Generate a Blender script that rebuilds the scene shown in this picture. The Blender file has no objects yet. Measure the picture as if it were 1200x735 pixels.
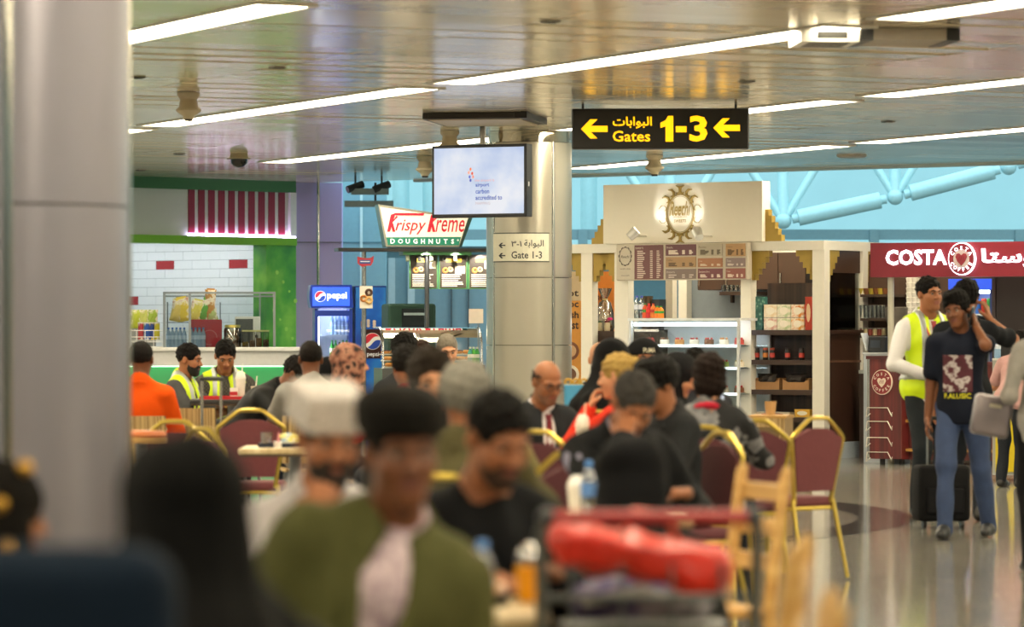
import bpy, bmesh, math, random
import numpy as np
from mathutils import Vector, Matrix, Euler
random.seed(7)
SC = bpy.context.scene
COL = SC.collection
R = math.radians
# ------------------------------------------------------------------ camera, world, exposure
F, CX, HY, CH = 4500.0, 600.0, 390.0, 1.41          # focal length in pixels, principal column, horizon row, camera height
cam = bpy.data.cameras.new('camera')
cam.sensor_width = 36.0
cam.lens = F * 36.0 / 1200.0
cam.shift_y = (HY - 367.5) / 1200.0
cam.clip_end = 300
cam.dof.use_dof = True
cam.dof.focus_distance = 41.0
cam.dof.aperture_fstop = 3.0
co = bpy.data.objects.new('camera', cam)
co.location = (0, 0, CH); co.rotation_euler = (R(90), 0, 0)
COL.objects.link(co); SC.camera = co
SC.view_settings.view_transform = 'Standard'
SC.view_settings.look = 'None'
SC.view_settings.gamma = 1.0
SC.view_settings.use_curve_mapping = False
SC.view_settings.exposure = -0.1
wd = bpy.data.worlds.new('daylight'); SC.world = wd
wd.use_nodes = True
wd.node_tree.nodes['Background'].inputs[0].default_value = (0.60, 0.90, 0.98, 1)
wd.node_tree.nodes['Background'].inputs[1].default_value = 2.6
STRIP = 30.0                                         # fluorescent strips, emission strength
# ------------------------------------------------------------------ materials
def lin(c):
    if isinstance(c, str):
        c = [int(c[i:i+2], 16) / 255 for i in (0, 2, 4)]
        c = [x / 12.92 if x <= .04045 else ((x + .055) / 1.055) ** 2.4 for x in c]
    return (c[0], c[1], c[2], 1)
MATS = {}
def M(hexc, rough=.6, metal=0, var=.08, scale=18, emit=0, bump=0, spec=.5, alpha=1, trans=0, coat=0, bscale=None):
    key = (str(hexc), rough, metal, var, scale, emit, bump, spec, alpha, trans, coat, bscale)
    if key in MATS: return MATS[key]
    m = bpy.data.materials.new('mat_' + str(len(MATS))); m.use_nodes = True
    nt = m.node_tree; b = nt.nodes['Principled BSDF']; c = lin(hexc)
    b.inputs['Roughness'].default_value = rough; b.inputs['Metallic'].default_value = metal
    b.inputs['Specular IOR Level'].default_value = spec; b.inputs['Coat Weight'].default_value = coat
    tc = nt.nodes.new('ShaderNodeTexCoord')
    nz = nt.nodes.new('ShaderNodeTexNoise'); nz.inputs['Scale'].default_value = scale; nz.inputs['Detail'].default_value = 3
    nt.links.new(tc.outputs['Object'], nz.inputs['Vector'])
    mx = nt.nodes.new('ShaderNodeMixRGB')
    mx.inputs[1].default_value = tuple(x * (1 - var) for x in c[:3]) + (1,)
    mx.inputs[2].default_value = tuple(min(1, x * (1 + var)) for x in c[:3]) + (1,)
    nt.links.new(nz.outputs['Fac'], mx.inputs[0]); nt.links.new(mx.outputs[0], b.inputs['Base Color'])
    if emit:
        b.inputs['Emission Strength'].default_value = emit
        nt.links.new(mx.outputs[0], b.inputs['Emission Color'])
    if bump:
        bp = nt.nodes.new('ShaderNodeBump'); bp.inputs['Strength'].default_value = bump; bp.inputs['Distance'].default_value = .01
        n2 = nz
        if bscale:
            n2 = nt.nodes.new('ShaderNodeTexNoise'); n2.inputs['Scale'].default_value = bscale; nt.links.new(tc.outputs['Object'], n2.inputs['Vector'])
        nt.links.new(n2.outputs['Fac'], bp.inputs['Height']); nt.links.new(bp.outputs[0], b.inputs['Normal'])
    if trans: b.inputs['Transmission Weight'].default_value = trans; b.inputs['IOR'].default_value = 1.33
    if alpha < 1: b.inputs['Alpha'].default_value = alpha
    MATS[key] = m; return m
def Mpat(name, kind, cols, scale=10, rough=.6, axis='X', stops=None):
    """procedural pattern: stripes, noise blotches, voronoi or checks between a list of colours"""
    m = bpy.data.materials.new(name); m.use_nodes = True; nt = m.node_tree; b = nt.nodes['Principled BSDF']
    b.inputs['Roughness'].default_value = rough
    tc = nt.nodes.new('ShaderNodeTexCoord'); rp = nt.nodes.new('ShaderNodeValToRGB')
    if kind == 'stripe':
        t = nt.nodes.new('ShaderNodeTexNoise'); mp = nt.nodes.new('ShaderNodeMapping')
        sc = {'X': (scale, .15, .15), 'Y': (.15, scale, .15), 'Z': (.15, .15, scale)}[axis]
        mp.inputs['Scale'].default_value = sc
        nt.links.new(tc.outputs['Object'], mp.inputs['Vector']); nt.links.new(mp.outputs[0], t.inputs['Vector'])
        t.inputs['Scale'].default_value = 1; t.inputs['Detail'].default_value = 2; out = t.outputs['Fac']
    elif kind == 'noise':
        t = nt.nodes.new('ShaderNodeTexNoise'); t.inputs['Scale'].default_value = scale; t.inputs['Detail'].default_value = 4
        nt.links.new(tc.outputs['Object'], t.inputs['Vector']); out = t.outputs['Fac']
    elif kind == 'voronoi':
        t = nt.nodes.new('ShaderNodeTexVoronoi'); t.inputs['Scale'].default_value = scale
        nt.links.new(tc.outputs['Object'], t.inputs['Vector']); out = t.outputs['Distance']
    else:
        t = nt.nodes.new('ShaderNodeTexChecker'); t.inputs['Scale'].default_value = scale
        nt.links.new(tc.outputs['Object'], t.inputs['Vector']); out = t.outputs['Fac']
    nt.links.new(out, rp.inputs[0]); nt.links.new(rp.outputs[0], b.inputs['Base Color'])
    n = len(cols); stops = stops or [.35 + .3 * i / max(1, n - 1) for i in range(n)]
    if kind == 'check': stops = [0, 1]
    while len(rp.color_ramp.elements) < n: rp.color_ramp.elements.new(.5)
    for e, c, s in zip(rp.color_ramp.elements, cols, stops): e.position = s; e.color = lin(c)
    return m
def glass(tint='f4f8f8', rough=.02, a=.03):
    key = ('glass', tint, rough, a)
    if key in MATS: return MATS[key]
    m = bpy.data.materials.new('clear_glass'); m.use_nodes = True; nt = m.node_tree
    out = nt.nodes['Material Output']; g = nt.nodes.new('ShaderNodeBsdfGlossy'); t = nt.nodes.new('ShaderNodeBsdfTransparent')
    mx = nt.nodes.new('ShaderNodeMixShader'); fr = nt.nodes.new('ShaderNodeFresnel'); fr.inputs[0].default_value = 1.45
    ad = nt.nodes.new('ShaderNodeMath'); ad.inputs[1].default_value = a; nt.links.new(fr.outputs[0], ad.inputs[0])
    g.inputs['Roughness'].default_value = rough; t.inputs[0].default_value = lin(tint)
    nt.links.new(ad.outputs[0], mx.inputs[0]); nt.links.new(t.outputs[0], mx.inputs[1]); nt.links.new(g.outputs[0], mx.inputs[2])
    nt.links.new(mx.outputs[0], out.inputs['Surface'])
    MATS[key] = m; return m
# ------------------------------------------------------------------ objects and tags
def tag(o, label=None, cat=None, group=None, kind=None):
    if label: o['label'] = label
    if cat: o['category'] = cat
    if group: o['group'] = group
    if kind: o['kind'] = kind
    return o
def link(name, data, parent=None, loc=None, rot=None):
    o = bpy.data.objects.new(name, data); COL.objects.link(o)
    if parent is not None: o.parent = parent
    if loc is not None: o.location = loc
    if rot is not None: o.rotation_euler = rot
    return o
def thing(name, label, cat, loc=(0, 0, 0), rz=0, group=None):
    return tag(link(name, None, None, loc, (0, 0, rz)), label, cat, group)
def copy_tree(o, parent=None):
    c = o.copy(); COL.objects.link(c); c.parent = parent
    for ch in o.children: copy_tree(ch, c)
    return c
def W(px, py, Y): return Vector(((px - CX) / F * Y, Y, CH + (HY - py) / F * Y))
def XY(px, Y, z=0): return Vector(((px - CX) / F * Y, Y, z))
class Fr:
    """a vertical frame: X runs along a front, Y goes inward, origin on the floor"""
    def __init__(s, px, Y, deg):
        s.C = XY(px, Y); s.a = R(deg); s.c = math.cos(s.a); s.s = math.sin(s.a)
    def u(s, px, v=0):
        k = (px - CX) / F
        return (k * (s.C.y + v * s.c) - s.C.x + v * s.s) / (s.c - k * s.s)
    def z(s, px, py, v=0):
        return CH + (HY - py) / F * (s.C.y + s.u(px, v) * s.s + v * s.c)
    def at(s, u, v=0, z=0): return Vector((s.C.x + u * s.c - v * s.s, s.C.y + u * s.s + v * s.c, z))
    def thing(s, name, label, cat, u, v=0, z=0, group=None, rz=0):
        return thing(name, label, cat, s.at(u, v, z), s.a + rz, group)
class MB:
    def __init__(s): s.v = []; s.f = []
    def add(s, vs, fs):
        n = len(s.v); s.v += [tuple(p) for p in vs]; s.f += [tuple(i + n for i in f) for f in fs]; return s
    def box(s, x0, x1, y0, y1, z0, z1):
        return s.add([(x0,y0,z0),(x1,y0,z0),(x1,y1,z0),(x0,y1,z0),(x0,y0,z1),(x1,y0,z1),(x1,y1,z1),(x0,y1,z1)],
                     [(0,3,2,1),(4,5,6,7),(0,1,5,4),(1,2,6,5),(2,3,7,6),(3,0,4,7)])
    def rbox(s, x0, x1, y0, y1, z0, z1, r=.01, seg=2):
        bm = bmesh.new(); bmesh.ops.create_cube(bm, size=1)
        for v in bm.verts: v.co = Vector(((x0+x1)/2 + v.co.x*(x1-x0), (y0+y1)/2 + v.co.y*(y1-y0), (z0+z1)/2 + v.co.z*(z1-z0)))
        bmesh.ops.bevel(bm, geom=bm.edges[:], offset=r, segments=seg, affect='EDGES', profile=.5)
        bm.verts.index_update(); s.add([v.co[:] for v in bm.verts], [[v.index for v in f.verts] for f in bm.faces]); bm.free(); return s
    def prism(s, pts, y0, y1):                      # outline in XZ, extruded along Y
        n = len(pts); a = sum(pts[i][0]*pts[(i+1)%n][1] - pts[(i+1)%n][0]*pts[i][1] for i in range(n))
        if a < 0: pts = pts[::-1]
        s.add([(x, y0, z) for x, z in pts] + [(x, y1, z) for x, z in pts],
              [tuple(range(n)), tuple(range(2*n-1, n-1, -1))] + [(i, i+n, (i+1)%n+n, (i+1)%n) for i in range(n)]); return s
    def flat(s, pts, z0, z1):                       # outline in XY, extruded along Z
        n = len(pts); a = sum(pts[i][0]*pts[(i+1)%n][1] - pts[(i+1)%n][0]*pts[i][1] for i in range(n))
        if a < 0: pts = pts[::-1]
        s.add([(x, y, z0) for x, y in pts] + [(x, y, z1) for x, y in pts],
              [tuple(range(n-1, -1, -1)), tuple(range(n, 2*n))] + [(i, (i+1)%n, (i+1)%n+n, i+n) for i in range(n)]); return s
    def lathe(s, prof, c=(0,0,0), n=16, sx=1, sy=1):
        vs = []; fs = []
        for r, z in prof:
            for i in range(n):
                t = 2*math.pi*i/n; vs.append((c[0]+r*sx*math.cos(t), c[1]+r*sy*math.sin(t), c[2]+z))
        for k in range(len(prof)-1):
            for i in range(n):
                j = (i+1) % n; fs.append((k*n+i, k*n+j, (k+1)*n+j, (k+1)*n+i))
        fs.append(tuple(range(n-1, -1, -1))); fs.append(tuple((len(prof)-1)*n+i for i in range(n))); return s.add(vs, fs)
    def tube(s, path, r, n=8, closed=False):
        P = [Vector(p) for p in path]; m = len(P); vs = []; fs = []; up = None
        for i, p in enumerate(P):
            if closed: d = P[(i+1) % m] - P[i-1]
            else: d = P[min(i+1, m-1)] - P[max(i-1, 0)]
            d.normalize()
            if up is None:
                up = Vector((0,0,1)) if abs(d.z) < .9 else Vector((1,0,0))
            a = d.cross(up); a.normalize(); b = a.cross(d); b.normalize(); up = b
            rr = r[i] if isinstance(r, (list, tuple)) else r
            for k in range(n):
                t = 2*math.pi*k/n; q = p + a*(rr*math.cos(t)) + b*(rr*math.sin(t)); vs.append(q[:])
        for i in range(m if closed else m-1):
            for k in range(n):
                j = (k+1) % n; i2 = (i+1) % m; fs.append((i*n+k, i2*n+k, i2*n+j, i*n+j)[::-1])
        if not closed: fs.append(tuple(range(n))); fs.append(tuple((m-1)*n+k for k in range(n-1, -1, -1)))
        return s.add(vs, fs)
    def sph(s, c, r, n=12, m=8):
        r = (r, r, r) if not isinstance(r, (tuple, list)) else r; vs = [(c[0], c[1], c[2]-r[2])]; fs = []
        for i in range(1, m):
            a = math.pi*i/m
            for k in range(n):
                t = 2*math.pi*k/n; vs.append((c[0]+r[0]*math.sin(a)*math.cos(t), c[1]+r[1]*math.sin(a)*math.sin(t), c[2]-r[2]*math.cos(a)))
        vs.append((c[0], c[1], c[2]+r[2])); L = len(vs)-1
        for k in range(n):
            j = (k+1) % n; fs.append((0, 1+j, 1+k)); fs.append((L, L-n+k, L-n+j))
            for i in range(m-2): fs.append((1+i*n+k, 1+i*n+j, 1+(i+1)*n+j, 1+(i+1)*n+k))
        return s.add(vs, fs)
    def mesh(s, name, mat, smooth=False):
        me = bpy.data.meshes.new(name); me.from_pydata(s.v, [], s.f); me.materials.append(mat)
        if smooth:
            me.polygons.foreach_set('use_smooth', [True]*len(me.polygons)); me.set_sharp_from_angle(angle=R(42))
        return me
    def build(s, name, mat, parent=None, loc=None, rot=None, smooth=False):
        return link(name, s.mesh(name, mat, smooth), parent, loc, rot)
def B(*a): return MB().box(*a)
def RB(*a, **k): return MB().rbox(*a, **k)
def pillow(w, h, t, n=7, puff=.5, seed=0):          # soft sachet standing in XZ, front towards -Y
    rnd = random.Random(seed); vs = []; fs = []
    for side in (-1, 1):
        for i in range(n+1):
            for j in range(n+1):
                a = i/n; b = j/n; e = (max(0, (1-(2*a-1)**2)*(1-(2*b-1)**2)))**puff
                pin = 1 - .10*math.sin(math.pi*b)*abs(2*a-1)
                vs.append(((a-.5)*w*pin, side*t/2*e*(1+rnd.uniform(-.18, .18)), b*h))
    m = (n+1)**2
    for i in range(n):
        for j in range(n):
            q = (i*(n+1)+j, (i+1)*(n+1)+j, (i+1)*(n+1)+j+1, i*(n+1)+j+1)
            fs.append(q); fs.append(tuple(m+k for k in q[::-1]))
    return MB().add(vs, fs)
# ------------------------------------------------------------------ lettering
def text_mesh(s, mat, bold=0, depth=.004, shear=0, res=2, space=1):
    c = bpy.data.curves.new('lettering', 'FONT'); c.body = s; c.resolution_u = res; c.offset = bold; c.shear = shear; c.space_character = space
    o = bpy.data.objects.new('lettering', c); COL.objects.link(o)
    m = bpy.data.meshes.new_from_object(o); bpy.data.objects.remove(o); bpy.data.curves.remove(c)
    return m
def text(s, mat, parent, x, z, w=None, h=None, y=0, bold=.01, shear=0, depth=.004, name='lettering', align='L', space=1, rot=0):
    """flat lettering in the parent's XZ plane facing -Y; x, z is the lower left corner, w and h the size"""
    m = text_mesh(s, mat, bold, shear=shear, space=space); n = len(m.vertices)
    co = np.empty(n*3, 'f'); m.vertices.foreach_get('co', co); co = co.reshape(-1, 3)
    lo = co.min(0); hi = co.max(0); sz = np.maximum(hi-lo, 1e-6)
    sx = w/sz[0] if w else None; sy = h/sz[1] if h else None
    if sx is None: sx = sy
    if sy is None: sy = sx
    out = np.zeros_like(co); out[:, 0] = (co[:, 0]-lo[0])*sx; out[:, 2] = (co[:, 1]-lo[1])*sy
    if align == 'C': out[:, 0] -= sz[0]*sx/2; out[:, 2] -= sz[1]*sy/2
    if rot:
        c_, s_ = math.cos(rot), math.sin(rot); X = out[:, 0].copy(); Z = out[:, 2].copy(); out[:, 0] = X*c_-Z*s_; out[:, 2] = X*s_+Z*c_
    out[:, 0] += x; out[:, 2] += z; out[:, 1] = y
    m.vertices.foreach_set('co', out.ravel()); m.update(); m.materials.clear(); m.materials.append(mat)
    return link(name, m, parent)
def arc_text(s, mat, parent, cx, cz, r, a0, a1, h, y, name='lettering'):
    for i, ch in enumerate(s):
        if ch == ' ': continue
        a = a0 + (a1-a0)*i/(len(s)-1)
        up = a1 < a0
        text(ch, mat, parent, cx+r*math.cos(a), cz+r*math.sin(a), h=h, y=y, bold=.03, align='C', rot=a-math.pi/2 if up else a+math.pi/2, name=name)
def ring_pts(cx, cz, rx, rz, n=28): return [(cx+rx*math.cos(2*math.pi*i/n), cz+rz*math.sin(2*math.pi*i/n)) for i in range(n)]
# ------------------------------------------------------------------ implicit bodies: smooth unions turned into one surface
class SDF:
    def __init__(s, vox): s.vox = vox; s.p = []
    def _add(s, lo, hi, fn, k, op): s.p.append((np.array(lo, float), np.array(hi, float), fn, k, op)); return s
    def cap(s, a, b, ra, rb=None, k=.02, op=1):
        a = np.array(a, float); b = np.array(b, float); rb = ra if rb is None else rb; m = max(ra, rb)
        ab = b-a; L = max(1e-9, ab @ ab)
        def fn(P):
            t = np.clip(((P-a) @ ab)/L, 0, 1); q = P-a-t[..., None]*ab
            return np.sqrt((q*q).sum(-1)) - (ra+(rb-ra)*t)
        return s._add(np.minimum(a, b)-m, np.maximum(a, b)+m, fn, k, op)
    def ell(s, c, r, Rm=None, k=.02, op=1):
        c = np.array(c, float); r = np.array(r, float); Rm = np.eye(3) if Rm is None else np.array(Rm, float)
        ext = np.sqrt(((Rm*r)**2).sum(1))
        def fn(P):
            q = (P-c) @ Rm; k0 = np.sqrt(((q/r)**2).sum(-1)); k1 = np.sqrt(((q/(r*r))**2).sum(-1))
            return k0*(k0-1)/np.maximum(k1, 1e-6)
        return s._add(c-ext, c+ext, fn, k, op)
    def rbx(s, c, hsize, Rm=None, rad=.01, k=.01, op=1):
        c = np.array(c, float); hs = np.array(hsize, float); Rm = np.eye(3) if Rm is None else np.array(Rm, float)
        ext = (np.abs(Rm)*hs).sum(1)
        def fn(P):
            q = np.abs((P-c) @ Rm)-hs+rad
            return np.sqrt((np.maximum(q, 0)**2).sum(-1)) + np.minimum(q.max(-1), 0) - rad
        return s._add(c-ext, c+ext, fn, k, op)
    def mesh(s, warp=None):
        v = s.vox; pos = [p for p in s.p if p[4] == 1]
        lo = np.min([p[0] for p in pos], 0)-3*v; hi = np.max([p[1] for p in pos], 0)+3*v
        n = np.ceil((hi-lo)/v).astype(int)+1
        g = np.full(n, .08); ax = [lo[i]+v*np.arange(n[i]) for i in range(3)]
        for a, b, fn, k, op in s.p:
            pad = k+2.5*v
            i0 = np.clip(np.floor((a-pad-lo)/v).astype(int), 0, n-1); i1 = np.clip(np.ceil((b+pad-lo)/v).astype(int)+1, 1, n)
            if (i1 <= i0).any(): continue
            sl = tuple(slice(i0[i], i1[i]) for i in range(3))
            P = np.stack(np.meshgrid(*[ax[i][sl[i]] for i in range(3)], indexing='ij'), -1)
            d = fn(P); q = g[sl]
            if op == 1:
                h = np.maximum(k-np.abs(q-d), 0)/k; g[sl] = np.minimum(q, d)-h*h*k*.25
            elif op == -1:
                d = -d; h = np.maximum(k-np.abs(q-d), 0)/k; g[sl] = np.maximum(q, d)+h*h*k*.25
        if warp is not None:
            P = np.stack(np.meshgrid(*ax, indexing='ij'), -1); g = g+np.where(np.abs(g) < .05, warp(P), 0)
        return nets(g, lo, v)
def nets(g, lo, v):
    s = g < 0; c = {}
    def cor(a, i, j, k): return a[i:a.shape[0]-1+i, j:a.shape[1]-1+j, k:a.shape[2]-1+k]
    cnt = sum(cor(s, i, j, k).astype(np.int8) for i in (0,1) for j in (0,1) for k in (0,1))
    act = (cnt > 0) & (cnt < 8); idx = np.argwhere(act); N = len(idx)
    acc = np.zeros((N, 3)); num = np.zeros(N); I = idx
    val = {(i,j,k): g[I[:,0]+i, I[:,1]+j, I[:,2]+k] for i in (0,1) for j in (0,1) for k in (0,1)}
    for a in val:
        for d in range(3):
            if a[d]: continue
            b = list(a); b[d] = 1; b = tuple(b); va, vb = val[a], val[b]; x = (va < 0) != (vb < 0)
            t = np.where(x, va/np.where(x, va-vb, 1), 0); p = np.tile(np.array(a, float), (N, 1)); p[:, d] += t
            acc[x] += p[x]; num[x] += 1
    V = lo+v*(idx+acc/num[:, None]); ids = np.full(act.shape, -1, int); ids[act] = np.arange(N); Q = []
    for d in range(3):
        e1, e2 = (d+1) % 3, (d+2) % 3
        sl0 = [slice(None)]*3; sl1 = [slice(None)]*3; sl0[d] = slice(0, -1); sl1[d] = slice(1, None)
        a, b = s[tuple(sl0)], s[tuple(sl1)]; ed = np.argwhere(a != b)
        ok = (ed[:, e1] > 0) & (ed[:, e2] > 0) & (ed[:, e1] < s.shape[e1]-1) & (ed[:, e2] < s.shape[e2]-1); ed = ed[ok]
        def cell(o1, o2):
            q = ed.copy(); q[:, e1] -= o1; q[:, e2] -= o2; return ids[q[:, 0], q[:, 1], q[:, 2]]
        f = np.stack([cell(1,1), cell(0,1), cell(0,0), cell(1,0)], 1); inside = a[ed[:, 0], ed[:, 1], ed[:, 2]]
        f[~inside] = f[~inside][:, ::-1]; Q.append(f)
    return V, np.concatenate(Q)
def qmesh(name, parts, mats):
    """parts: list of (V, Q, material index) joined into one mesh"""
    V = np.concatenate([p[0] for p in parts]); off = 0; Qs = []; mi = []
    for v, q, m in parts: Qs.append(q+off); off += len(v); mi += [m]*len(q)
    Q = np.concatenate(Qs); me = bpy.data.meshes.new(name)
    me.vertices.add(len(V)); me.vertices.foreach_set('co', V.astype('f').ravel())
    me.loops.add(Q.size); me.loops.foreach_set('vertex_index', Q.astype('i').ravel())
    me.polygons.add(len(Q)); me.polygons.foreach_set('loop_start', np.arange(0, Q.size, 4, dtype='i'))
    me.polygons.foreach_set('use_smooth', np.ones(len(Q), bool)); me.polygons.foreach_set('material_index', np.array(mi, 'i'))
    for m in mats: me.materials.append(m)
    me.update(calc_edges=True); return me
# ------------------------------------------------------------------ people
def npa(*a): return np.array(a, float)
def rot(ax, d):
    a = R(d); c, s = math.cos(a), math.sin(a)
    return np.array({'x': [[1,0,0],[0,c,-s],[0,s,c]], 'y': [[c,0,s],[0,1,0],[-s,0,c]], 'z': [[c,-s,0],[s,c,0],[0,0,1]]}[ax])
def nrm(v): v = np.array(v, float); return v/max(1e-9, np.linalg.norm(v))
CACHE = {}
def folds(seed, amp=.006, f=26):
    r = np.random.RandomState(seed); ks = r.normal(size=(4, 3))*f*npa(1, 1, .55); ph = r.uniform(0, 6, 4)
    return lambda P: amp*sum(np.sin(P @ k+p) for k, p in zip(ks, ph))*.5
def head_mesh():
    if 'head' not in CACHE:
        s = SDF(.0058)
        s.ell((0,.015,.035), (.0765,.096,.087)).ell((0,-.030,-.045), (.060,.064,.074), k=.03)
        s.cap((-.012,-.070,-.100), (.012,-.070,-.100), .022, k=.03)
        for x in (-1, 1):
            s.ell((x*.038,-.052,-.028), (.028,.032,.034), k=.02)
            s.cap((x*.012,-.082,.022), (x*.045,-.070,.022), .012, k=.014)
            s.ell((x*.013,-.100,-.030), (.010,.011,.008), k=.008)
            s.ell((x*.078,.012,-.006), (.009,.019,.031), rot('z', x*-18), k=.008)
            s.ell((x*.031,-.098,.003), (.017,.015,.0085), k=.010, op=-1)
            s.ell((x*.088,.006,-.002), (.006,.010,.016), k=.006, op=-1)
        s.cap((0,-.084,.014), (0,-.111,-.026), .008, .0125, k=.012)
        s.cap((-.017,-.086,-.055), (.017,-.086,-.055), .0085, k=.008).cap((-.014,-.084,-.066), (.014,-.084,-.066), .0095, k=.008)
        s.cap((-.02,-.099,-.0605), (.02,-.099,-.0605), .0035, k=.005, op=-1)
        s.cap((0,.018,-.05), (0,.022,-.16), .056, .058, k=.03)
        CACHE['head'] = s.mesh()
    return CACHE['head']
def hair_mesh(style):
    if style in CACHE: return CACHE[style]
    s = SDF(.0075); w = folds(5, .005, 170)
    if style in ('short', 'crew', 'thick'):
        if style == 'crew': w = folds(5, .0012, 170)
        t = {'short': .006, 'crew': .0035, 'thick': .016}[style]
        s.ell((0,.018,.040+t*.3), (.078+t,.098+t,.088+t))
        if style == 'thick': s.ell((0,-.05,.108), (.066,.05,.035), k=.03)
        s.ell((0,-.118,-.035), (.10,.085,.098), k=.012, op=-1).ell((0,-.018,-.135), (.14,.120,.088), k=.012, op=-1)
    elif style == 'bald_sides':
        s.ell((0,.02,.02), (.081,.100,.075)).ell((0,-.03,.125), (.075,.115,.085), k=.01, op=-1)
        s.ell((0,-.105,-.02), (.12,.108,.13), k=.012, op=-1).ell((0,-.012,-.135), (.14,.128,.10), k=.012, op=-1)
    elif style == 'bob':
        s.ell((0,.022,.035), (.094,.110,.100)).ell((0,.045,-.045), (.092,.078,.085), k=.03)
        s.ell((0,-.125,-.045), (.078,.095,.105), k=.015, op=-1)
    elif style == 'bun':
        s.ell((0,.020,.038), (.086,.104,.094)).ell((0,.105,.055), (.045,.042,.042), k=.015).ell((0,.05,-.02), (.070,.055,.06), k=.03)
        s.ell((0,-.120,-.035), (.095,.085,.100), k=.012, op=-1).ell((0,-.03,-.14), (.14,.12,.09), k=.012, op=-1)
    elif style == 'beard':
        w = folds(6, .002, 170)
        s.ell((0,-.032,-.052), (.066,.068,.072)).cap((-.014,-.074,-.104), (.014,-.074,-.104), .025, k=.03).cap((-.026,-.093,-.047), (.026,-.093,-.047), .008, k=.01)
        s.ell((0,-.03,.035), (.11,.12,.075), k=.01, op=-1).ell((0,-.105,-.060), (.022,.03,.009), k=.004, op=-1).ell((0,.055,-.06), (.12,.07,.12), k=.02, op=-1)
    elif style == 'stubble':
        w = folds(6, .001, 170)
        s.ell((0,-.031,-.050), (.0625,.0665,.073)).cap((-.012,-.071,-.101), (.012,-.071,-.101), .0235, k=.03).cap((-.02,-.089,-.045), (.02,-.089,-.045), .007, k=.01)
        s.ell((0,-.03,.030), (.11,.12,.065), k=.01, op=-1).ell((0,-.105,-.060), (.022,.03,.009), k=.004, op=-1).ell((0,.055,-.06), (.12,.07,.12), k=.02, op=-1)
    elif style == 'moustache':
        w = folds(6, .001, 170)
        s.cap((-.026,-.092,-.050), (0,-.101,-.044), .006, .008, k=.006).cap((.026,-.092,-.050), (0,-.101,-.044), .006, .008, k=.006)
    CACHE[style] = s.mesh(w); return CACHE[style]
def hat_mesh(style):
    key = 'hat_'+style
    if key in CACHE: return CACHE[key]
    s = SDF(.0065); w = None
    if style == 'kufi':
        s.rbx((0,.012,.085), (.092,.106,.058), None, .016, k=.02)
        for i in range(40): t = i*math.pi/20; s.ell((.0915*math.cos(t), .012+.1055*math.sin(t), .07+.03*(i % 2)), (.006,.006,.010), k=.006)
        s.rbx((0,.012,-.02), (.2,.2,.058), None, .002, k=.004, op=-1)
    elif style == 'cap_round':                       # soft round wool cap with a rolled rim
        s.ell((0,.012,.098), (.104,.118,.062)).ell((0,.012,.062), (.100,.114,.036), k=.02)
        s.rbx((0,.012,-.03), (.2,.2,.066), None, .002, k=.004, op=-1); w = folds(3, .004, 60)
    elif style == 'beanie':
        s.ell((0,.016,.045), (.088,.107,.098)).cap((-.03,.016,.03), (.03,.016,.03), .092, k=.02)
        s.rbx((0,-.05,-.075), (.2,.2,.10), rot('x', -12), .002, k=.006, op=-1)
    CACHE[key] = s.mesh(w); return CACHE[key]
def hand_mesh(curl, spread=0):
    key = ('hand', curl, spread)
    if key in CACHE: return CACHE[key]
    s = SDF(.0042); s.cap((-.02,0,0), (.015,0,0), .026, .027, k=.01)
    for y, L in ((.030,.074), (.010,.083), (-.010,.077), (-.029,.060)):
        s.cap((.01, y*.55, 0), (.086, y, 0), .014, .0115, k=.012)
        p = npa(.088, y, 0); a = R(curl*.35); yy = y*spread*3
        for i, fr in enumerate((.45, .31, .24)):
            q = p+npa(math.cos(a), yy, -math.sin(a))*L*fr
            s.cap(p, q, .0096-.0010*i, .0088-.0010*i, k=.004); p = q; a += R(curl*(.75 if i == 0 else .6))
    p = npa(.018, .026, -.006); q = p+npa(.030, .022, -.012); s.cap(p, q, .015, .012, k=.014)
    t = q+npa(.026, .010, -.010-.012*curl/60); s.cap(q, t, .0115, .0105, k=.006)
    u = t+npa(.022, -.002-.012*curl/60, -.010); s.cap(t, u, .0102, .008, k=.005)
    CACHE[key] = s.mesh(); return CACHE[key]
def ik(S, T, L1, L2, pole):
    d = T-S; D = np.linalg.norm(d); D2 = min(max(D, .08), (L1+L2)*.995); u = d/max(D, 1e-9); T = S+u*D2
    a = (L1*L1-L2*L2+D2*D2)/(2*D2); h = math.sqrt(max(0, L1*L1-a*a)); p = npa(*pole); p = nrm(p-(p @ u)*u)
    return S+u*a+p*h, T
ARMS = {  # wrist target for the left arm (x mirrored for the right), finger direction, palm normal, curl, elbow pole
    'table': ((.13,-.40,.80), None, (0,0,-1), 35, (.7,.4,-.6)),
    'lap': ((.12,-.30,.66), None, (0,0,-1), 30, (.6,.5,-.5)),
    'low': ((.20,-.20,.66), None, (0,0,-1), 30, (.4,.8,-.4)),
    'side': ((.245,.00,.80), (0,-.15,-1), (-1,0,0), 35, (.3,1,0)),
    'eat': ((.09,-.30,1.00), (-.3,.35,.6), (-.3,.9,-.3), 55, (.8,-.1,-1)),
    'chin': ((.07,-.22,1.00), (-.1,.15,1), (-.2,.9,.2), 60, (.5,-.5,-1)),
}
SKIN = {'l': 'c8906c', 'm': '966141', 'd': '6e432a', 'dd': '633a22'}
NP = [0]
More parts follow.
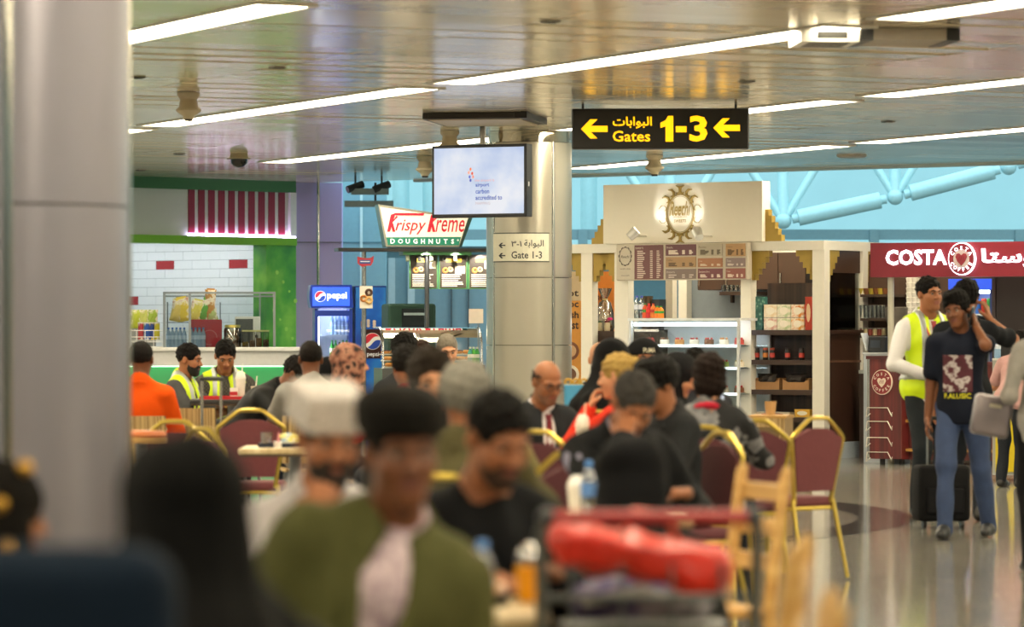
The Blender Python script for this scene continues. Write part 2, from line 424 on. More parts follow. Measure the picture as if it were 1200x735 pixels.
def person(px, top, Y, yaw, label, skin='m', hair=('short', '17130f'), stand=False, lean=0, side=0, twist=0, head=(0,0,0), aL='table', aR='table',
           shirt=None, sleeve='long', legs='23262c', shoe='15130f', girth=1, female=False, beard=None, hat=None, hijab=None, vest=None, jacket=None,
           tie=None, feet=None, eyes=True, skirt=None, vox=.014, group=None, hs=1, brow=True, collar=None, glasses=False, name='person', seat_drop=0):
    NP[0] += 1; sd = NP[0]
    pz = .95 if stand else .55-seat_drop
    pel = npa(0, 0, pz); BR = rot('z', twist) @ rot('x', lean) @ rot('y', side); g = girth
    bp = lambda x, y, z: pel+BR @ npa(x, y, z)
    HR = rot('z', head[1]) @ rot('x', head[0]) @ rot('y', head[2])
    hc = bp(0, -.002, .55)+HR @ npa(0, -.018, .12)
    hw = .168 if female else .188
    sh = [bp(x*hw, .01, .425) for x in (1, -1)]
    el, wr, hd = [], [], []
    for i, spec in enumerate((aL, aR)):
        x = 1-2*i; sp = ARMS[spec] if isinstance(spec, str) else spec
        t = npa(*sp[0])*(npa(x, 1, 1) if isinstance(spec, str) else 1)
        if stand and isinstance(spec, str) and spec != 'side': t = t+npa(0, 0, .40)
        m = npa(x, 1, 1) if isinstance(spec, str) else npa(1, 1, 1)
        e, w_ = ik(sh[i], t, .285, .255, npa(*sp[4])*m); el.append(e); wr.append(w_)
        d = nrm(w_-e) if sp[1] is None else nrm(npa(*sp[1])*m)
        n = npa(*sp[2])*m; n = nrm(n-(n @ d)*d); t_ = np.cross(d, n)*(-x); hd.append((np.stack([d, t_, -n], 1), sp[3], x))
    hip = [bp(x*.09, 0, -.03) for x in (1, -1)]
    if stand:
        ft = feet or ((.11, -.02), (-.11, .03)); an = [npa(f[0], f[1], .085) for f in ft]
        kn = []
        for i in (0, 1):
            k_, a_ = ik(hip[i], an[i], .43, .425, (0, -1, 0)); kn.append(k_); an[i] = a_
    else:
        ft = feet or ((.12, -.40), (-.12, -.40)); kn = [npa(.115, -.43, .515), npa(-.115, -.43, .515)]; an = [npa(f[0], f[1], .085) for f in ft]
    # body: one surface from torso, limbs, head and hands
    s = SDF(.017)
    def torso(s, q, k=.04):
        s.ell(bp(0,.012,0), (.160*g+q*1.7,.112*g+q*2.2,.125+q*1.5), BR, k=k).ell(bp(0,-.004*g,.16), (.142*g+q,.105*g+q,.15+q), BR, k=k)
        s.ell(bp(0,.004,.32), (.160*g+q,.112*g+q,.165+q), BR, k=k).cap(bp(-hw+.045,.012,.428), bp(hw-.045,.012,.428), .055+q, k=k)
        for x in (1, -1): s.cap(bp(x*.12,.018,.445), bp(0,.022,.525), 0.040+q*.9, .046+q*.8, k=k)
        if female:
            for x in (1, -1): s.ell(bp(x*.07,-.085,.30), (.06+q,.05+q,.06+q), BR, k=.04)
    torso(s, 0); s.cap(bp(0,.018,.48), hc+HR @ npa(0,.02,-.06), .054, .052, k=.03)
    for i in (0, 1):
        s.cap(sh[i], el[i], .051*g**.5, .040, k=.04).cap(el[i], wr[i], .041, .027, k=.02)
        s.cap(hip[i], kn[i], .083*g**.5, .057, k=.05).cap(kn[i], an[i], .055, .038, k=.03)
        s.cap(an[i]+npa(0,.02,-.03), an[i]+npa(0,-.14,-.05), .035, .028, k=.02)
    V, Q = s.mesh(); sk = M(SKIN.get(skin, skin), .5, 0, .06, 30, spec=.35)
    lip = M({'l': 'a9655a', 'm': '8d5344', 'd': '6d3f33', 'dd': '55302a'}.get(skin, '8d5344'), .5)
    parts = [(V, Q, 0)]
    hv, hq = head_mesh(); hsc = npa(hs*(.97 if female else 1), hs, hs)
    c = hv[hq].mean(1); lm = (np.abs(c[:, 0]) < .023) & (c[:, 1] < -.086) & (c[:, 2] < -.049) & (c[:, 2] > -.0745)
    HV = lambda v: (v*hsc) @ HR.T+hc
    parts += [(HV(hv), hq[~lm], 0), (HV(hv), hq[lm], 1)]
    for i in (0, 1):
        mat, curl, x = hd[i]; v, q = hand_mesh(curl)
        parts.append((v*(.9 if female else 1) @ mat.T+wr[i], q if np.linalg.det(mat) > 0 else q[:, ::-1], 0))
    ztop = (HV(hv)[:, 2]).max()
    if hat: ztop = HV(hat_mesh(hat)[0])[:, 2].max()
    elif hijab: ztop += .02
    elif hair: ztop = max(ztop, HV(hair_mesh(hair[0])[0])[:, 2].max())
    want = CH+(HY-top)/F*Y; k = want/ztop
    if not .86 < k < 1.16: print('SCALE', label, round(k, 3))
    k = min(max(k, .80), 1.2)
    Rz = rot('z', yaw); o = Rz @ (hc*npa(1, 1, 0))*k; base = XY(px, Y)-Vector((o[0], o[1], 0))
    root = thing(name, label, 'person', base, R(yaw), group); root.scale = (k, k, k)
    def put(nm, ps, mats): return link(nm, qmesh(nm, ps, mats), root)
    put('body', parts, [sk, lip])
    def cut_neck(s, r=.060): return s.cap(bp(0,-.014,.548), hc+HR @ npa(0,.01,-.05), r, r-.004, k=.008, op=-1)
    def sleeves(s, q, kind):
        for i in (0, 1):
            if kind == 'long': s.cap(sh[i], el[i], .050*g**.5+q, .043+q, k=.035).cap(el[i], wr[i]*.97+el[i]*.03, .045+q, .032+q*.8, k=.02)
            elif kind == 'short': s.cap(sh[i], sh[i]*.28+el[i]*.72, .054*g**.5+q, .058+q, k=.05)
    if shirt is not None:
        s = SDF(vox); torso(s, .013); sleeves(s, .010, sleeve); cut_neck(s)
        if not stand: s.cap(hip[0], hip[0]*.7+kn[0]*.3, .09, .085, k=.05).cap(hip[1], hip[1]*.7+kn[1]*.3, .09, .085, k=.05)
        if stand: s.ell(bp(0,.004,-.03), (.180*g,.138*g,.26), BR, k=.03).rbx(bp(0,0,-.34), (.4,.4,.20), BR, .001, k=.004, op=-1)
        v, q = s.mesh(folds(sd, .006)); put('shirt', [(v, q, 0)], [shirt])
    if collar is not None:
        s = SDF(.009); P = [bp(.072*math.cos(t), .015+.068*math.sin(t), .485+.028*math.sin(t)) for t in np.linspace(-.42*math.pi, 1.42*math.pi, 13)]
        for a, b in zip(P, P[1:]): s.cap(a, b, .019, k=.01)
        v, q = s.mesh(); put('collar', [(v, q, 0)], [collar])
    if jacket is not None:
        jm, op = jacket; s = SDF(vox); torso(s, .028); sleeves(s, .022, 'long'); cut_neck(s, .074)
        if op: s.ell(bp(0,-.20,.40), (op,.16,.24), BR, k=.012, op=-1)
        v, q = s.mesh(folds(sd+50, .007)); put('jacket', [(v, q, 0)], [jm])
        s = SDF(.011)
        for x in (1, -1):
            s.cap(bp(x*.075,.03,.50), bp(x*.085,-.07,.455), .018, k=.01).cap(bp(x*.085,-.07,.455), bp(x*(op or .03)*.9,-.140*g,.27), .020, .014, k=.01)
        s.cap(bp(-.075,.03,.50), bp(0,.085,.505), .018, k=.01).cap(bp(.075,.03,.50), bp(0,.085,.505), .018, k=.01)
        v, q = s.mesh(); put('lapel', [(v, q, 0)], [jm])
    if vest is not None:
        vm, bm_ = vest
        def shell(s, q):
            torso(s, q); cut_neck(s, .078); s.ell(bp(0,-.19,.44), (.045,.16,.20), BR, k=.012, op=-1)
            for i in (0, 1): s.cap(sh[i]+BR @ npa((1-2*i)*.035,0,.02), sh[i]+BR @ npa((1-2*i)*.06,0,-.12), .075, k=.01, op=-1)
            s.rbx(bp(0,0,-.22), (.4,.4,.11), BR, .001, k=.004, op=-1)
        s = SDF(.012); shell(s, .028); v, q = s.mesh(folds(sd+9, .004)); put('safety_vest', [(v, q, 0)], [vm])
        s = SDF(.011); shell(s, .033)
        for z0, z1 in ((-.3, .045), (.105, .8)): s.rbx(bp(0,0,(z0+z1)/2), (.5,.5,(z1-z0)/2), BR, .001, k=.003, op=-1)
        v, q = s.mesh(folds(sd+9, .004)); put('reflective_band', [(v, q, 0)], [bm_])
        s = SDF(.011); shell(s, .033); s.rbx(bp(0,0,-.1), (.5,.5,.19), BR, .001, k=.003, op=-1)
        for x0, x1 in ((-.5,-.105), (-.062,.062), (.105,.5)): s.rbx(bp((x0+x1)/2,0,.3), ((x1-x0)/2,.5,.5), BR, .001, k=.003, op=-1)
        v, q = s.mesh(folds(sd+9, .004)); put('reflective_band', [(v, q, 0)], [bm_])
    if tie is not None:
        m = MB(); y = lambda z: -.128*g-.012+(.05 if z > .44 else 0)
        pts = [(-.018,.475), (.018,.475), (.014,.44), (.034,.16), (0,.11), (-.034,.16), (-.014,.44)]
        vs = [bp(x, -(.128*g+.016)+max(0, z-.36)*.42, z) for x, z in pts]+[bp(x, -(.112*g+.016)+max(0, z-.36)*.42, z) for x, z in pts]
        n = len(pts); m.add(vs, [tuple(range(n)), tuple(range(2*n-1, n-1, -1))]+[(i, i+n, (i+1)%n+n, (i+1)%n) for i in range(n)]); m.build('tie', tie, root)
    if skirt is not None:
        s = SDF(.02)
        if stand: s.cap(pel, npa(0,0,.12), .17, .24, k=.05)
        else:
            s.cap(hip[0], kn[0], .12, .11, k=.06).cap(hip[1], kn[1], .12, .11, k=.06).cap((kn[0]+kn[1])/2, npa(0,-.42,.10), .17, .20, k=.06); s.ell(pel, (.19,.16,.13), k=.05)
        v, q = s.mesh(folds(sd, .010, 14)); put('long_skirt', [(v, q, 0)], [skirt])
    elif legs:
        lm_ = M(legs, .85, 0, .15, 40, spec=.15) if isinstance(legs, str) else legs; s = SDF(.018); s.ell(bp(0,.012,-.01), (.168*g,.122*g,.12), BR, k=.04)
        for i in (0, 1): s.cap(hip[i], kn[i], .096*g**.5, .070, k=.04).cap(kn[i], an[i]+npa(0,0,-.03), .068, .056, k=.03)
        v, q = s.mesh(folds(sd+3, .005)); put('trousers', [(v, q, 0)], [lm_])
    for i in (0, 1):
        s = SDF(.011); a = an[i]; s.cap(a+npa(0,.025,-.042), a+npa(0,-.05,-.038), .043, .046, k=.02).cap(a+npa(0,-.05,-.04), a+npa(0,-.155,-.055), .044, .034, k=.03).cap(a+npa(0,0,-.03), a+npa(0,.005,.0), .046, .046, k=.02)
        s.rbx((a[0], a[1], a[2]-.085-.2), (.3,.4,.2), None, .001, k=.006, op=-1)
        v, q = s.mesh(); put('shoe', [(v, q, 0)], [M(shoe, .45)])
    if hair:
        v, q = hair_mesh(hair[0]); hm = hair[1] if not isinstance(hair[1], str) else M(hair[1], .7, 0, .5, 60, bump=.6, bscale=220, spec=.12)
        put('hair', [(HV(v), q, 0)], [hm])
    for b in (beard or ()):
        v, q = hair_mesh(b[0]); put('beard' if b[0] != 'moustache' else 'moustache', [(HV(v), q, 0)], [M(b[1], .8, 0, .3, 90)])
    if hat:
        v, q = hat_mesh(hat); put('hat', [(HV(v), q, 0)], [CACHE['hatmat_'+hat]])
    if hijab:
        hm, full = hijab[:2]; hf = hijab[2] if len(hijab) > 2 else 1; s = SDF(.0085)
        L = lambda *p: hc+HR @ npa(*p)
        s.ell(L(0,.022,.036), (.095*hf,.116*hf,.106), HR).ell(L(0,.02,-.06), (.092*hf,.100*hf,.10), HR, k=.04)
        s.cap(L(0,.015,-.08), bp(0,.01,.42), .085*hf, .15*hf, k=.06).ell(bp(0,-.01,.37), (.20,.150,.13), BR, k=.06)
        for x in (1, -1): s.cap(bp(x*.08,.01,.46), bp(x*.19,.015,.40), .085, .082, k=.05)
        if full: s.ell(bp(0,.05,.22), (.19,.14,.22), BR, k=.05)
        s.ell(L(0,-.135,-.022), (.060,.075,.088 if full != 2 else .03), HR, k=.012, op=-1)
        v, q = s.mesh(folds(sd+7, .006, 30)); put('headscarf', [(v, q, 0)], [hm])
    if eyes:
        for x in (1, -1):
            m = MB().sph((0,0,0), .0108, 10, 8); m.build('eye', M('8f8378', .25, var=.01), root, HV(npa(x*.031,-.0772,.003)))
            e = root.children[-1] if False else COL.objects[-1]
            n = HR @ npa(0,-1,0); ir = MB().sph((0,0,0), .0066, 8, 6); io = ir.build('iris', M('1d120b', .2), e, n*.0064)
        if brow and hair is not None or hat:
            for x in (1, -1):
                p = [HV(npa(x*a, b, c_)) for a, b, c_ in ((.014,-.0955,.021), (.03,-.0915,.027), (.048,-.076,.022))]
                MB().tube(p, [.0035,.0045,.0025], 6).build('eyebrow', M('17110d', .9), root)
    if glasses:
        for x in (1, -1):
            MB().tube([HV(npa(x*.032+.024*math.cos(t), -.105+.010*abs(math.cos(t)) if False else -.104, .002+.018*math.sin(t))) for t in np.linspace(0, 2*math.pi, 15)[:-1]], .0025, 6, True).build('spectacle_frame', M('1a1512', .3), root)
            MB().tube([HV(npa(x*.056,-.104,.006)), HV(npa(x*.080,-.05,.008)), HV(npa(x*.082,.012,.004))], .0022, 6).build('spectacle_temple', M('1a1512', .3), root)
        MB().tube([HV(npa(-.010,-.106,.006)), HV(npa(.010,-.106,.006))], .002, 6).build('spectacle_bridge', M('1a1512', .3), root)
    root_info = dict(root=root, k=k, hc=hc, HR=HR, wr=wr, el=el, hd=hd, bp=bp, HV=HV, BR=BR, base=base)
    return root_info
def wpos(p, local):
    """world position of a person's local point"""
    v = rot('z', math.degrees(p['root'].rotation_euler.z)) @ (np.array(local)*p['k'])
    return Vector((p['base'].x+v[0], p['base'].y+v[1], v[2]))
# ------------------------------------------------------------------ the setting
TH = R(25); E1 = Vector((math.sin(TH), -math.cos(TH))); E2 = Vector((math.cos(TH), math.sin(TH)))
def ab(a, b): p = E1*a+E2*b; return (p.x, p.y)
def struct(name, mb, mat, parent=None, **k): return tag(mb.build(name, mat, parent, **k), kind='structure')
# floor: polished terrazzo
def terrazzo(name, c1, c2, c3, rough=.11):
    m = Mpat(name, 'noise', [c1, c2, c3], 5, rough, stops=[.3, .5, .72]); nt = m.node_tree; b = nt.nodes['Principled BSDF']
    v = nt.nodes.new('ShaderNodeTexVoronoi'); v.inputs['Scale'].default_value = 55; tc = [n for n in nt.nodes if n.type == 'TEX_COORD'][0]
    nt.links.new(tc.outputs['Object'], v.inputs['Vector']); mx = nt.nodes.new('ShaderNodeMixRGB'); mx.blend_type = 'MULTIPLY'; mx.inputs[0].default_value = .55
    old = b.inputs['Base Color'].links[0].from_socket; nt.links.new(old, mx.inputs[1]); nt.links.new(v.outputs['Color'], mx.inputs[2])
    hs = nt.nodes.new('ShaderNodeHueSaturation'); hs.inputs['Saturation'].default_value = .45; hs.inputs['Value'].default_value = 1.35
    nt.links.new(mx.outputs[0], hs.inputs['Color']); nt.links.new(hs.outputs[0], b.inputs['Base Color'])
    w = nt.nodes.new('ShaderNodeTexNoise'); w.inputs['Scale'].default_value = 1.3; nt.links.new(tc.outputs['Object'], w.inputs['Vector'])
    bp = nt.nodes.new('ShaderNodeBump'); bp.inputs['Strength'].default_value = .05; bp.inputs['Distance'].default_value = .02
    nt.links.new(w.outputs['Fac'], bp.inputs['Height']); nt.links.new(bp.outputs[0], b.inputs['Normal'])
    return m
T_base = terrazzo('terrazzo_grey', '6e6754', '807966', '8f8873'); T_dark = terrazzo('terrazzo_plum', '2c262b', '383036', '40383d'); T_pink = terrazzo('terrazzo_rose', '6a5d56', '7c6f66', '8a7d72')
floor = struct('floor', B(-18, 20, -8, 64, -.2, 0), T_base)
def annulus(cx, cy, r0, r1, z0, z1, n=96):
    m = MB(); vs = []; fs = []
    for i in range(n):
        t = 2*math.pi*i/n; c, s = math.cos(t), math.sin(t); vs += [(cx+r0*c, cy+r0*s, z1), (cx+r1*c, cy+r1*s, z1), (cx+r0*c, cy+r0*s, z0), (cx+r1*c, cy+r1*s, z0)]
    for i in range(n):
        a = 4*i; b = 4*((i+1) % n); fs += [(a, a+1, b+1, b), (a+1, a+3, b+3, b+1), (a+2, a, b, b+2)]
    return m.add(vs, fs)
annulus(-3.1, 29.7, 5.75, 6.2, -.01, .0015).build('floor_inlay', T_dark, floor)
annulus(-3.1, 29.7, 4.4, 5.75, -.01, .001).build('floor_inlay', T_pink, floor)
# ceiling: tilted metal planks between rows of strip lights
H = 3.5
CPOLY = [((-3.0, 53.6), (-.688, .726)), ((6.27, 47.0), (.585, .811))]           # far edges: point, outward normal
def clip(poly):
    for (px, py), (nx, ny) in CPOLY:
        out = []
        for i in range(len(poly)):
            p, q = poly[i], poly[(i+1) % len(poly)]; dp = (p[0]-px)*nx+(p[1]-py)*ny; dq = (q[0]-px)*nx+(q[1]-py)*ny
            if dp <= 0: out.append(p)
            if (dp < 0) != (dq < 0): t = dp/(dp-dq); out.append((p[0]+(q[0]-p[0])*t, p[1]+(q[1]-p[1])*t))
        poly = out
        if len(poly) < 3: return []
    return poly
ceiling = struct('ceiling', MB().flat(clip([(-17, -7), (19, -7), (19, 64), (-17, 64)]), H+.06, H+.3), M('5a5850', .8))
def plank_mat(i):
    c = ['efe2c6', 'e8dbbe', 'f4e8ce'][i]
    m = M(c, .17, .35, .06, 2.0, bump=.16, bscale=6); return m
PM = [plank_mat(i) for i in range(3)]
B0, BS, A0, AS = 13.12, 4.12, -22.4, -7.25
PW = .604
pl = []
for i in range(-4, 5):
    b0 = B0+BS*i+.23; bw = (BS-.46)/2
    for j in range(-3, 6):
        for k in range(12):
            a = A0+AS*j-PW*k
            for h in (0, 1):
                q = [(a-.003, b0+bw*h+.004), (a-PW+.012, b0+bw*h+.004), (a-PW+.012, b0+bw*(h+1)-.004), (a-.003, b0+bw*(h+1)-.004)]
                w = [ab(*p) for p in q]; cx = sum(p[0] for p in w)/4; cy = sum(p[1] for p in w)/4
                if not (-16 < cx < 18 and -6 < cy < 60): continue
                c = clip(w)
                if c: pl.append((cx, cy, w, c, len(c) == 4 and abs(c[0][0]-w[0][0])+abs(c[2][1]-w[2][1]) < 1e-6))
def inview(cx, cy, mx=60):
    if cy < 20: return False
    px = CX+cx/cy*F; py = HY-(H-CH)/cy*F
    return -mx < px < 1200+mx and py > -25
vis = sorted([p for p in pl if inview(p[0], p[1])], key=lambda p: p[1])
rest = [p for p in pl if not inview(p[0], p[1])]+vis[298:]
share = None; rnd = random.Random(3)
for n, (cx, cy, w, c, whole) in enumerate(vis[:298]):
    c0 = [(x-cx, y-cy) for x, y in c]
    if whole:
        if share is None: share = [MB().flat(c0, 0, .02).mesh('plank', PM[i]) for i in range(3)]
        me = share[rnd.randrange(3)]
    else: me = MB().flat(c0, 0, .02).mesh('plank', PM[n % 3])
    o = link('plank', me, ceiling, (cx, cy, H)); t = R(rnd.gauss(0, .5)); u = R(rnd.gauss(0, .12))
    o.rotation_mode = 'AXIS_ANGLE'; o.rotation_axis_angle = (t, E2.x, E2.y, u*3)
lamp_m = M('fff0d0', .5, var=.01, emit=STRIP); frame_m = M('d9d8d2', .4)
TRIM = {(1, 1): 1.0, (-2, -2): 1.1}
def strip(i, j, label, group=None):
    a0, a1 = A0+AS*j-.30, A0+AS*(j+1)+.30+TRIM.get((i, j), 0); b = B0+BS*i; p = ab((a0+a1)/2, b)
    L = abs(a1-a0)/2
    o = thing('strip_light', label, 'light', (p[0], p[1], H), TH, group)
    MB().box(-.225, -.18, -L, L, -.012, .05).box(.18, .225, -L, L, -.012, .05).box(-.18, .18, -L, -L+.05, -.012, .05).box(-.18, .18, L-.05, L, -.012, .05).build('housing', frame_m, o)
    for k in range(3):
        y0 = -L+.06+(2*L-.12)*k/3; B(-.17, .17, y0+.01, y0+(2*L-.12)/3-.01, .004, .03).build('diffuser', lamp_m, o)
SEEN = {(0, 0): 'strip light running behind the white slotted ceiling box to the top right edge', (0, 1): 'longest bright strip light from the monitor top to the white slotted box',
        (0, 2): 'bright strip light crossing above the striped red and white panel', (1, 1): 'strip light at the right picture edge level with the gates sign top',
        (1, 2): 'strip light just right of the yellow gates sign', (1, 3): 'thin strip light ending behind the hanging monitor', (-1, 0): 'bright strip light at the top left beside the near column',
        (2, 2): 'strip light at the right picture edge over the brown cafe sign', (2, 3): 'farthest faint strip light right of the sign near the ceiling edge', (0, 3): 'short stretch of strip light just right of the near column'}
fill = []
for i in range(-4, 5):
    for j in range(-3, 6):
        p0 = ab(A0+AS*(j+.5), B0+BS*i); p1 = ab(A0+AS*(j+1), B0+BS*i)
        def filler(a0, a1):
            b = B0+BS*i; c = clip([ab(a0, b-.225), ab(a1, b-.225), ab(a1, b+.225), ab(a0, b+.225)])
            if c and -15 < p0[0] < 17: fill.append(c)
        aj, ak = A0+AS*j, A0+AS*(j+1); edge = any((p1[0]-q[0])*n[0]+(p1[1]-q[1])*n[1] > -.2 for q, n in CPOLY)
        if edge or not (4 < p0[1] < 60): filler(aj, ak)
        else: filler(aj, aj-.30); filler(ak+.30+TRIM.get((i, j), 0), ak)
        if not (-15 < p0[0] < 17 and 4 < p0[1] < 60): continue
        if any((p1[0]-q[0])*n[0]+(p1[1]-q[1])*n[1] > -.2 for q, n in CPOLY): continue
        if (i, j) in SEEN: strip(i, j, SEEN[(i, j)])
        else: strip(i, j, 'fluorescent strip light in the ceiling outside the photographed view', 'strip lights beyond the picture')
m = MB()
for cx, cy, w, c, whole in rest: m.flat(c, H, H+.02)
fm = MB()
for c in fill: fm.flat(c, H, H+.02)
tag(fm.build('trim_20', PM[1]), kind='structure')
tag(m.build('planking', PM[0], ceiling), kind='stuff')
# ceiling edge trims and the bright hall beyond
ed = M('cfd6d4', .35, .3)
def bar2(name, p, q, t, z0, z1, mat, parent=None, kind='structure'):
    d = (Vector(q)-Vector(p)); L = d.length; a = math.atan2(d.y, d.x)
    o = MB().box(0, L, 0, t, z0, z1).build(name, mat, parent, (p[0], p[1], 0), (0, 0, a))
    if kind and parent is None: tag(o, kind=kind)
    return o
e_ = (-1.9, 52.9); CORN = (-.62, 52.0)
bar2('trim_1', (-1.35, 52.5), (15, 40.7), .12, H-.03, H+.3, ed)
wall_hall = M('b5d3d8', .7, var=.05, scale=1.5)
struct('wall_far', B(-18, 24, 66, 66.4, -.2, 12), wall_hall)
struct('wall_left', B(-18.2, -17.9, -8, 66, 0, 12), M('c9c4b8', .8))
struct('wall_right', B(19.9, 20.2, -8, 66, 0, 12), M('c9c4b8', .8))
struct('wall_back', B(-18, 20, -8.3, -8, 0, 3.8), M('c2bdb0', .8))
# low glazed partition band above the shops
bm_ = M('7f9aa2', .5)
tr = struct('trim_2', B(-3, 22, 58, 58.2, 2.82, 2.97), bm_)
for x in (1.0, 3.2, 5.4, 7.6, 9.8): B(x, x+.14, 57.95, 58.15, 2.55, 2.97).build('trim_post', bm_, tr)
struct('trim_3', B(-3, 22, 58.25, 58.4, 0, 2.72), M('5f7d86', .6))
# roof truss of pale tubes over the hall
tube_m = M('b9dbe0', .4, .1)
truss = thing('roof_truss', 'pale blue steel tube roof truss above the sweets kiosk and cafe', 'truss', XY(918, 57))
def tp(px, py, Y=57): w = W(px, py, Y); b = truss.location; return (w.x-b.x, w.y-b.y, w.z)
chord = [(700, 300), (786, 281), (918, 259), (1049, 231), (1182, 196), (1320, 160)]
for p, q in zip(chord, chord[1:]):
    a, b = Vector(tp(*p)), Vector(tp(*q)); d = b-a
    MB().tube([a+d*.08, a+d*.13, a+d*.135, a+d*.865, a+d*.87, a+d*.92], [.07, .07, .125, .125, .07, .07], 14).build('chord_tube', tube_m, truss, smooth=True)
for p in chord[1:5]:
    MB().sph(tp(*p), .12).build('node', tube_m, truss, smooth=True)
    for dx in (-52, -1, 50):
        MB().tube([tp(*p), tp(p[0]+dx, p[1]-82 if dx+1 else p[1]-95, 57.3)], .062 if dx+1 else .085, 10).build('strut', tube_m, truss, smooth=True)
for k, px in enumerate((690, 752, 470, 505)): struct('trim_%d' % (5+k), MB().tube([W(px, 300, 60), W(px, 150, 60)], .13, 12), tube_m, smooth=True)
# clad columns
clad = M('b5b0a2', .28, .75, .04, 1.0); chrome = M('d5d3cc', .12, 1.0, .02); lining = M('6b675e', .5, .4)
def column(name, label, x, y, r, ang, joints, tops, seg=20, cladm=None):
    o = thing(name, label, 'column', (x, y, 0)); zs = [0]+joints+[tops]
    MB().lathe([(r-.03, 0), (r-.03, H)], n=32).build('core', lining, o, smooth=True)
    MB().lathe([(r-.02, 0), (r-.02, H-tops-.005)], n=32).build('mirror_ring', M('cfc8b8', .06, 1.0, .02), o, (0, 0, tops+.003), smooth=True)
    for z0, z1 in zip(zs, zs[1:]):
        for q in range(4):
            t0 = ang+R(90*q+2.6); t1 = ang+R(90*q+87.4); vs = []; fs = []
            for i in range(seg+1):
                t = t0+(t1-t0)*i/seg
                for rr in (r, r-.025):
                    for z in (z0+.004, z1-.004): vs.append((rr*math.sin(t), -rr*math.cos(t), z))
            for i in range(seg):
                a = 4*i; b = a+4; fs += [(a, b, b+1, a+1), (a+2, a+3, b+3, b+2), (a+1, b+1, b+3, a+3), (a, a+2, b+2, b)]
            L = 4*seg; fs += [(0, 1, 3, 2), (L, L+2, L+3, L+1)]
            MB().add(vs, fs).build('cladding_panel', cladm or clad, o, smooth=True)
    for q in range(4):
        t = ang+R(90*q); MB().lathe([(.024, 0), (.024, tops)], n=12).build('chrome_strip', chrome, o, ((r-.012)*math.sin(t), -(r-.012)*math.cos(t), 0), smooth=True)
    return o
pc = XY(620, 40.0)
far_col = column('round_column', 'metal-clad round column carrying the small gate direction plate', pc.x, pc.y, .445, R(34), [1.28, 1.98], 3.38)
column('round_column', 'big blurred metal-clad round column at the left picture edge', -1.95, 15.0, .45, R(5), [1.9], 3.38, 28, M('93909a', .33, .7, .04, 1.0))
# ------------------------------------------------------------------ shops
ORD = ['first', 'second', 'third', 'fourth', 'fifth', 'sixth', 'seventh', 'eighth', 'ninth', 'tenth', 'eleventh', 'twelfth']
white_p = M('e6e2d6', .5, var=.03); gold_p = M('a58a3c', .5, .15); dwood = Mpat('dark_walnut', 'stripe', ['20130d', '33201a', '402a20'], 16, .4, 'X'); chrome2 = M('a9adb0', .2, 1.0)
GL = glass()
def bx(fr, name, root, x0, x1, y0, y1, v0, v1, mat, r=0, pv=None):
    """box part given by pixel extents on the plane v0 of a frame; root carries its frame offset"""
    pv = v0 if pv is None else pv
    u0, u1 = fr.u(x0, pv), fr.u(x1, pv); xm = (x0+x1)/2; z0, z1 = fr.z(xm, y1, pv), fr.z(xm, y0, pv); o = root['_o']
    m = MB(); f = (m.rbox if r else m.box); a = [u0-o[0], u1-o[0], v0-o[1], v1-o[1], z0-o[2], z1-o[2]]
    if r: m.rbox(*a, r=r)
    else: m.box(*a)
    return m.build(name, mat, root)
def ft(fr, name, label, cat, u=0, v=0, z=0, group=None):
    o = fr.thing(name, label, cat, u, v, z, group); o['_o'] = (u, v, z); return o
def on(fr, px, v, z, name, label, cat, group=None): return ft(fr, name, label, cat, fr.u(px, v), v, z, group)
# ---- sweets kiosk
KF = Fr(955, 42.9, -35)
kiosk = ft(KF, 'sweets_kiosk', 'white timber sweets kiosk with stepped gold brackets and tall sign board', 'kiosk')
kz0, kz1 = KF.z(955, 293), KF.z(955, 282)
def kbox(name, u0, u1, v0, v1, z0, z1, mat=white_p): return B(u0, u1, v0, v1, z0, z1).build(name, mat, kiosk)
posts = [(KF.u(a), KF.u(b)) for a, b in ((640, 653), (681, 694), (720, 736), (868, 880), (952, 966))]
for a, b in posts: kbox('post', a, b, 0, .12, 0, kz0)
UL = posts[0][0]; UR = posts[-1][1]
kbox('beam', UL, UR, -.01, .13, kz0, kz1)
sv = .98; kbox('beam', UR-.13, UR, .13, 3.0, kz0, kz1); kbox('post', UR-.12, UR, sv-.12, sv, 0, kz0); kbox('post', UR-.12, UR, 2.88, 3.0, 0, kz0); kbox('post', UL, UL+.12, 2.88, 3.0, 0, kz0)
kbox('post', KF.u(780, .9), KF.u(788, .9), .9, 1.0, 0, kz0, M('d8cfc0', .5))
kbox('beam', UL, UR-.13, 2.87, 3.0, kz0, kz1); kbox('plinth', UR-.14, UR, .12, sv-.12, 0, .18, M('b9c6d2', .5)); kbox('wood_panel', UR-.09, UR-.03, .13, sv-.13, .18, KF.z(966, 392), dwood); kbox('wood_panel', UR-.09, UR-.03, .13, sv-.13, kz0-.25, kz0, dwood)
kbox('ledge', UR-.16, UR+.01, .12, sv-.12, KF.z(966, 392), KF.z(966, 392)+.05, dwood); kbox('rail', UR-.1, UR-.02, .12, sv-.12, KF.z(966, 424)-.012, KF.z(966, 424)+.012, M('6a4a3a', .5))
kbox('side_pane', UR-.06, UR-.05, .12, sv-.12, KF.z(966, 392)+.05, kz0-.25, GL)
s0, s1 = KF.u(707, -.05), KF.u(893, -.05); sz = KF.z(893, 212, -.05)
board = kbox('sign_board', s0, s1, -.05, .12, kz1, sz, M('efe9da', .45, var=.02))
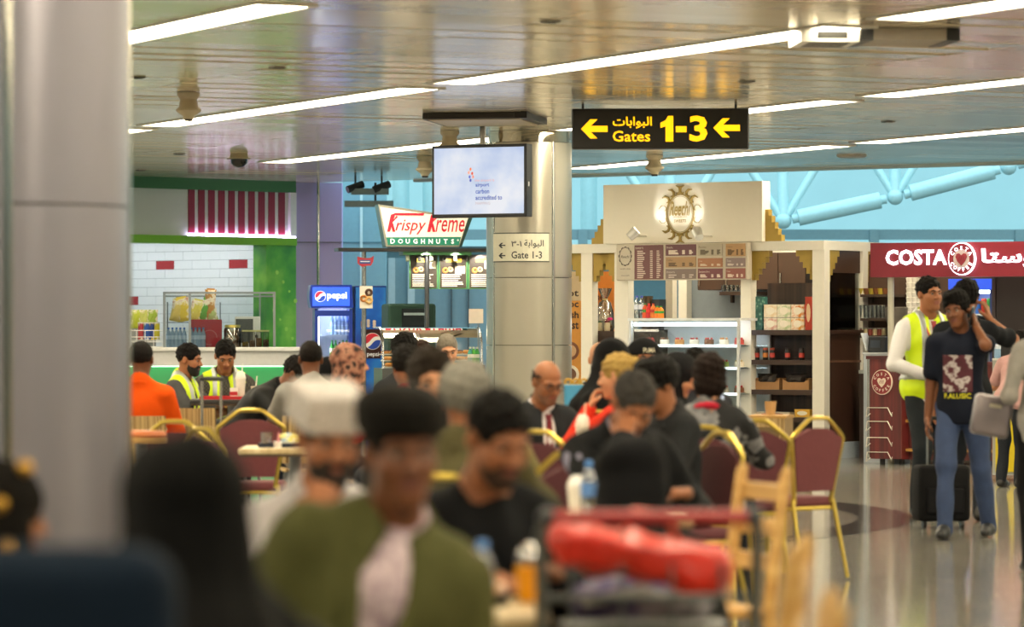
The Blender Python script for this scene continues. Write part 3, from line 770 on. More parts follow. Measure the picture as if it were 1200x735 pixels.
def steps(u, z, du, dz, n, flip=False, up=False):
    """stepped bracket outline: n steps away from u, downward or upward from z"""
    s = -1 if flip else 1; t = 1 if up else -1; P = [(u, z)]
    for i in range(n): P += [(u+s*du*(n-i), z+t*dz*i), (u+s*du*(n-i), z+t*dz*(i+1))]
    P.append((u, z+t*dz*n)); Q = []
    for p in P:
        if not Q or abs(p[0]-Q[-1][0])+abs(p[1]-Q[-1][1]) > 1e-6: Q.append(p)
    return Q
def bracket(u, z, du, dz, n, flip=False, up=False, y0=.02, y1=.10): MB().prism(steps(u, z, du, dz, n, flip, up), y0, y1).build('bracket', gold_p, kiosk)
bracket(s0, kz1, .042, .072, 5, True, True); bracket(s1, kz1, .042, .072, 5, False, True)
for i, (a, b) in enumerate(posts):
    if i in (0, 1, 3): bracket(b, kz0, .045, .066, 5)
    if i in (1, 2): bracket(a, kz0, .045, .066, 5, True)
    if i == 4: bracket(a, kz0, .045, .066, 5, True)
MB().prism(steps(0, kz0, .05, .07, 5), -.04, .04).build('bracket', gold_p, kiosk, (UR-.06, .12, 0), (0, 0, R(90)))
MB().prism(steps(0, kz0, .05, .07, 5), -.04, .04).build('bracket', gold_p, kiosk, (UR-.06, sv, 0), (0, 0, R(90)))
# oval emblem on the sign board
cu, cz = KF.u(797, -.06), KF.z(797, 251, -.06); ow = (KF.u(813, -.06)-KF.u(781, -.06))/2; oh = KF.z(797, 228, -.06)-cz; em = M('9c8546', .4, .2)
y = -.062
MB().tube([(x, y, z) for x, z in ring_pts(cu, cz, ow, oh, 36)], .008, 6, True).build('emblem_ring', em, board)
MB().tube([(x, y, z) for x, z in ring_pts(cu, cz, ow*.9, oh*.92, 36)], .003, 6, True).build('emblem_ring', em, board)
for q in range(16):
    t = 2*math.pi*(q+.5)/16; big = abs(math.sin(t)) > .35; cx_, cz_ = cu+ow*1.2*math.cos(t), cz+oh*1.18*math.sin(t); sgn = 1 if math.cos(t)*math.sin(t) > 0 else -1
    P = [(cx_+(.07-.011*k)*math.cos(t+sgn*k*.75), y, cz_+(.07-.011*k)*math.sin(t+sgn*k*.75)) for k in range(6)]
    MB().tube(P, [.005, .014, .016, .014, .011, .008] if big else [.004]*6, 6).build('emblem_scroll', em, board)
text('Reechi', em, board, cu-ow*.78, cz-.02, w=ow*1.56, h=oh*.75, y=y, bold=.02, shear=.35)
text('SWEETS', em, board, cu-ow*.45, cz-oh*.42, w=ow*.9, y=y, bold=.02)
text('pastries & more', em, board, cu-ow*.5, cz-oh*.2, w=ow*1.0, y=y, bold=0)
for px, d in ((757, 1), (834, -1)):
    o = on(KF, px, -.06, KF.z(px, 274, -.06), 'spotlight', 'small white spotlight %s under the oval gold emblem' % ('left of centre' if d > 0 else 'right of centre'), 'spotlight', 'kiosk sign spotlights')
    MB().tube([(0, .0, -.03), (0, -.27, -.03)], .012, 8).build('arm', white_p, o); MB().tube([(-.03*d, -.31, -.05), (.04*d, -.26, .03)], [.05, .062], 14).build('lamp_head', M('d6d6d2', .3, .4), o)
    MB().tube([(.041*d, -.259, .031), (.045*d, -.2565, .035)], .05, 14).build('lens', M('fff4e0', .3, emit=6), o)
    L = bpy.data.lights.new('kiosk_spot', 'SPOT'); L.energy = 9; L.spot_size = R(66); L.spot_blend = .6; L.color = (1, .95, .85); L.shadow_soft_size = .04
    lo = link('spot_beam', L, o, (.05*d, -.25, .045)); lo.rotation_euler = Vector((.27*d, .25, .26)).to_track_quat('-Z', 'Y').to_euler()
# menu board
mbu0, mbu1 = KF.u(722, -.12), KF.u(876, -.12); mz0, mz1 = KF.z(722, 329, -.12), KF.z(722, 286, -.12)
menu = ft(KF, 'menu_board', 'long beige menu board of brown panels under the sweets kiosk sign', 'menu', mbu0, -.12, mz0); mw, mh = mbu1-mbu0, mz1-mz0
RB(0, mw, 0, .08, 0, mh, r=.012).build('backing', M('c8bfae', .5), menu)
def mpan(x0, x1, z0, z1, c, tc, n, title):
    p = B(x0*mw, x1*mw, -.008, 0, z0*mh, z1*mh).build('menu_panel', M(c, .5, var=.04), menu); tm = M(tc, .6); H_ = (z1-z0)*mh
    text(title, tm, p, (x0+.008)*mw, z1*mh-.045, h=.022, y=-.010, bold=0)
    rr = random.Random(n+int(x0*99)); m = MB()
    for i in range(n):
        z = z1*mh-.07-(H_-.09)*i/max(1, n-1 if n > 1 else 1)
        for a, b in ((.10, rr.uniform(.28, .45)), (.55, .64), (.78, rr.uniform(.86, .93))): m.box(x0*mw+(x1-x0)*mw*a, x0*mw+(x1-x0)*mw*b, -.0095, -.008, z-.006, z+.006)
    tag(m.build('menu_lines', tm, p), kind='stuff')
mpan(.145, .365, .03, .955, '70484a', 'd9c9bd', 14, 'SWEETS'); mpan(.385, .615, .66, .96, '6a434a', 'e0d3c6', 4, 'Drinks'); mpan(.385, .615, .34, .62, 'b08e68', '5a4634', 3, 'Coffee'); mpan(.385, .615, .03, .30, '83736f', 'd9cfc6', 2, 'Desserts')
mpan(.63, .815, .64, .96, 'b5ab98', '6a6052', 5, 'Pastries'); mpan(.63, .815, .34, .58, 'a87454', 'e6d6c4', 4, 'Juice'); mpan(.63, .815, .03, .30, '754349', 'e0cfc6', 4, 'Sandwiches')
mpan(.84, .985, .62, .96, 'bb9468', '6f5438', 6, 'Cakes'); mpan(.84, .985, .34, .58, '8d7b7b', 'ded3cc', 4, 'Teas'); mpan(.84, .985, .03, .30, '94584f', 'e6d3c6', 4, 'Cups')
dk = M('4d4440', .6); cxm, czm = .072*mw, .66*mh
text('Reechi', dk, menu, cxm-.06, czm-.02, w=.12, y=-.004, bold=.01, shear=.3); text('www.reechi', dk, menu, cxm-.055, .12*mh, w=.11, y=-.004, bold=0); text('sweets since', dk, menu, cxm-.07, .30*mh, w=.14, y=-.004, bold=0)
for q in range(12):
    t = 2*math.pi*(q+.5)/12; MB().tube([(cxm+(.075+.012*math.sin(k))*math.cos(t+k*.16), -.004, czm+(.095+.014*math.sin(k))*math.sin(t+k*.16)) for k in range(4)], [.002, .006, .006, .002], 5).build('emblem_scroll', dk, menu)
# shelving at the kiosk's right end
su0, su1 = KF.u(879, .05), KF.u(953, .05); shelf = ft(KF, 'shelf_unit', 'dark wood product shelves at the right end of the sweets kiosk', 'shelf', su0, .03); SW = su1-su0
B(0, SW, .40, .43, 0, kz0-.36).build('back_panel', dwood, shelf)
SY = {}
for py in (389, 424, 459, 491):
    z = KF.z(915, py, .03); SY[py] = z+.02; B(-.02, SW+.02, -.02, .40, z-.035, z+.02).build('shelf_board', M('3d2a20', .4), shelf)
B(0, SW, .02, .40, 0, .12).build('plinth', dwood, shelf)
def prod(px0, px1, py0, key, v, depth, mat, name, label, cat, lab=None, group=None, fr=KF, zz=None, r=0):
    z = SY[key] if zz is None else zz; u0, u1 = fr.u(px0, v), fr.u(px1, v); h = fr.z((px0+px1)/2, py0, v)-z; o = fr.thing(name, label, cat, u0, v, z, group); w = u1-u0
    MB().rbox(0, w, 0, depth, 0, h, r=r or .004).build('carton', mat, o)
    B(-.001, w+.001, -.0015, depth, h-.006, h+.001).build('lid', mat, o)
    if lab is not None: MB().prism(ring_pts(w/2, h*.52, w*.33, h*.28, 16), -.0022, 0).build('front_label', lab, o)
    return o
prod(882, 893, 348, 389, .10, .12, Mpat('teal_floral', 'voronoi', ['8fb0a4', '3f7a72', '2c5f5a'], 22, .5, stops=[.1, .35, .6]), 'gift_box', 'tall teal patterned gift box at the left of the top shelf', 'box')
prod(943.5, 951, 348, 389, .10, .12, M('c0391f', .5), 'gift_box', 'tall red gift box at the right of the top shelf', 'box', M('e8c9a0', .5))
tc_ = [('d9a08e', 'green'), ('e2d3b8', 'cream'), ('d9852c', 'orange')]
zmid = KF.z(918, 372, .1)
for r_ in range(2):
    for c_ in range(3):
        x0 = 895+c_*16; a = [['d8a493', 'c3cf9d', 'e09a3c'], ['e6cfa6', 'b9c89a', 'd97f22']][r_][c_]
        prod(x0, x0+15.4, 372.6 if r_ == 0 else 357, 389, .11, .10, Mpat('tea_print', 'noise', [a, 'f0e6d2', a], 14, .5), 'tea_box', '%s tea carton in the %s row of the top shelf' % (['pink and cream', 'green and white', 'orange'][c_], ['lower', 'upper'][r_]), 'box', M('f3ead8', .5), 'tea cartons on the kiosk shelf', zz=None if r_ == 0 else zmid)
def jar(fr, px, v, z, w, h, mat, lidm, name, label, cat, group=None, bodylab=None):
    o = fr.thing(name, label, cat, fr.u(px, v), v, z, group); r = w/2
    MB().lathe([(r*.9, 0), (r, .006), (r, h*.74), (r*.86, h*.82)], n=14).build('jar_body', mat, o, smooth=True); MB().lathe([(r*.9, h*.82), (r*.9, h*.99), (r*.8, h)], n=14).build('lid', lidm, o, smooth=True)
    if bodylab is not None: MB().lathe([(r*1.01, h*.2), (r*1.01, h*.58)], n=14).build('label_band', bodylab, o, smooth=True)
    return o
blk = M('191516', .35)
for k, px in enumerate((887, 897, 905, 923, 939.5)):
    jar(KF, px, .12, SY[424], .062, .135, blk, M('25201f', .4) if k not in (1, 2) else M('b5492c', .4), 'coffee_jar', 'small black coffee jar, %s from the left on the second shelf' % ORD[k], 'jar', 'black jars on the kiosk shelf', M('c8453a' if k != 1 else 'd8843a', .5))
for k, (a, b) in enumerate(((885, 913), (917, 948))):
    o = KF.thing('kraft_basket', '%s open kraft tray holding a dark coffee pouch on the third shelf' % ('left' if k == 0 else 'right'), 'tray', KF.u(a, .1), .1, SY[459], 'kraft trays'); w = KF.u(b, .1)-KF.u(a, .1)
    kr = M('b3875a', .8); MB().prism([(0, 0), (w, 0), (w, .12), (w*.8, .085), (w*.2, .085), (0, .12)], 0, .006).build('front_wall', kr, o); MB().box(0, .006, .006, .2, 0, .13).build('side_wall', kr, o); MB().box(w-.006, w, .006, .2, 0, .13).build('side_wall', kr, o); B(0, w, .006, .2, 0, .006).build('bottom', kr, o); B(0, w, .2, .206, 0, .13).build('back_wall', kr, o)
    p = KF.thing('coffee_pouch', 'dark coffee pouch with a cream label lying in the %s kraft tray' % ('left' if k == 0 else 'right'), 'pouch', KF.u((a+b)/2, .2), .2, SY[459]+.012, 'coffee pouches')
    pillow(w*.82, .17, .12, seed=k).build('pouch_body', M('2a211d', .4), p, (0, -.02, 0), (R(-8), 0, 0)); B(-.03, .03, -.066, -.06, .05, .12).build('front_label', M('e6dcc2', .6), p, None, (R(-8), R(18), 0))
prod(885, 925, 483, 491, .10, .12, M('d8cdbb', .6), 'biscuit_box', 'flat pale biscuit box on the lowest kiosk shelf', 'box', M('a05a4a', .6)); prod(931, 949, 480, 491, .10, .12, M('dfae3e', .6), 'biscuit_box', 'yellow and white biscuit box on the lowest kiosk shelf', 'box', M('f4ecd6', .6))
# left shelf and posters
l0, l1 = KF.u(692, .1), KF.u(721, .1); ls = ft(KF, 'shelf_unit', 'short dark wood shelf with gift jars beside the round column', 'shelf', l0, .12); lz = KF.z(706, 388, .12); LW = l1-l0
B(0, LW, 0, .4, lz-.06, lz).build('shelf_board', M('3d2a20', .4), ls); B(0, LW, .02, .4, 0, lz-.06).build('cabinet', dwood, ls)
for k in range(3): jar(KF, 696.5+k*7.5, .25, lz, .066, .12, M('d8c9a4', .3), M('7a2f36' if k == 2 else '59683a', .5), 'gift_jar', 'small gift jar of sweets, %s from the left beneath the cellophane bag' % ORD[k], 'jar', 'gift jars')
gb = KF.thing('gift_bag', 'clear cellophane gift bag tied at the neck beside the column', 'bag', KF.u(709, .34), .34, lz)
MB().lathe([(.10, 0), (.115, .05), (.10, .22), (.07, .33), (.022, .37), (.05, .42), (.085, .50)], n=18).build('cellophane', glass('d9d4c6', .12, .30), gb, smooth=True); MB().sph((0, 0, .12), (.075, .075, .11)).build('sweets_pack', M('c9b48c', .6), gb); MB().tube([(.028*math.cos(t), .028*math.sin(t), .37) for t in np.linspace(0, 6.0, 12)], .008, 6, True).build('ribbon', M('b9a468', .5), gb)
fl = KF.thing('silk_flower', 'magenta fabric flower on the kiosk shelf jars', 'flower', KF.u(715, .20), .20, lz+.122)
for q in range(6): MB().sph((.018*math.cos(q), .018*math.sin(q), .018), (.016, .016, .018), 8, 6).build('petal', M('d0156c', .6), fl)
for px0, px1, v, c, tx, lab in ((652, 682, .9, 'd8953f', ['Hot', 'choc', 'fresh', 'roast'], 'orange poster with roast lettering behind the round column'), (694, 722, 1.3, 'd8852f', ['the'], 'plain orange poster with the word the behind the gift bag')):
    u0, u1 = KF.u(px0, v), KF.u(px1, v); o = ft(KF, 'wall_poster', lab, 'poster', u0, v, 0); w = u1-u0; zt = KF.z(px1, 318, v)
    B(0, w, 0, .03, .1, zt).build('poster_panel', M(c, .6), o)
    if len(tx) > 1:
        B(0, w, -.004, 0, zt-.35, zt).build('print_block', M('cdb694', .6), o)
        for k, t in enumerate(tx): text(t, M('3a2a20', .6), o, w*.12, zt-.30-.13*k, w=w*.76, h=.085, y=-.006, bold=.02)
        for k in range(3): MB().prism(ring_pts(w*.55, zt-.95-.28*k, w*.34, .11), -.006, 0).build('cup_print', M(['7a4a30', 'e8e0d2', '5a3826'][k], .6), o); MB().prism(ring_pts(w*.55, zt-.95-.28*k, w*.24, .075), -.008, 0).build('cup_print', M(['caa27a', '6a4630', 'b08a60'][k], .6), o)
    else: text(tx[0], M('3a2a20', .6), o, w*.02, KF.z(705, 352, v), h=.09, y=-.004, bold=.02)
# back of the kiosk: wall, cabinets, machine
struct('wall_kiosk', B(UL, UR, 3.02, 3.1, 0, kz0), M('8f9aa3', .6), loc=KF.C, rot=(0, 0, KF.a))
cb = on(KF, 818, 2.55, 0, 'wall_cabinet', 'dark brown wall cabinet inside the sweets kiosk', 'cabinet'); w = KF.u(945, 2.55)-KF.u(818, 2.55); z0, z1 = KF.z(840, 340, 2.55), KF.z(840, 297, 2.55)
B(0, w, 0, .4, z0, z1).build('carcass', dwood, cb)
for k in range(4): d = B(w*k/4+.006, w*(k+1)/4-.006, -.02, 0, z0+.006, z1-.006).build('door', M('4a3426', .4), cb); B(w*k/4+.03, w*k/4+.05, -.04, -.02, z0+.05, z0+.2).build('handle', chrome2, d)
pr = on(KF, 838, 2.3, 0, 'back_counter', 'brown back counter with coffee equipment inside the sweets kiosk', 'counter'); w = KF.u(950, 2.3)-KF.u(836, 2.3)
B(0, w, 0, .6, 0, 1.0).build('carcass', dwood, pr); B(-.02, w+.02, -.02, .6, 1.0, 1.04).build('worktop', M('6b4b38', .4), pr)
cmn = on(KF, 838, 2.35, 1.04, 'espresso_machine', 'dark espresso machine with brass trim inside the sweets kiosk', 'machine')
RB(0, .75, .05, .5, 0, .42, r=.03).build('housing', M('4a3a30', .35, .3), cmn); B(.02, .73, -.1, .05, .06, .1).build('drip_tray', M('8a7a42', .3, .8), cmn); MB().lathe([(.05, .42), (.05, .5), (.03, .52)], (.2, .25, 0)).build('steam_cap', M('b8923c', .25, 1), cmn)
for x in (.25, .5): MB().tube([(x, 0, .26), (x, -.14, .24)], .02, 8).build('portafilter', M('1d1815', .4), cmn)
for k in range(7):
    g = KF.thing('glass_tumbler', 'small glass tumbler, %s on the shelf above the espresso machine' % ORD[k], 'glass', KF.u(848+k*5, 2.5), 2.5, KF.z(860, 343, 2.5)+.012, 'tumblers over the espresso machine')
    MB().lathe([(.025, 0), (.03, .08), (.027, .08), (.023, .006)], n=12).build('tumbler', glass('dfe6e6', .03, .25), g, smooth=True)
ts = on(KF, 843, 2.36, 0, 'glass_shelf', 'thin dark shelf carrying tumblers inside the sweets kiosk', 'shelf'); B(0, KF.u(884, 2.36)-KF.u(843, 2.36), 0, .3, KF.z(860, 343, 2.36)-.03, KF.z(860, 343, 2.5)+.01).build('board', M('3a2a20', .4), ts); B(0, .03, .25, .3, KF.z(860, 343, 2.36)-.12, KF.z(860, 343, 2.36)-.03).build('shelf_support', M('3a2a20', .4), ts)
# glass cake showcase
su, sw_ = KF.u(737, -.28), KF.u(866, -.28)-KF.u(737, -.28); case = ft(KF, 'cake_showcase', 'tall lit glass cake showcase under the menu board', 'showcase', su, -.28); ct = KF.z(800, 376, -.28)
wf = M('dfe3e6', .3, .2)
B(0, sw_, 0, .7, 0, .42).build('base', white_p, case)
for x in (0, sw_-.03):
    for yy in (0, .67): B(x, x+.03, yy, yy+.03, .42, ct).build('upright', wf, case)
B(-.01, sw_+.01, -.01, .71, ct, ct+.03).build('top', M('e8ecee', .3), case); B(.05, sw_-.05, .03, .07, ct-.06, ct-.02).build('light_tube', M('f6fbff', .4, var=.01, emit=9), case)
B(.03, sw_-.03, .004, .010, .42, ct).build('front_pane', GL, case); B(.03, sw_-.03, .69, .696, .42, ct).build('back_pane', M('dfe8ec', .4), case)
CZ = [KF.z(800, p, -.28) for p in (404, 430, 460)]
for k, z in enumerate(CZ):
    B(.03, sw_-.03, .04, .66, z-.02, z-.008).build('shelf', glass('e6efef', .02, .3), case); B(.03, sw_-.03, .03, .04, z-.028, z).build('light_tube' if k < 2 else 'shelf_edge', M('f6fbff', .4, var=.01, emit=3), case)
cc = ['b9463c', 'd8c39a', '7a4a2c', 'e6d8c6', 'c98a4a', '8fae4a']; nn = 0
for k, z in enumerate(CZ):
    for i in range(7):
        x = .14+(sw_-.28)*i/6; o = KF.thing('cream_cake', 'small decorated cake, %s from the left on the %s showcase shelf' % (ORD[i], ['upper', 'middle', 'lower'][k]), 'cake', su+x, -.05, z-.008, 'cakes in the glass showcase'); c = cc[(i*2+k) % 6]; nn += 1
        MB().lathe([(.075, 0), (.085, .008), (.08, .01)], n=16).build('plate', M('e9e6e0', .3), o, smooth=True); MB().lathe([(.055, .01), (.055, .06), (.05, .066)], n=14).build('sponge', M('e8dcc6' if (i+k) % 2 else c, .7), o, smooth=True)
        for q in range(5): MB().sph((.035*math.cos(q*1.256), .035*math.sin(q*1.256), .076), .014, 8, 6).build('topping', M(c if (i+k) % 2 else 'c03a3a', .5), o)
def bottle(fr, px, v, z, h, r, bm, cm, label, group=None, name='water_bottle', cat='bottle', lb=None):
    o = fr.thing(name, label, cat, fr.u(px, v), v, z, group)
    MB().lathe([(r*.85, 0), (r, h*.03), (r, h*.28), (r*.92, h*.33), (r, h*.38), (r, h*.62), (r*.75, h*.76), (r*.38, h*.86), (r*.38, h*.92)], n=12).build('bottle_body', bm, o, smooth=True)
    MB().lathe([(r*.44, h*.91), (r*.44, h), (r*.3, h*1.005)], n=10).build('cap', cm, o, smooth=True); MB().lathe([(r*1.02, h*.40), (r*1.02, h*.60)], n=12).build('label_band', lb or cm, o, smooth=True); return o
for k, px in enumerate((746.5, 752)): bottle(KF, px, 0, ct+.03, .26, .035, glass('dfe8f0', .05, .2), M('4858b8', .4), 'clear water bottle with blue cap, %s one on the cake showcase' % ['left', 'right'][k], 'water bottles on the showcase', lb=M('dfe4f2', .5))
for k, (px, c, c2) in enumerate(((756, 'd9542a', '4c8a3a'), (760.5, 'c01f28', 'd83a30'), (765.5, 'd8741f', 'c0382a'), (770.5, 'ea7d16', '3f9a3a'), (774.5, 'ee8a1a', '3f9a3a'))):
    bottle(KF, px, 0, ct+.03, .17 if k < 3 else .14, .036, M(c, .3), M(c2, .4), 'orange or red juice bottle, %s from the left on the cake showcase' % ORD[k], 'juice bottles on the showcase', 'juice_bottle')
dp = on(KF, 744, .25, 0, 'paper_cup_dispenser', 'dark paper cup stack and leaflet holder behind the juice bottles', 'dispenser'); B(-.1, .35, 0, .4, 0, ct-.1).build('stand', dwood, dp)
MB().lathe([(.06, ct-.1), (.07, ct+.26), (.075, ct+.29)], (.1, .1, 0)).build('cup_stack', M('4a3c28', .4), dp, smooth=True); B(.2, .3, .05, .2, ct-.1, ct+.25).build('holder', M('2a2d33', .4), dp); B(-.09, .02, .02, .05, ct-.1, ct+.22).build('leaflet_card', M('d9dcd2', .5), dp)
# ---- hanging gates sign
def arrow(x, z, w, h, t):
    return [(x, z), (x+h*.48, z+h/2), (x+h*.86, z+h/2), (x+h*.50, z+t/2), (x+w, z+t/2), (x+w, z-t/2), (x+h*.50, z-t/2), (x+h*.86, z-h/2), (x+h*.48, z-h/2)]
GF = Fr(774, 35.0, -1.5); gw = GF.u(878)-GF.u(670); gz0, gz1 = GF.z(774, 174.5), GF.z(774, 127); gh = gz1-gz0
gs = ft(GF, 'gates_sign', 'black hanging sign with yellow gates arrows and numbers', 'sign', GF.u(670), 0, gz0); gs['_o'] = (GF.u(670), 0, gz0)
ye = M('ffbe0a', .4, var=.01, emit=1.5); RB(0, gw, 0, .16, 0, gh, r=.015).build('sign_box', M('15130f', .35), gs)
px2 = lambda px: (px-670)/208*gw; pz2 = lambda py: (174.5-py)/47.5*gh
for x in (681, 866-30): MB().prism(arrow(px2(x), pz2(151 if x < 700 else 150), px2(701), gh*.47, gh*.15), -.003, 0).build('arrow', ye, gs)
text('Gates', ye, gs, px2(718), pz2(166), w=px2(762)-px2(718), h=gh*.27, y=-.003, bold=.012); text('3', ye, gs, px2(808), pz2(166), w=px2(829)-px2(808), h=gh*.64, y=-.003, bold=.03); B(px2(792), px2(804.5), -.003, 0, pz2(155), pz2(148)).build('hyphen', ye, gs)
MB().prism([(px2(a), pz2(b)) for a, b in ((780, 166), (789, 166), (789, 136), (783, 136), (780, 141), (774, 144), (774, 150), (780, 148))], -.003, 0).build('numeral', ye, gs)
AR = lambda s: s[::-1]
text(AR('\uFE8D\uFEDF\uFE92\uFEEE\uFE8D\uFE91\uFE8E\uFE95'), ye, gs, px2(718), pz2(150.5), w=px2(764)-px2(718), h=gh*.29, y=-.003, bold=.02)
for x in (.1, gw-.12): MB().tube([(x, .08, gh), (x, .08, H-gz0)], .012, 8).build('hanger', M('2a2822', .4), gs)
# ---- monitor and its mount
TF = Fr(565, 37.6, -27); tu0, tu1 = TF.u(506), TF.u(617); tz0, tz1 = TF.z(617, 254), TF.z(617, 168); tv = ft(TF, 'monitor', 'hanging flat monitor showing a pale blue airport message', 'monitor', tu0, 0, tz0); tw, th = tu1-tu0, tz1-tz0
RB(0, tw, 0, .13, 0, th, r=.008).build('casing', M('17171c', .35), tv)
def screen_mat():
    m = Mpat('screen_sky', 'noise', ['b9cdf2', 'dbe6fb', 'f4f7ff'], 2.2, .3, stops=[.3, .5, .66]); nt = m.node_tree; b = nt.nodes['Principled BSDF']
    nt.links.new(b.inputs['Base Color'].links[0].from_socket, b.inputs['Emission Color']); b.inputs['Emission Strength'].default_value = .92; l_ = b.inputs['Base Color'].links[0]; nt.links.remove(l_); b.inputs['Base Color'].default_value = (.02, .02, .03, 1); return m
scr = B(.028, tw-.028, -.004, 0, .035, th-.03).build('screen', screen_mat(), tv); bl = M('3050b0', .5, emit=.5); pk = M('d89a9a', .5, emit=.5)
tx = lambda px: (px-506)/111*tw; tz = lambda py: (254-py)/86*th
text('the airport is', pk, scr, tx(557), tz(212.5), w=tx(580)-tx(557)+0, h=.03, y=-.007, bold=0)
for t, py, pe in (('airport', 219, 574), ('carbon', 226, 574), ('accredited to', 233.5, 589)): text(t, bl, scr, tx(558), tz(py), w=tx(pe)-tx(558), h=.046, y=-.007, bold=.02)
text('MAPPING', M('b8a8b0', .5, emit=.4), scr, tx(558), tz(239), w=tx(575)-tx(558), h=.025, y=-.007, bold=0)
for k, (px, py, c) in enumerate(((552, 197, 'e0784a'), (554, 202, 'd85a3a'), (550, 201, 'e8a08a'), (551, 206, '4a5cb8'), (552, 210, '3a4ca8'), (555, 206, 'd88a7a'))): MB().prism(ring_pts(tx(px), tz(py), .011, .016, 10), -.007, -.004).build('logo_dot', M(c, .5, emit=.7), scr)
MB().tube([(tw*.5, .08, th), (tw*.5, .08, H-tz0)], .03, 10).build('hanging_pole', M('8a8780', .3, .6), tv); B(tw*.5-.12, tw*.5+.12, .02, .16, th-.3, th).build('mount_bracket', M('33322f', .4), tv); B(tw-.005, tw+.001, .04, .06, th*.42, th*.48).build('status_light', M('e6e6e6', .3), tv)
vb = thing('ceiling_grille', 'dark slotted ceiling box with a cream underside above the monitor', 'vent', XY(562, 37.0, H), R(-14))
MB().flat([(-.40, -.62), (.62, -.62), (.52, .62), (-.52, .62)], -.06, -.002).build('box_body', M('221f1c', .5), vb); MB().flat([(-.36, -.56), (.54, -.56), (.44, .56), (-.46, .56)], -.07, -.06).build('underside', M('b5a688', .5), vb)
for k in range(5): B(-.35, .5, -.63, -.622, -.052+k*.009, -.047+k*.009).build('slat', M('3a3631', .5), vb)
# ---- gate plate on the column
gp = thing('gate_plate', 'small cream gate direction plate fixed to the round column', 'sign', XY(620, 40.0), 0); cr = .449; gm = M('d8d6c4', .5); bk2 = M('2c3038', .5)
GPX = [(px-620)/F*39.6 for px in (578, 643.5)]; gpz = [CH+(HY-p)/F*39.6 for p in (306, 274)]
t0, t1 = math.asin(max(-.95, GPX[0]/cr)), math.asin(GPX[1]/cr)
def curve_box(t0, t1, z0, z1, r0, r1, n=14):
    vs = []; fs = []
    for i in range(n+1):
        t = t0+(t1-t0)*i/n
        for r in (r1, r0):
            for z in (z0, z1): vs.append((r*math.sin(t), -r*math.cos(t), z))
    for i in range(n):
        a = 4*i; b = a+4; fs += [(a, b, b+1, a+1), (a+2, a+3, b+3, b+2), (a+1, b+1, b+3, a+3), (a, a+2, b+2, b)]
    L = 4*n; fs += [(0, 1, 3, 2), (L, L+2, L+3, L+1)]; return MB().add(vs, fs)
curve_box(t0, t1, gpz[0]-.012, gpz[1]+.012, cr-.002, cr+.004).build('plate_border', M('50524e', .4), gp); curve_box(t0+.01, t1-.01, gpz[0], gpz[1], cr-.002, cr+.006).build('plate', gm, gp)
def wrapped(me_obj, r):
    me = me_obj.data; n = len(me.vertices); c = np.empty(n*3, 'f'); me.vertices.foreach_get('co', c); c = c.reshape(-1, 3); x = np.clip(c[:, 0]/r, -.99, .99); t = np.arcsin(x); c[:, 0] = r*np.sin(t); c[:, 1] = -r*np.cos(t); me.vertices.foreach_set('co', c.ravel()); me.update()
gx = lambda px: (px-620)/F*39.55; gzz = lambda py: CH+(HY-py)/F*39.55
for t, x0, x1, y0, y1 in (('Gate 1-3', 599, 635, 303, 294.5), (AR('\uFE8D\uFEDF\uFE92\uFEEE\uFE8D\uFE91\uFE94')+' ', 614, 637, 291, 281), ('٣-١', 599, 611, 289, 282)):
    if t[0] == '٣': t = '٣-١'
    wrapped(text(t, bk2, gp, gx(x0), gzz(y0), w=gx(x1)-gx(x0), h=gzz(y1)-gzz(y0), bold=.012), cr+.008)
for py in (287.5, 299.5):
    P = arrow(gx(584), gzz(py), gx(592)-gx(584), .055, .012); o = MB().prism(P, -.002, 0).build('arrow', bk2, gp); wrapped(o, cr+.008)
# ---- snack shop on the left: fascia, tiled wall, counter
LF = Fr(347, 53.1, 43); u60 = LF.u(60)
fas = ft(LF, 'shop_fascia', 'green and white shop fascia with red vertical stripes', 'fascia')
def fz(py): return LF.z(347, py)
B(u60, 0, 0, .3, fz(226), H).build('green_band', M('3f7a4c', .5), fas); B(u60, 0, .05, .3, fz(279), fz(226)).build('white_panel', M('d5dcd6', .5, var=.02), fas); B(u60, 0, -.02, .3, fz(288), fz(279)).build('lime_band', M('7cbf1e', .4), fas)
for k in range(10):
    p = 223+k*11.75; B(LF.u(p), LF.u(p+7.2), 0.035, .05, fz(278)+.03, fz(226)).build('red_stripe', M('8e1f3c', .45), fas)
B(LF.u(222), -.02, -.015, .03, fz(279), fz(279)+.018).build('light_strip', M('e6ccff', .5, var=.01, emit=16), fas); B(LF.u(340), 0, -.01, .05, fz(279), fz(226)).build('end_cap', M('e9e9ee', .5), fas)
gpil = Mpat('green_mural', 'noise', ['2f8a3a', '58b03a', '8fd04a'], 1.6, .4)
pil = ft(LF, 'shop_pilaster', 'bright green printed pilaster at the snack shop corner', 'pilaster', LF.u(312)); B(0, -LF.u(312), 0, .28, 0, fz(288)).build('panel', gpil, pil)
for k in range(9): MB().prism(ring_pts(.08+.055*((k*7) % 9), 1.2+.13*k, .018+.006*(k % 3), .018+.006*(k % 3), 12), -.004, 0).build('printed_dot', M('a8dc5a', .4), pil)
TWF = Fr(312, 54.3, -40); tu = TWF.u(120); tw_ = struct('wall_tiles', B(tu, .05, .012, .15, 0, 3.3), M('9fa6aa', .7), loc=TWF.C, rot=(0, 0, TWF.a))
tile_w, tile_h = TWF.u(311)-TWF.u(289), .128; tmw = M('e6eaec', .18, var=.03); tmr = M('a83238', .2)
base_t = {c: B(.003, tile_w-.003, 0, .014, .003, tile_h-.003).mesh('tile', c) for c in (tmw, tmr)}
zr = TWF.z(289, 307); r0 = round((TWF.z(300, 420))/tile_h)
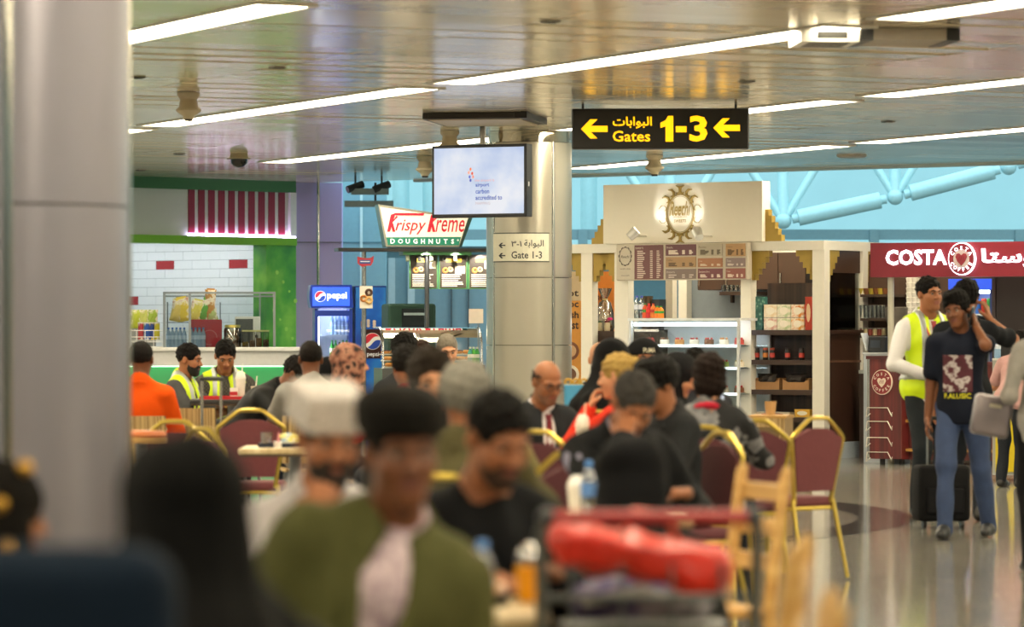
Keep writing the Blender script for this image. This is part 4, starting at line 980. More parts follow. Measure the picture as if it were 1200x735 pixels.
for r_ in range(6, 24):
    for c_ in range(-1, 10):
        u = -(c_+1)*tile_w-(tile_w/2 if r_ % 2 else 0); z = r_*tile_h+.02
        if u < tu or z > 3.2: continue
        px = (LF.C.x, ); wpt = TWF.at(u+tile_w/2, 0, z+tile_h/2); X = CX+wpt.x/wpt.y*F; Yp = HY-(wpt.z-CH)/wpt.y*F
        red = (Yp > 302 and Yp < 313.0 and (180 < X < 202 or 266 < X < 289)) or (345 < Yp < 356 and X < 162)
        link('tile', base_t[tmr if red else tmw], tw_, (u, 0, z))
struct('wall_violet_glow', B(LF.at(.0, .1).x, XY(401, 53.6).x, 53.5, 53.8, 0, H), M('c6b6ee', .55, var=.04, scale=1))  # violet glow of the fascia strip is put into the wall colour
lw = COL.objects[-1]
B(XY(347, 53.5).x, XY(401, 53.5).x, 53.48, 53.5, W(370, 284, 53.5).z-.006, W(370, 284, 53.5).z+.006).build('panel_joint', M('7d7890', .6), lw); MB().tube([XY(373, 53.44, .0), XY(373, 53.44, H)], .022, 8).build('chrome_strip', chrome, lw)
wc = struct('wall_cladding', B(XY(401, 55).x, XY(452, 55).x, 55, 55.5, 0, 4.2), M('8fb8c6', .45, .2)); B(XY(422, 55).x, XY(425, 55).x, 54.97, 55, 0, 4.2).build('joint_strip', M('d9eef2', .3), wc); B(XY(401, 55).x, XY(452, 55).x, 54.985, 55, W(420, 284, 55).z-.008, W(420, 284, 55).z+.008).build('joint_strip', M('5f8c9c', .5), wc)
bw = struct('wall_panels', B(XY(452, 56).x, XY(575, 56).x, 56, 56.2, 0, 2.5), M('7f99a4', .5))
for px in (455, 478, 500, 528, 548): B(XY(px, 56).x, XY(px+(8 if px < 490 else 2), 56).x, 55.93, 56, 0, 2.5).build('mullion', M('c0ccd2' if px < 490 else '47565e', .4), bw)
# unseen shop roof added to block the sky light; the shop's own strip light
struct('ceiling_shop_unseen', MB().flat([(-9.5, 47.4), (-3.02, 53.45), (-3.02, 60), (-9.5, 60)], 3.3, 3.42), M('e2e2de', .6))
sl_ = thing('strip_light', 'white strip light under the lime band inside the snack shop', 'light', XY(185, 53.2, 2.83), R(-40)); RB(-.9, .9, -.07, .07, 0, .08, r=.01).build('housing', frame_m, sl_); B(-.88, .88, -.055, .055, -.02, 0).build('diffuser', M('fbfdff', .5, var=.01, emit=24), sl_)
for x in (-.6, .6): MB().tube([(x, 0, .08), (x, 0, .47)], .008, 6).build('hanger', frame_m, sl_)
for k, (u_, v_) in enumerate(((-.9, -.8), (-2.6, -.8))):  # two unseen strips added to brighten the tiled wall
    w_ = TWF.at(u_, v_, 2.95); o = thing('strip_light', 'unseen light added behind the fascia, %s over the white tiles' % ['nearer', 'farther'][k], 'light', w_, TWF.a); RB(-.75, .75, -.09, .09, 0, .08, r=.01).build('housing', frame_m, o); B(-.73, .73, -.075, .075, -.02, 0).build('diffuser', M('fbfdff', .5, var=.01, emit=20), o)
    for x in (-.5, .5): MB().tube([(x, 0, .08), (x, 0, .35)], .008, 6).build('hanger', frame_m, o)
# counter
CF_ = Fr(330, 47, 4); cz_t = CF_.z(260, 407); ct_l, ct_r = CF_.u(120), CF_.u(352)
cnt = ft(CF_, 'snack_counter', 'white snack counter with a glowing green front panel', 'counter', ct_l); cw = ct_r-ct_l
RB(0, cw, -.05, .8, cz_t-.05, cz_t, r=.012).build('worktop', M('d9dadb', .35), cnt); B(.0, cw, 0, .75, CF_.z(260, 429), cz_t-.05).build('white_front', M('cfd0d2', .4), cnt); B(.02, cw-.02, .06, .75, 0, CF_.z(260, 430)).build('green_front', M('3fa86a', .35, var=.12, scale=2), cnt); B(.02, cw-.02, .02, .055, CF_.z(260, 430), CF_.z(260, 429)).build('light_strip', M('c8ffd8', .5, var=.01, emit=3), cnt)
gd = on(CF_, 191, .02, cz_t, 'display_guard', 'steel framed glass food guard on the snack counter', 'display'); gl, gh_ = CF_.u(323, .02)-CF_.u(191, .02), CF_.z(250, 342, .02)-cz_t; st = M('8c9498', .3, .8); x2 = CF_.u(221, .02)-CF_.u(191, .02)
for x in (0, x2, gl-.03): B(x, x+.03, 0, .03, 0, gh_).build('upright', st, gd)
for x in (0, gl-.2): B(x, x+.02, .55, .58, 0, gh_).build('upright', st, gd)
B(0, gl, 0, .03, gh_-.025, gh_).build('top_rail', st, gd); B(0, gl, .55, .58, gh_-.06, gh_-.04).build('top_rail', st, gd); B(.03, x2, .012, .018, 0, gh_-.02).build('pane', GL, gd); B(x2+.03, gl-.03, .012, .018, 0, gh_-.02).build('pane', GL, gd); B(0, .02, .03, .55, gh_-.05, gh_-.03).build('side_rail', st, gd); B(gl-.03, gl-.01, .03, .55, gh_-.05, gh_-.03).build('side_rail', st, gd)
rk = on(CF_, 196, .25, cz_t, 'wire_rack', 'wire snack rack behind the counter glass', 'rack'); rw = CF_.u(258, .25)-CF_.u(196, .25); rz = CF_.z(226, 378, .25)-cz_t
for yy in (0, .08, .16, .24): MB().tube([(0, yy, rz), (rw, yy, rz)], .006, 6).build('wire', st, rk)
for x in (0, rw):
    for yy in (0, .24): MB().tube([(x, yy, 0), (x, yy, rz+.25)], .007, 6).build('wire_post', st, rk)
for k, (px, py, w, h, c, rz_) in enumerate(((206, 378, .17, .27, 'd9c36a', 10), (216, 378, .18, .30, 'e0c63a', -8), (228, 378, .17, .27, 'd8cf5a', 12), (236, 378, .15, .30, '58a83a', 20), (245, 378, .14, .40, 'b8843c', 3), (250, 378, .14, .16, 'a8bf7a', -12))):
    o = on(CF_, px, .33, cz_t+rz+.012, 'crisp_packet', '%s crisp packet, %s from the left on the wire rack' % (['pale gold', 'bright yellow', 'lemon yellow', 'green', 'tall brown', 'small green'][k], ORD[k]), 'snack', 'crisp packets on the rack')
    pillow(w, h, .07, seed=k).build('packet', Mpat('crisp_print', 'noise', [c, c, 'f0ead8', 'b0402a'], 9, .3, stops=[.2, .5, .56, .7]), o, None, (R(-6), R(rz_), 0)); B(-w*.35, w*.35, -.004, .004, h-.01, h+.012).build('top_seal', M(c, .3), o, None, (R(-6), R(rz_), 0))
wb = M('a9c8ee', .12, alpha=.72, var=.03)
for k in range(9): px = 197.5+k*4.6+(4 if k > 4 else 0); bottle(CF_, px, .10, cz_t, .24, .029, wb, M('3a6fc8', .4), 'water bottle with blue cap, %s from the left on the snack counter' % ORD[k], 'water bottles on the snack counter', lb=M('b9d2ee', .4))
rb = on(CF_, 224, .14, cz_t, 'display_box', 'glossy red counter display box with a swirl', 'box'); w, h = CF_.u(260, .14)-CF_.u(224, .14), CF_.z(242, 374.5, .14)-cz_t; RB(0, w, 0, .22, 0, h, r=.006).build('box_body', M('b3122c', .25), rb); MB().tube([(w*.6+.09*math.cos(t), -.002, h*.35+.09*math.sin(t)) for t in np.linspace(0, 5, 14)], .006, 5).build('swirl', M('c8485a', .3), rb)
jr = on(CF_, 272.5, .12, cz_t, 'biscuit_jar', 'round clear jar full of brown biscuits beside the red box', 'jar'); MB().lathe([(.10, 0), (.105, .02), (.105, .22), (.09, .24)], n=18).build('glass_wall', glass('efe6d2', .03, .12), jr, smooth=True); MB().lathe([(.095, .24), (.098, .27), (.08, .275)], n=18).build('lid', M('d8c86a', .4), jr, smooth=True)
for q in range(14): MB().lathe([(.0, 0), (.032, .004), (.032, .012), (0, .016)], n=10).build('biscuit', M('9a6a3a', .8), jr, (.055*math.cos(q*2.4), .055*math.sin(q*2.4), .01+q*.014), (R(30*math.sin(q)), R(40*math.cos(q*1.7)), 0))
for k, (c, f) in enumerate((('d8b62a', .35), ('8a5a30', .45), ('a87038', .6), ('7a4826', .5))):
    o = on(CF_, 287.5+k*8, .12, cz_t, 'snack_tub', 'square clear tub of %s with a yellow lid' % ['yellow snacks', 'brown nuts', 'pale pretzels', 'dark nuts'][k], 'tub', 'snack tubs on the counter'); MB().rbox(-.038, .038, -.038, .038, 0, .19, r=.01).build('tub_wall', glass('f0efe8', .03, .15), o); B(-.041, .041, -.041, .041, .19, .21).build('lid', M('e0d890', .4), o); RB(-.034, .034, -.034, .034, .004, .19*f, r=.008).build('contents', Mpat('snack_fill', 'voronoi', [c, '4a2f18'], 60, .8, stops=[.1, .7]), o)
mw_ = on(CF_, 275, .45, cz_t, 'microwave_oven', 'small grey microwave oven behind the snack tubs', 'oven'); w = CF_.u(305, .45)-CF_.u(275, .45); h = CF_.z(290, 371, .45)-cz_t; RB(0, w, 0, .3, 0, h, r=.01).build('casing', M('d3d6d6', .4), mw_); B(.015, w*.72, -.01, 0, .05, h-.03).build('door', M('4a5052', .2), mw_); MB().tube([(w*.86, -.015, h*.35), (w*.86, 0, h*.35)], .022, 10).build('dial', M('1e1f20', .4), mw_)
for k, (px, c, c2) in enumerate(((165, 'a8323a', 'd8d0c0'), (172, '2a5ab0', 'e0e4ea'), (177.5, '28489a', 'd8c030'), (184, 'c8c232', 'd8d8c8'))):
    o = on(CF_, px, .2, cz_t+.09, 'snack_can', '%s printed snack tube standing in the white wire basket' % ['red', 'blue', 'dark blue', 'yellow'][k], 'can', 'snack tubes'); MB().lathe([(.034, 0), (.034, .20)], n=14).build('tube_body', Mpat('can_print', 'noise', [c, c, c2], 12, .35, stops=[.3, .55, .62]), o, smooth=True); MB().lathe([(.036, .20), (.036, .215), (.03, .216)], n=14).build('lid', M('d8d8d4', .4), o, smooth=True)
bs = on(CF_, 150, .08, cz_t, 'wire_basket', 'white wire basket of snack tubes at the counter left end', 'basket'); w = CF_.u(190, .08)-CF_.u(150, .08); B(0, w, 0, .25, .08, .086).build('tray', M('e8e8e8', .4), bs)
for z in (.0, .06, .12, .2): MB().tube([(0, 0, z+.005), (w, 0, z+.005), (w, .25, z+.005), (0, .25, z+.005)], .005, 5, True).build('wire', M('eeeeee', .4), bs)
for x in (0, .25*w, .5*w, .75*w, w): MB().tube([(x, 0, 0), (x, 0, .2)], .004, 5).build('wire', M('eeeeee', .4), bs)
for k, (px, c) in enumerate(((159, 'b9c83a'), (168, 'c8cf6a'), (178, '9ab83a'))):
    o = on(CF_, px, .42, cz_t, 'crisp_packet', 'hanging %s crisp packet, %s from the near column' % (['lime', 'cream', 'leaf green'][k], ORD[k]), 'snack', 'packets beside the wire basket'); pillow(.15, .24, .06, seed=20+k).build('packet', Mpat('crisp_print', 'noise', [c, c, 'f0ead8', 'd8b040'], 9, .3, stops=[.2, .5, .56, .7]), o, (0, 0, .22)); B(-.05, .05, -.03, .03, 0, .23).build('stand', M('8c9498', .3, .6), o)
# ---- drinks fridge and its neighbour
PF = Fr(366, 48, 6); pb = M('1c3fa0', .35); fr_ = ft(PF, 'drinks_fridge', 'blue drinks fridge with a glowing header and glass door', 'fridge', 0); fw = PF.u(414)-PF.u(366); fx = lambda px: PF.u(px)
ftop = PF.z(390, 334); hz0 = PF.z(390, 362)
m = MB(); P = [(-.02, hz0+.01)]+[(-.02-.02*math.sin(math.pi*i/6), hz0+.01+(ftop-hz0-.01)*i/6) for i in range(1, 6)]+[(-.02, ftop), (fw-.02, ftop), (fw, hz0+.01)]
m.prism(P, -.06, .55).build('header', M('1b3fae', .3), fr_); RB(0.0, fw-.05, -.075, -.058, hz0+.035, ftop-.03, r=.006).build('light_panel', M('2f5ae0', .3, var=.15, scale=4, emit=1.4), fr_)
def pepsi_disc(parent, cx, cz, r, y, wm, rm, bm2, tilt=.35):
    n = 24; wave = lambda x, o: o+.22*math.sin(x*2.6+.4)
    MB().prism(ring_pts(cx, cz, r, r, 32), y, y+.002).build('logo_disc', wm, parent)
    for sgn, o, mt in ((1, .22, rm), (-1, -.26, bm2)):
        top = [(math.cos(t), math.sin(t)) for t in np.linspace(0, math.pi, 40)] if sgn > 0 else [(math.cos(t), math.sin(t)) for t in np.linspace(0, -math.pi, 40)]
        P = [p for p in top if (p[1] > wave(p[0], o)+.01 if sgn > 0 else p[1] < wave(p[0], o)-.01)]
        xs = np.linspace(P[-1][0], P[0][0], 12); P = P+[(x, wave(x, o)) for x in xs]
        c, s = math.cos(tilt), math.sin(tilt); MB().prism([(cx+r*.94*(x*c-z*s), cz+r*.94*(x*s+z*c)) for x, z in P], y-.002, y).build('logo_wave', mt, parent)
wem = M('ffffff', .4, emit=1.6); pepsi_disc(fr_, fx(375), PF.z(375, 347.5), .068, -.078, wem, M('e0304a', .4, emit=.9), M('2a50c0', .4, emit=.6))
text('pepsi', wem, fr_, fx(383), PF.z(390, 352.5), w=fx(406)-fx(383), h=PF.z(390, 342.5)-PF.z(390, 352.5), y=-.078, bold=.02)
B(.03, .07, 0, .55, 0, hz0).build('side_wall', pb, fr_); B(fw-.05, fw-.01, 0, .55, 0, hz0).build('side_wall', pb, fr_); B(.07, fw-.05, .5, .55, 0, hz0).build('back_wall', M('d5dbe8', .4), fr_); B(.03, fw-.01, 0, .55, 0, .25).build('base', M('202838', .4), fr_)
dr = MB().box(.03, .075, -.03, 0, .25, hz0-.02).box(fw-.055, fw-.01, -.03, 0, .25, hz0-.02).box(.075, fw-.055, -.03, 0, hz0-.09, hz0-.02).box(.075, fw-.055, -.03, 0, .25, .32).build('door_frame', M('1d3da6', .3), fr_); B(.075, fw-.055, -.018, -.012, .32, hz0-.09).build('door_pane', GL, dr); B(.072, .082, .01, .05, .34, hz0-.1).build('light_tube', M('f2f8ff', .4, var=.01, emit=35), fr_)
B(.10, fw-.08, .06, .40, hz0-.04, hz0-.02).build('light_panel', M('eef6ff', .4, var=.01, emit=6), fr_)
FS = [PF.z(392, p, .15) for p in (392, 422, 438)]
for z in FS: B(.09, fw-.06, .03, .48, z-.016, z-.002).build('shelf', M('cdd8ea', .4), fr_)
for k in range(5): bottle(PF, 389+k*4.3, .12, FS[0]-.001, .26, .026, wb, M('4a70c8', .4), 'chilled water bottle, %s from the left on the fridge upper shelf' % ORD[k], 'fridge water bottles', lb=M('aac4ea', .4))
for k, c in enumerate(('2f9a3a', '2c9444', '1d2a30', 'b03a2a', '258a3a')): bottle(PF, 389+k*4.3, .12, FS[1]-.001, .25, .028, M(c, .2), M('d8d8d0' if k == 2 else '2a8a3a', .4), 'green or dark soft drink bottle, %s from the left in the fridge' % ORD[k], 'fridge soft drinks', 'soft_drink_bottle', lb=M('d8e0c8', .4))
ad = ft(PF, 'drinks_cabinet', 'tall blue drinks cabinet with a cola glass picture beside the fridge', 'cabinet', PF.u(415.5)); aw = PF.u(453)-PF.u(415.5)
RB(0, aw, 0, .55, 0, PF.z(430, 335), r=.01).build('carcass', M('14388c', .3), ad); pnl = B(.015, aw-.01, -.012, 0, .4, PF.z(430, 337)).build('front_panel', Mpat('blue_glow', 'noise', ['0d3a9a', '1a62c8', '3f9ae0'], 1.2, .3), ad)
ax0 = lambda px: PF.u(px)-PF.u(415.5); MB().prism([(ax0(424), PF.z(430, 420)), (ax0(446), PF.z(430, 420)), (ax0(447), PF.z(430, 386)), (ax0(422.5), PF.z(430, 386))], -.018, -.012).build('cola_print', M('35130e', .3), pnl)
for k in range(12): MB().prism(ring_pts(ax0(424.5+(k*7) % 21), PF.z(430, 384-(k*5) % 9), .022, .02, 8), -.020, -.012).build('foam_print', M('d8c8b8' if k % 3 else '9a6a3a', .5), pnl)
pepsi_disc(pnl, ax0(436.5), PF.z(436, 400), .105, -.021, M('e8e8e8', .4), M('c8243a', .4), M('1f46a8', .4)); text('pepsi', M('d8dce8', .4), pnl, ax0(430), PF.z(436, 419), w=ax0(444)-ax0(430), y=-.021, bold=.02)
# ---- doughnut stall
DF = Fr(500, 45, 10); kz = lambda py: DF.z(500, py); grn = M('0d7a62', .4, emit=.25)
ds = on(DF, 443, 0, 0, 'doughnut_sign', 'bow tie shaped white doughnut shop sign with red script', 'sign'); du = lambda px: DF.u(px)-DF.u(443)
out = [(443, 240), (505, 249), (558, 243.5), (541, 289.5), (452, 289.5)]; o2 = [(445, 243), (505, 251.5), (551, 247), (537, 287.5), (454, 287.5)]
MB().prism([(du(a), kz(b)) for a, b in out], 0, .28).build('sign_case', M('1e4a42', .4), ds)
MB().prism([(du(a), kz(b)) for a, b in [(443, 240), (505, 249), (552, 244.5), (537.5, 289.5), (452, 289.5)]], -.03, 0).build('sign_rim', M('8f8f84', .4, .4), ds); MB().prism([(du(a), kz(b)) for a, b in o2], -.034, -.03).build('sign_face', M('f2ecdc', .4, var=.02, emit=.35), ds)
MB().prism([(du(a), kz(b)) for a, b in ((452.2, 278.5), (540, 277.5), (537, 287.5), (454, 287.5))], -.037, -.03).build('green_strip', grn, ds)
rd = M('c4122f', .4, emit=.3); wl = M('ffffff', .4, emit=.5)
def kscript(word, x0, x1, rest):
    # tall barred initial drawn as strokes, small letters as sheared lettering
    w_ = du(x1)-du(x0); a = du(x0); z0, zt = kz(272), kz(252)
    MB().prism([(a, z0), (a+.035, z0), (a+.095, zt), (a+.045, zt)], -.042, -.034).build('letter_stroke', rd, ds); MB().prism([(a+.035, kz(264)), (a+.05, kz(261.5)), (a+.125, kz(255)), (a+.115, kz(252.5))], -.042, -.034).build('letter_stroke', rd, ds); MB().prism([(a+.045, kz(263)), (a+.072, kz(262)), (a+.098, z0), (a+.066, z0)], -.042, -.034).build('letter_stroke', rd, ds)
    MB().prism([(a+.045, zt), (a+.10, zt+.02), (a+w_*.93, zt+.02), (a+w_*.91, zt-.008), (a+.12, zt-.008)], -.042, -.034).build('letter_stroke', rd, ds) if word == 0 else None
    text(rest, rd, ds, a+.098, kz(272 if word else 275), w=w_-.11, h=kz(257.5)-kz(272 if word else 275), y=-.038, bold=.008, shear=.3)
kscript(0, 453, 500, 'rispy'); kscript(1, 500, 545, 'reme')
for i, c in enumerate('DOUGHNUTS'): text(c, wl, ds, du(457+i*8.9), kz(285.8), h=kz(280.2)-kz(285.8), y=-.040, bold=.03)
text('®', wl, ds, du(537-2.0), kz(282.5), h=.022, y=-.040, bold=0)
cn = on(DF, 396, -.02, 0, 'stall_canopy_frame', 'black canopy rail on steel poles over the doughnut counter', 'frame'); cu_ = lambda px: DF.u(px)-DF.u(396); L_ = cu_(572)
B(0, L_, -.05, .35, kz(295), kz(291)).build('rail', M('1c1d1c', .4), cn); B(cu_(472), cu_(552), -.03, .3, kz(299), kz(295)).build('green_rail', M('2d6a38', .4), cn)
for px, mt in ((428, chrome2), (502, M('5a5c5e', .3, .7))): MB().tube([(cu_(px), .12, 0), (cu_(px), .12, kz(294))], .028, 10).build('pole', mt, cn, smooth=True)
for k in range(6): MB().tube([(cu_(478+k*14), .05, kz(298)), (cu_(478+k*14), .02, kz(306))], .022, 8).build('track_lamp', M('2a2a28' if k % 2 else 'b8c0a8', .4), cn)
for k, (a, b) in enumerate(((480, 513), (514.5, 547.5), (549, 582))):
    o = on(DF, a, .14, 0, 'hanging_menu', 'dark doughnut menu panel with green edge, %s from the left' % ORD[k], 'menu', 'doughnut menu panels'); w = DF.u(b, .14)-DF.u(a, .14); z0, z1 = kz(338.5), kz(298); B(0, w, 0, .05, z0, z1).build('green_edge', M('4f8a4a', .4), o); B(.012, w-.012, -.006, 0, z0+.012, z1).build('panel', M('3a322c', .35), o)
    yl = M('e0b428', .5); B(w*.25, w*.8, -.009, -.006, z1-.09, z1-.045).build('heading', yl, o); mm = MB(); rr = random.Random(k)
    for i in range(7): mm.box(w*.1, w*rr.uniform(.6, .9), -.008, -.006, z0+.03+i*.022, z0+.04+i*.022)
    tag(mm.build('menu_lines', M('d8d4ca', .6), o), kind='stuff')
    for q, (x, z, r_, c) in enumerate(((.22, .16, .035, 'c88a4a'), (.40, .17, .032, 'd8b890'), (.74, .24 if k != 1 else .18, .05, 'e8e0d0'))):
        if q < 2: MB().tube([(w*x+r_*.7*math.cos(t), -.01, z0+z+.06+r_*.7*math.sin(t)) for t in np.linspace(0, 6.28, 13)[:-1]], r_*.4, 6, True).build('doughnut_print', M(c, .6), o)
        else: B(w*x-.06, w*x+.06, -.010, -.006, z0+z, z0+z+.09).build('picture_print', M(c, .6), o, None, None)
    L = bpy.data.lights.new('menu_lamp', 'SPOT'); L.energy = 28; L.spot_size = R(70); L.color = (1, .9, .75); L.shadow_soft_size = .02
    lo = link('lamp_beam', L, o, (w*.5, -.30, z1+.02)); lo.rotation_euler = Vector((0, .3, -.25)).to_track_quat('-Z', 'Y').to_euler()
us = on(DF, 418, .02, 0, 'map_sign', 'small red and blue map shaped sign clipped to the steel pole', 'sign'); uu = lambda px: DF.u(px)-DF.u(418)
MB().prism([(uu(a), kz(b)) for a, b in ((418.5, 301), (427, 303), (434, 302.5), (438, 300), (437, 307), (434.5, 311.5), (428, 312), (424, 313), (419, 309))], -.02, -.005).build('plate', M('b5303c', .5), us); B(uu(421), uu(434), -.023, -.02, kz(309.5), kz(305)).build('blue_band', M('34509a', .5), us); B(uu(422), uu(433), -.025, -.023, kz(307.3), kz(306.3)).build('white_line', M('e8e4e0', .5), us); B(uu(427), uu(430), -.005, .08, kz(308), kz(305)).build('clip', st, us)
dpz = on(DF, 421.5, .02, 0, 'doughnut_poster', 'white poster of three doughnuts clipped to the steel pole', 'poster'); uu = lambda px: DF.u(px)-DF.u(421.5)
B(0, uu(436.5), -.012, 0, kz(361.5), kz(335.5)).build('card', M('e6e0d4', .5), dpz); B(uu(427), uu(431), 0, .1, kz(350), kz(347)).build('clip', st, dpz)
for px, py, c, r_ in ((426, 350, 'b5722f', .030), (432, 352, 'd8b070', .034), (432, 343, '4a2a1a', .032)): MB().tube([(uu(px)+r_*math.cos(t), -.018, kz(py)+r_*math.sin(t)) for t in np.linspace(0, 6.28, 17)[:-1]], r_*.5, 6, True).build('doughnut_print', M(c, .6), dpz)
gc = on(DF, 455, 1.2, 0, 'covered_cabinet', 'dark green cover draped over a cabinet behind the doughnut counter', 'cabinet'); w = DF.u(511, 1.2)-DF.u(455, 1.2); h = DF.z(480, 356, 1.2); RB(0, w, 0, .6, 0, h, r=.03).build('cover', M('1c4034', .7, bump=.3), gc); B(w*.28, w*.86, -.012, 0, h-.62, h-.06).build('window', M('1a2226', .15), gc); B(w*.32, w*.8, -.02, -.012, h-.14, h-.11).build('rail', M('9fb4bc', .3), gc)
# doughnut display case
DC = Fr(450, 42.5, 8); dc = on(DC, 448, 0, 0, 'doughnut_case', 'curved glass doughnut display case on a counter', 'showcase'); dw = DC.u(566)-DC.u(448); zc = DC.z(500, 384); zb = DC.z(500, 432)
B(0, dw, 0, .9, 0, zb).build('counter', M('55585a', .4), dc)
P = [(0, zb), (.02, zb+.22)]+[(.02+.22*(1-math.cos(t)), zb+.22+(zc-zb-.22)*math.sin(t)) for t in np.linspace(.3, math.pi/2, 6)]
vs = [(y_*1.6, z_) for y_, z_ in P]
m = MB(); n = len(vs); m.add([(0, y_, z_) for y_, z_ in vs]+[(dw, y_, z_) for y_, z_ in vs], [(i, i+1, i+1+n, i+n) for i in range(n-1)]); m.build('curved_pane', GL, dc); B(0, dw, vs[-1][0], .9, zc-.006, zc).build('top_pane', GL, dc)
for x in (0, dw-.02): MB().tube([(x+.01, y_, z_) for y_, z_ in vs]+[(x+.01, .9, zc)], .013, 6).build('rib', chrome2, dc)
MB().tube([(.01, .3, zc-.03), (dw, .3, zc-.03)], .014, 8).build('light_tube', M('fff1d8', .4, var=.01, emit=9), dc); tray_m = M('c9c4b8', .35, .5)
k = 0
for row, (yy, zz) in enumerate(((.18, zb+.02), (.38, zb+.09), (.58, zb+.16))):
    B(.03, dw-.03, yy-.09, yy+.09, zz-.012, zz).build('tray', tray_m, dc)
    for i in range(10):
        o = DC.thing('ring_doughnut', 'glazed ring doughnut, %s from the left in the %s case row' % (ORD[i], ['front', 'middle', 'rear'][row]), 'doughnut', DC.u(448)+.10+(dw-.2)*i/9, yy, zz, 'doughnuts in the curved case'); c = ['c8862f', 'b5702a', '5a301a', 'd8a060'][(i+row*3) % 4]
        MB().tube([(.036*math.cos(t), .036*math.sin(t), .02) for t in np.linspace(0, 6.28, 13)[:-1]], .02, 7, True).build('dough', M('b5762f', .6), o, smooth=True); MB().tube([(.036*math.cos(t), .036*math.sin(t), .026) for t in np.linspace(0, 6.28, 13)[:-1]], .0175, 7, True).build('glaze', M(c, .25), o, smooth=True)
for k, c in enumerate(('3f9a8a', '4aa83a', '2f8a3a')): bottle(DC, 551+k*4, -.25, DC.z(552, 428, -.25), .2, .03, M(c, .2), M('d0d4c8', .4), 'green drink bottle, %s from the left beside the doughnut case' % ORD[k], 'bottles beside the doughnut case', 'soft_drink_bottle', lb=M('e0e8d8', .4))
bst = on(DC, 541, -.35, 0, 'bottle_stand', 'dark bottle stand at the end of the doughnut case', 'stand'); B(0, .26, 0, .22, 0, DC.z(552, 428, -.25)).build('stand_body', M('2b2d2c', .5), bst); B(.2, .215, .16, .175, DC.z(552, 428, -.25), DC.z(560, 362, -.3)).build('sign_stem', st, bst); B(.10, .26, .15, .16, DC.z(560, 379, -.3), DC.z(560, 362, -.3)).build('price_card', M('e8dcd0', .5), bst)
# ---- coffee bar on the right
BF = Fr(1020, 41.4, -27); br = M('7a1428', .4); sign_h0, sign_h1 = BF.z(1020, 325), BF.z(1020, 285)
cs = ft(BF, 'coffee_sign', 'long dark red coffee bar sign with glowing white letters', 'sign', 0); sl = BF.u(1290); cpx = lambda px: BF.u(px); cpz = lambda py, px=1100: BF.z(px, py)
B(0, sl, 0, .30, sign_h0, sign_h1).build('sign_box', br, cs); lw_ = M('f4f0ff', .4, var=.01, emit=2.6)
text('COSTA', lw_, cs, cpx(1039), cpz(311, 1075), w=cpx(1111)-cpx(1039), h=cpz(292.5, 1075)-cpz(311, 1075), y=-.03, bold=.035)
text(AR('\uFEDB\uFEEE\uFEB3\uFE98\uFE8E'), lw_, cs, cpx(1151), cpz(313, 1175), w=cpx(1232)-cpx(1151), h=cpz(291, 1175)-cpz(313, 1175), y=-.03, bold=.03)
def roundel(parent, cx, cz, rx, rz, y, red, wht):
    d = MB().prism(ring_pts(cx, cz, rx, rz, 36), y, y+.05).build('roundel', wht, parent); MB().prism(ring_pts(cx, cz, rx*.94, rz*.94, 36), y-.003, y).build('roundel_ring', red, d); MB().prism(ring_pts(cx, cz, rx*.6, rz*.6, 30), y-.005, y-.003).build('roundel_centre', red if parent is not cs else M('b8a8a8', .4), d)
    r_ = rx*.77; arc_text('COSTA', wht, d, cx, cz, r_, R(150), R(30), rx*.27, y-.006); arc_text('COFFEE', wht, d, cx, cz, r_, R(208), R(332), rx*.27, y-.006)
    h = rx*.55; MB().prism([(cx+h*x, cz+h*z) for x, z in ((0, -.9), (.55, -.3), (.8, .25), (.65, .65), (.3, .72), (0, .45), (-.3, .72), (-.65, .65), (-.8, .25), (-.55, -.3))], y-.008, y-.005).build('bean_heart', wht if parent is not cs else M('8a2a38', .4), d)
    for k in range(3): MB().tube([(cx-h*.45+h*.35*k, y-.009, cz-h*.25), (cx-h*.15+h*.25*k, y-.009, cz+h*.35)], h*.05, 5).build('bean_line', red, d)
roundel(cs, cpx(1129), cpz(303.5, 1129), .15, .175, -.06, br, lw_)
for px in (1038, 1205): MB().tube([(cpx(px), .15, 0), (cpx(px), .15, sign_h0)], .035, 10).build('support_pole', M('c9c4b4', .3, .5), cs, smooth=True)
rw_ = Mpat('red_wood', 'stripe', ['3a0f12', '571a1c', '6a2422'], 14, .4, 'X')
pod = on(BF, 1016, -.25, 0, 'counter_pod', 'dark red wood counter end with a round coffee emblem', 'counter'); pu = lambda px: BF.u(px, -.25)-BF.u(1016, -.25); pz_ = BF.z(1035, 421, -.25); pw = pu(1057)
B(.03, pw, 0, .5, .06, pz_).build('carcass', rw_, pod); B(0, pw+.03, -.03, .52, pz_, pz_+.035).build('top', M('4a1a1c', .35), pod); B(0, .03, 0, .02, .06, pz_).build('metal_edge', chrome2, pod)
for x in (.1, pw-.08): MB().lathe([(.03, 0), (.03, .06)], (x, .2, 0), 10).build('foot', blk, pod)
roundel(pod, pu(1034.5), BF.z(1034, 448, -.25), .115, .135, -.03, M('7a1c24', .4), M('d8cbbb', .5))
for k, py in enumerate((478, 494, 513, 530)):
    z = BF.z(1034, py, -.25); MB().tube([(pu(1017), -.02, z), (pu(1041), -.02, z), (pu(1046), -.02, z-.09), (pu(1049), -.09, z-.05)], .006, 6).build('leaflet_wire', M('d0ccc2', .3, .6), pod); MB().tube([(pu(1017), -.02, z), (pu(1019), -.10, z-.10), (pu(1024), -.10, z-.06)], .006, 6).build('leaflet_wire', M('d0ccc2', .3, .6), pod)
cb_ = on(BF, 1058, -.1, 0, 'coffee_counter', 'dark red coffee counter with wooden display ledges behind the walkers', 'counter'); w = BF.u(1290, -.1)-BF.u(1058, -.1)
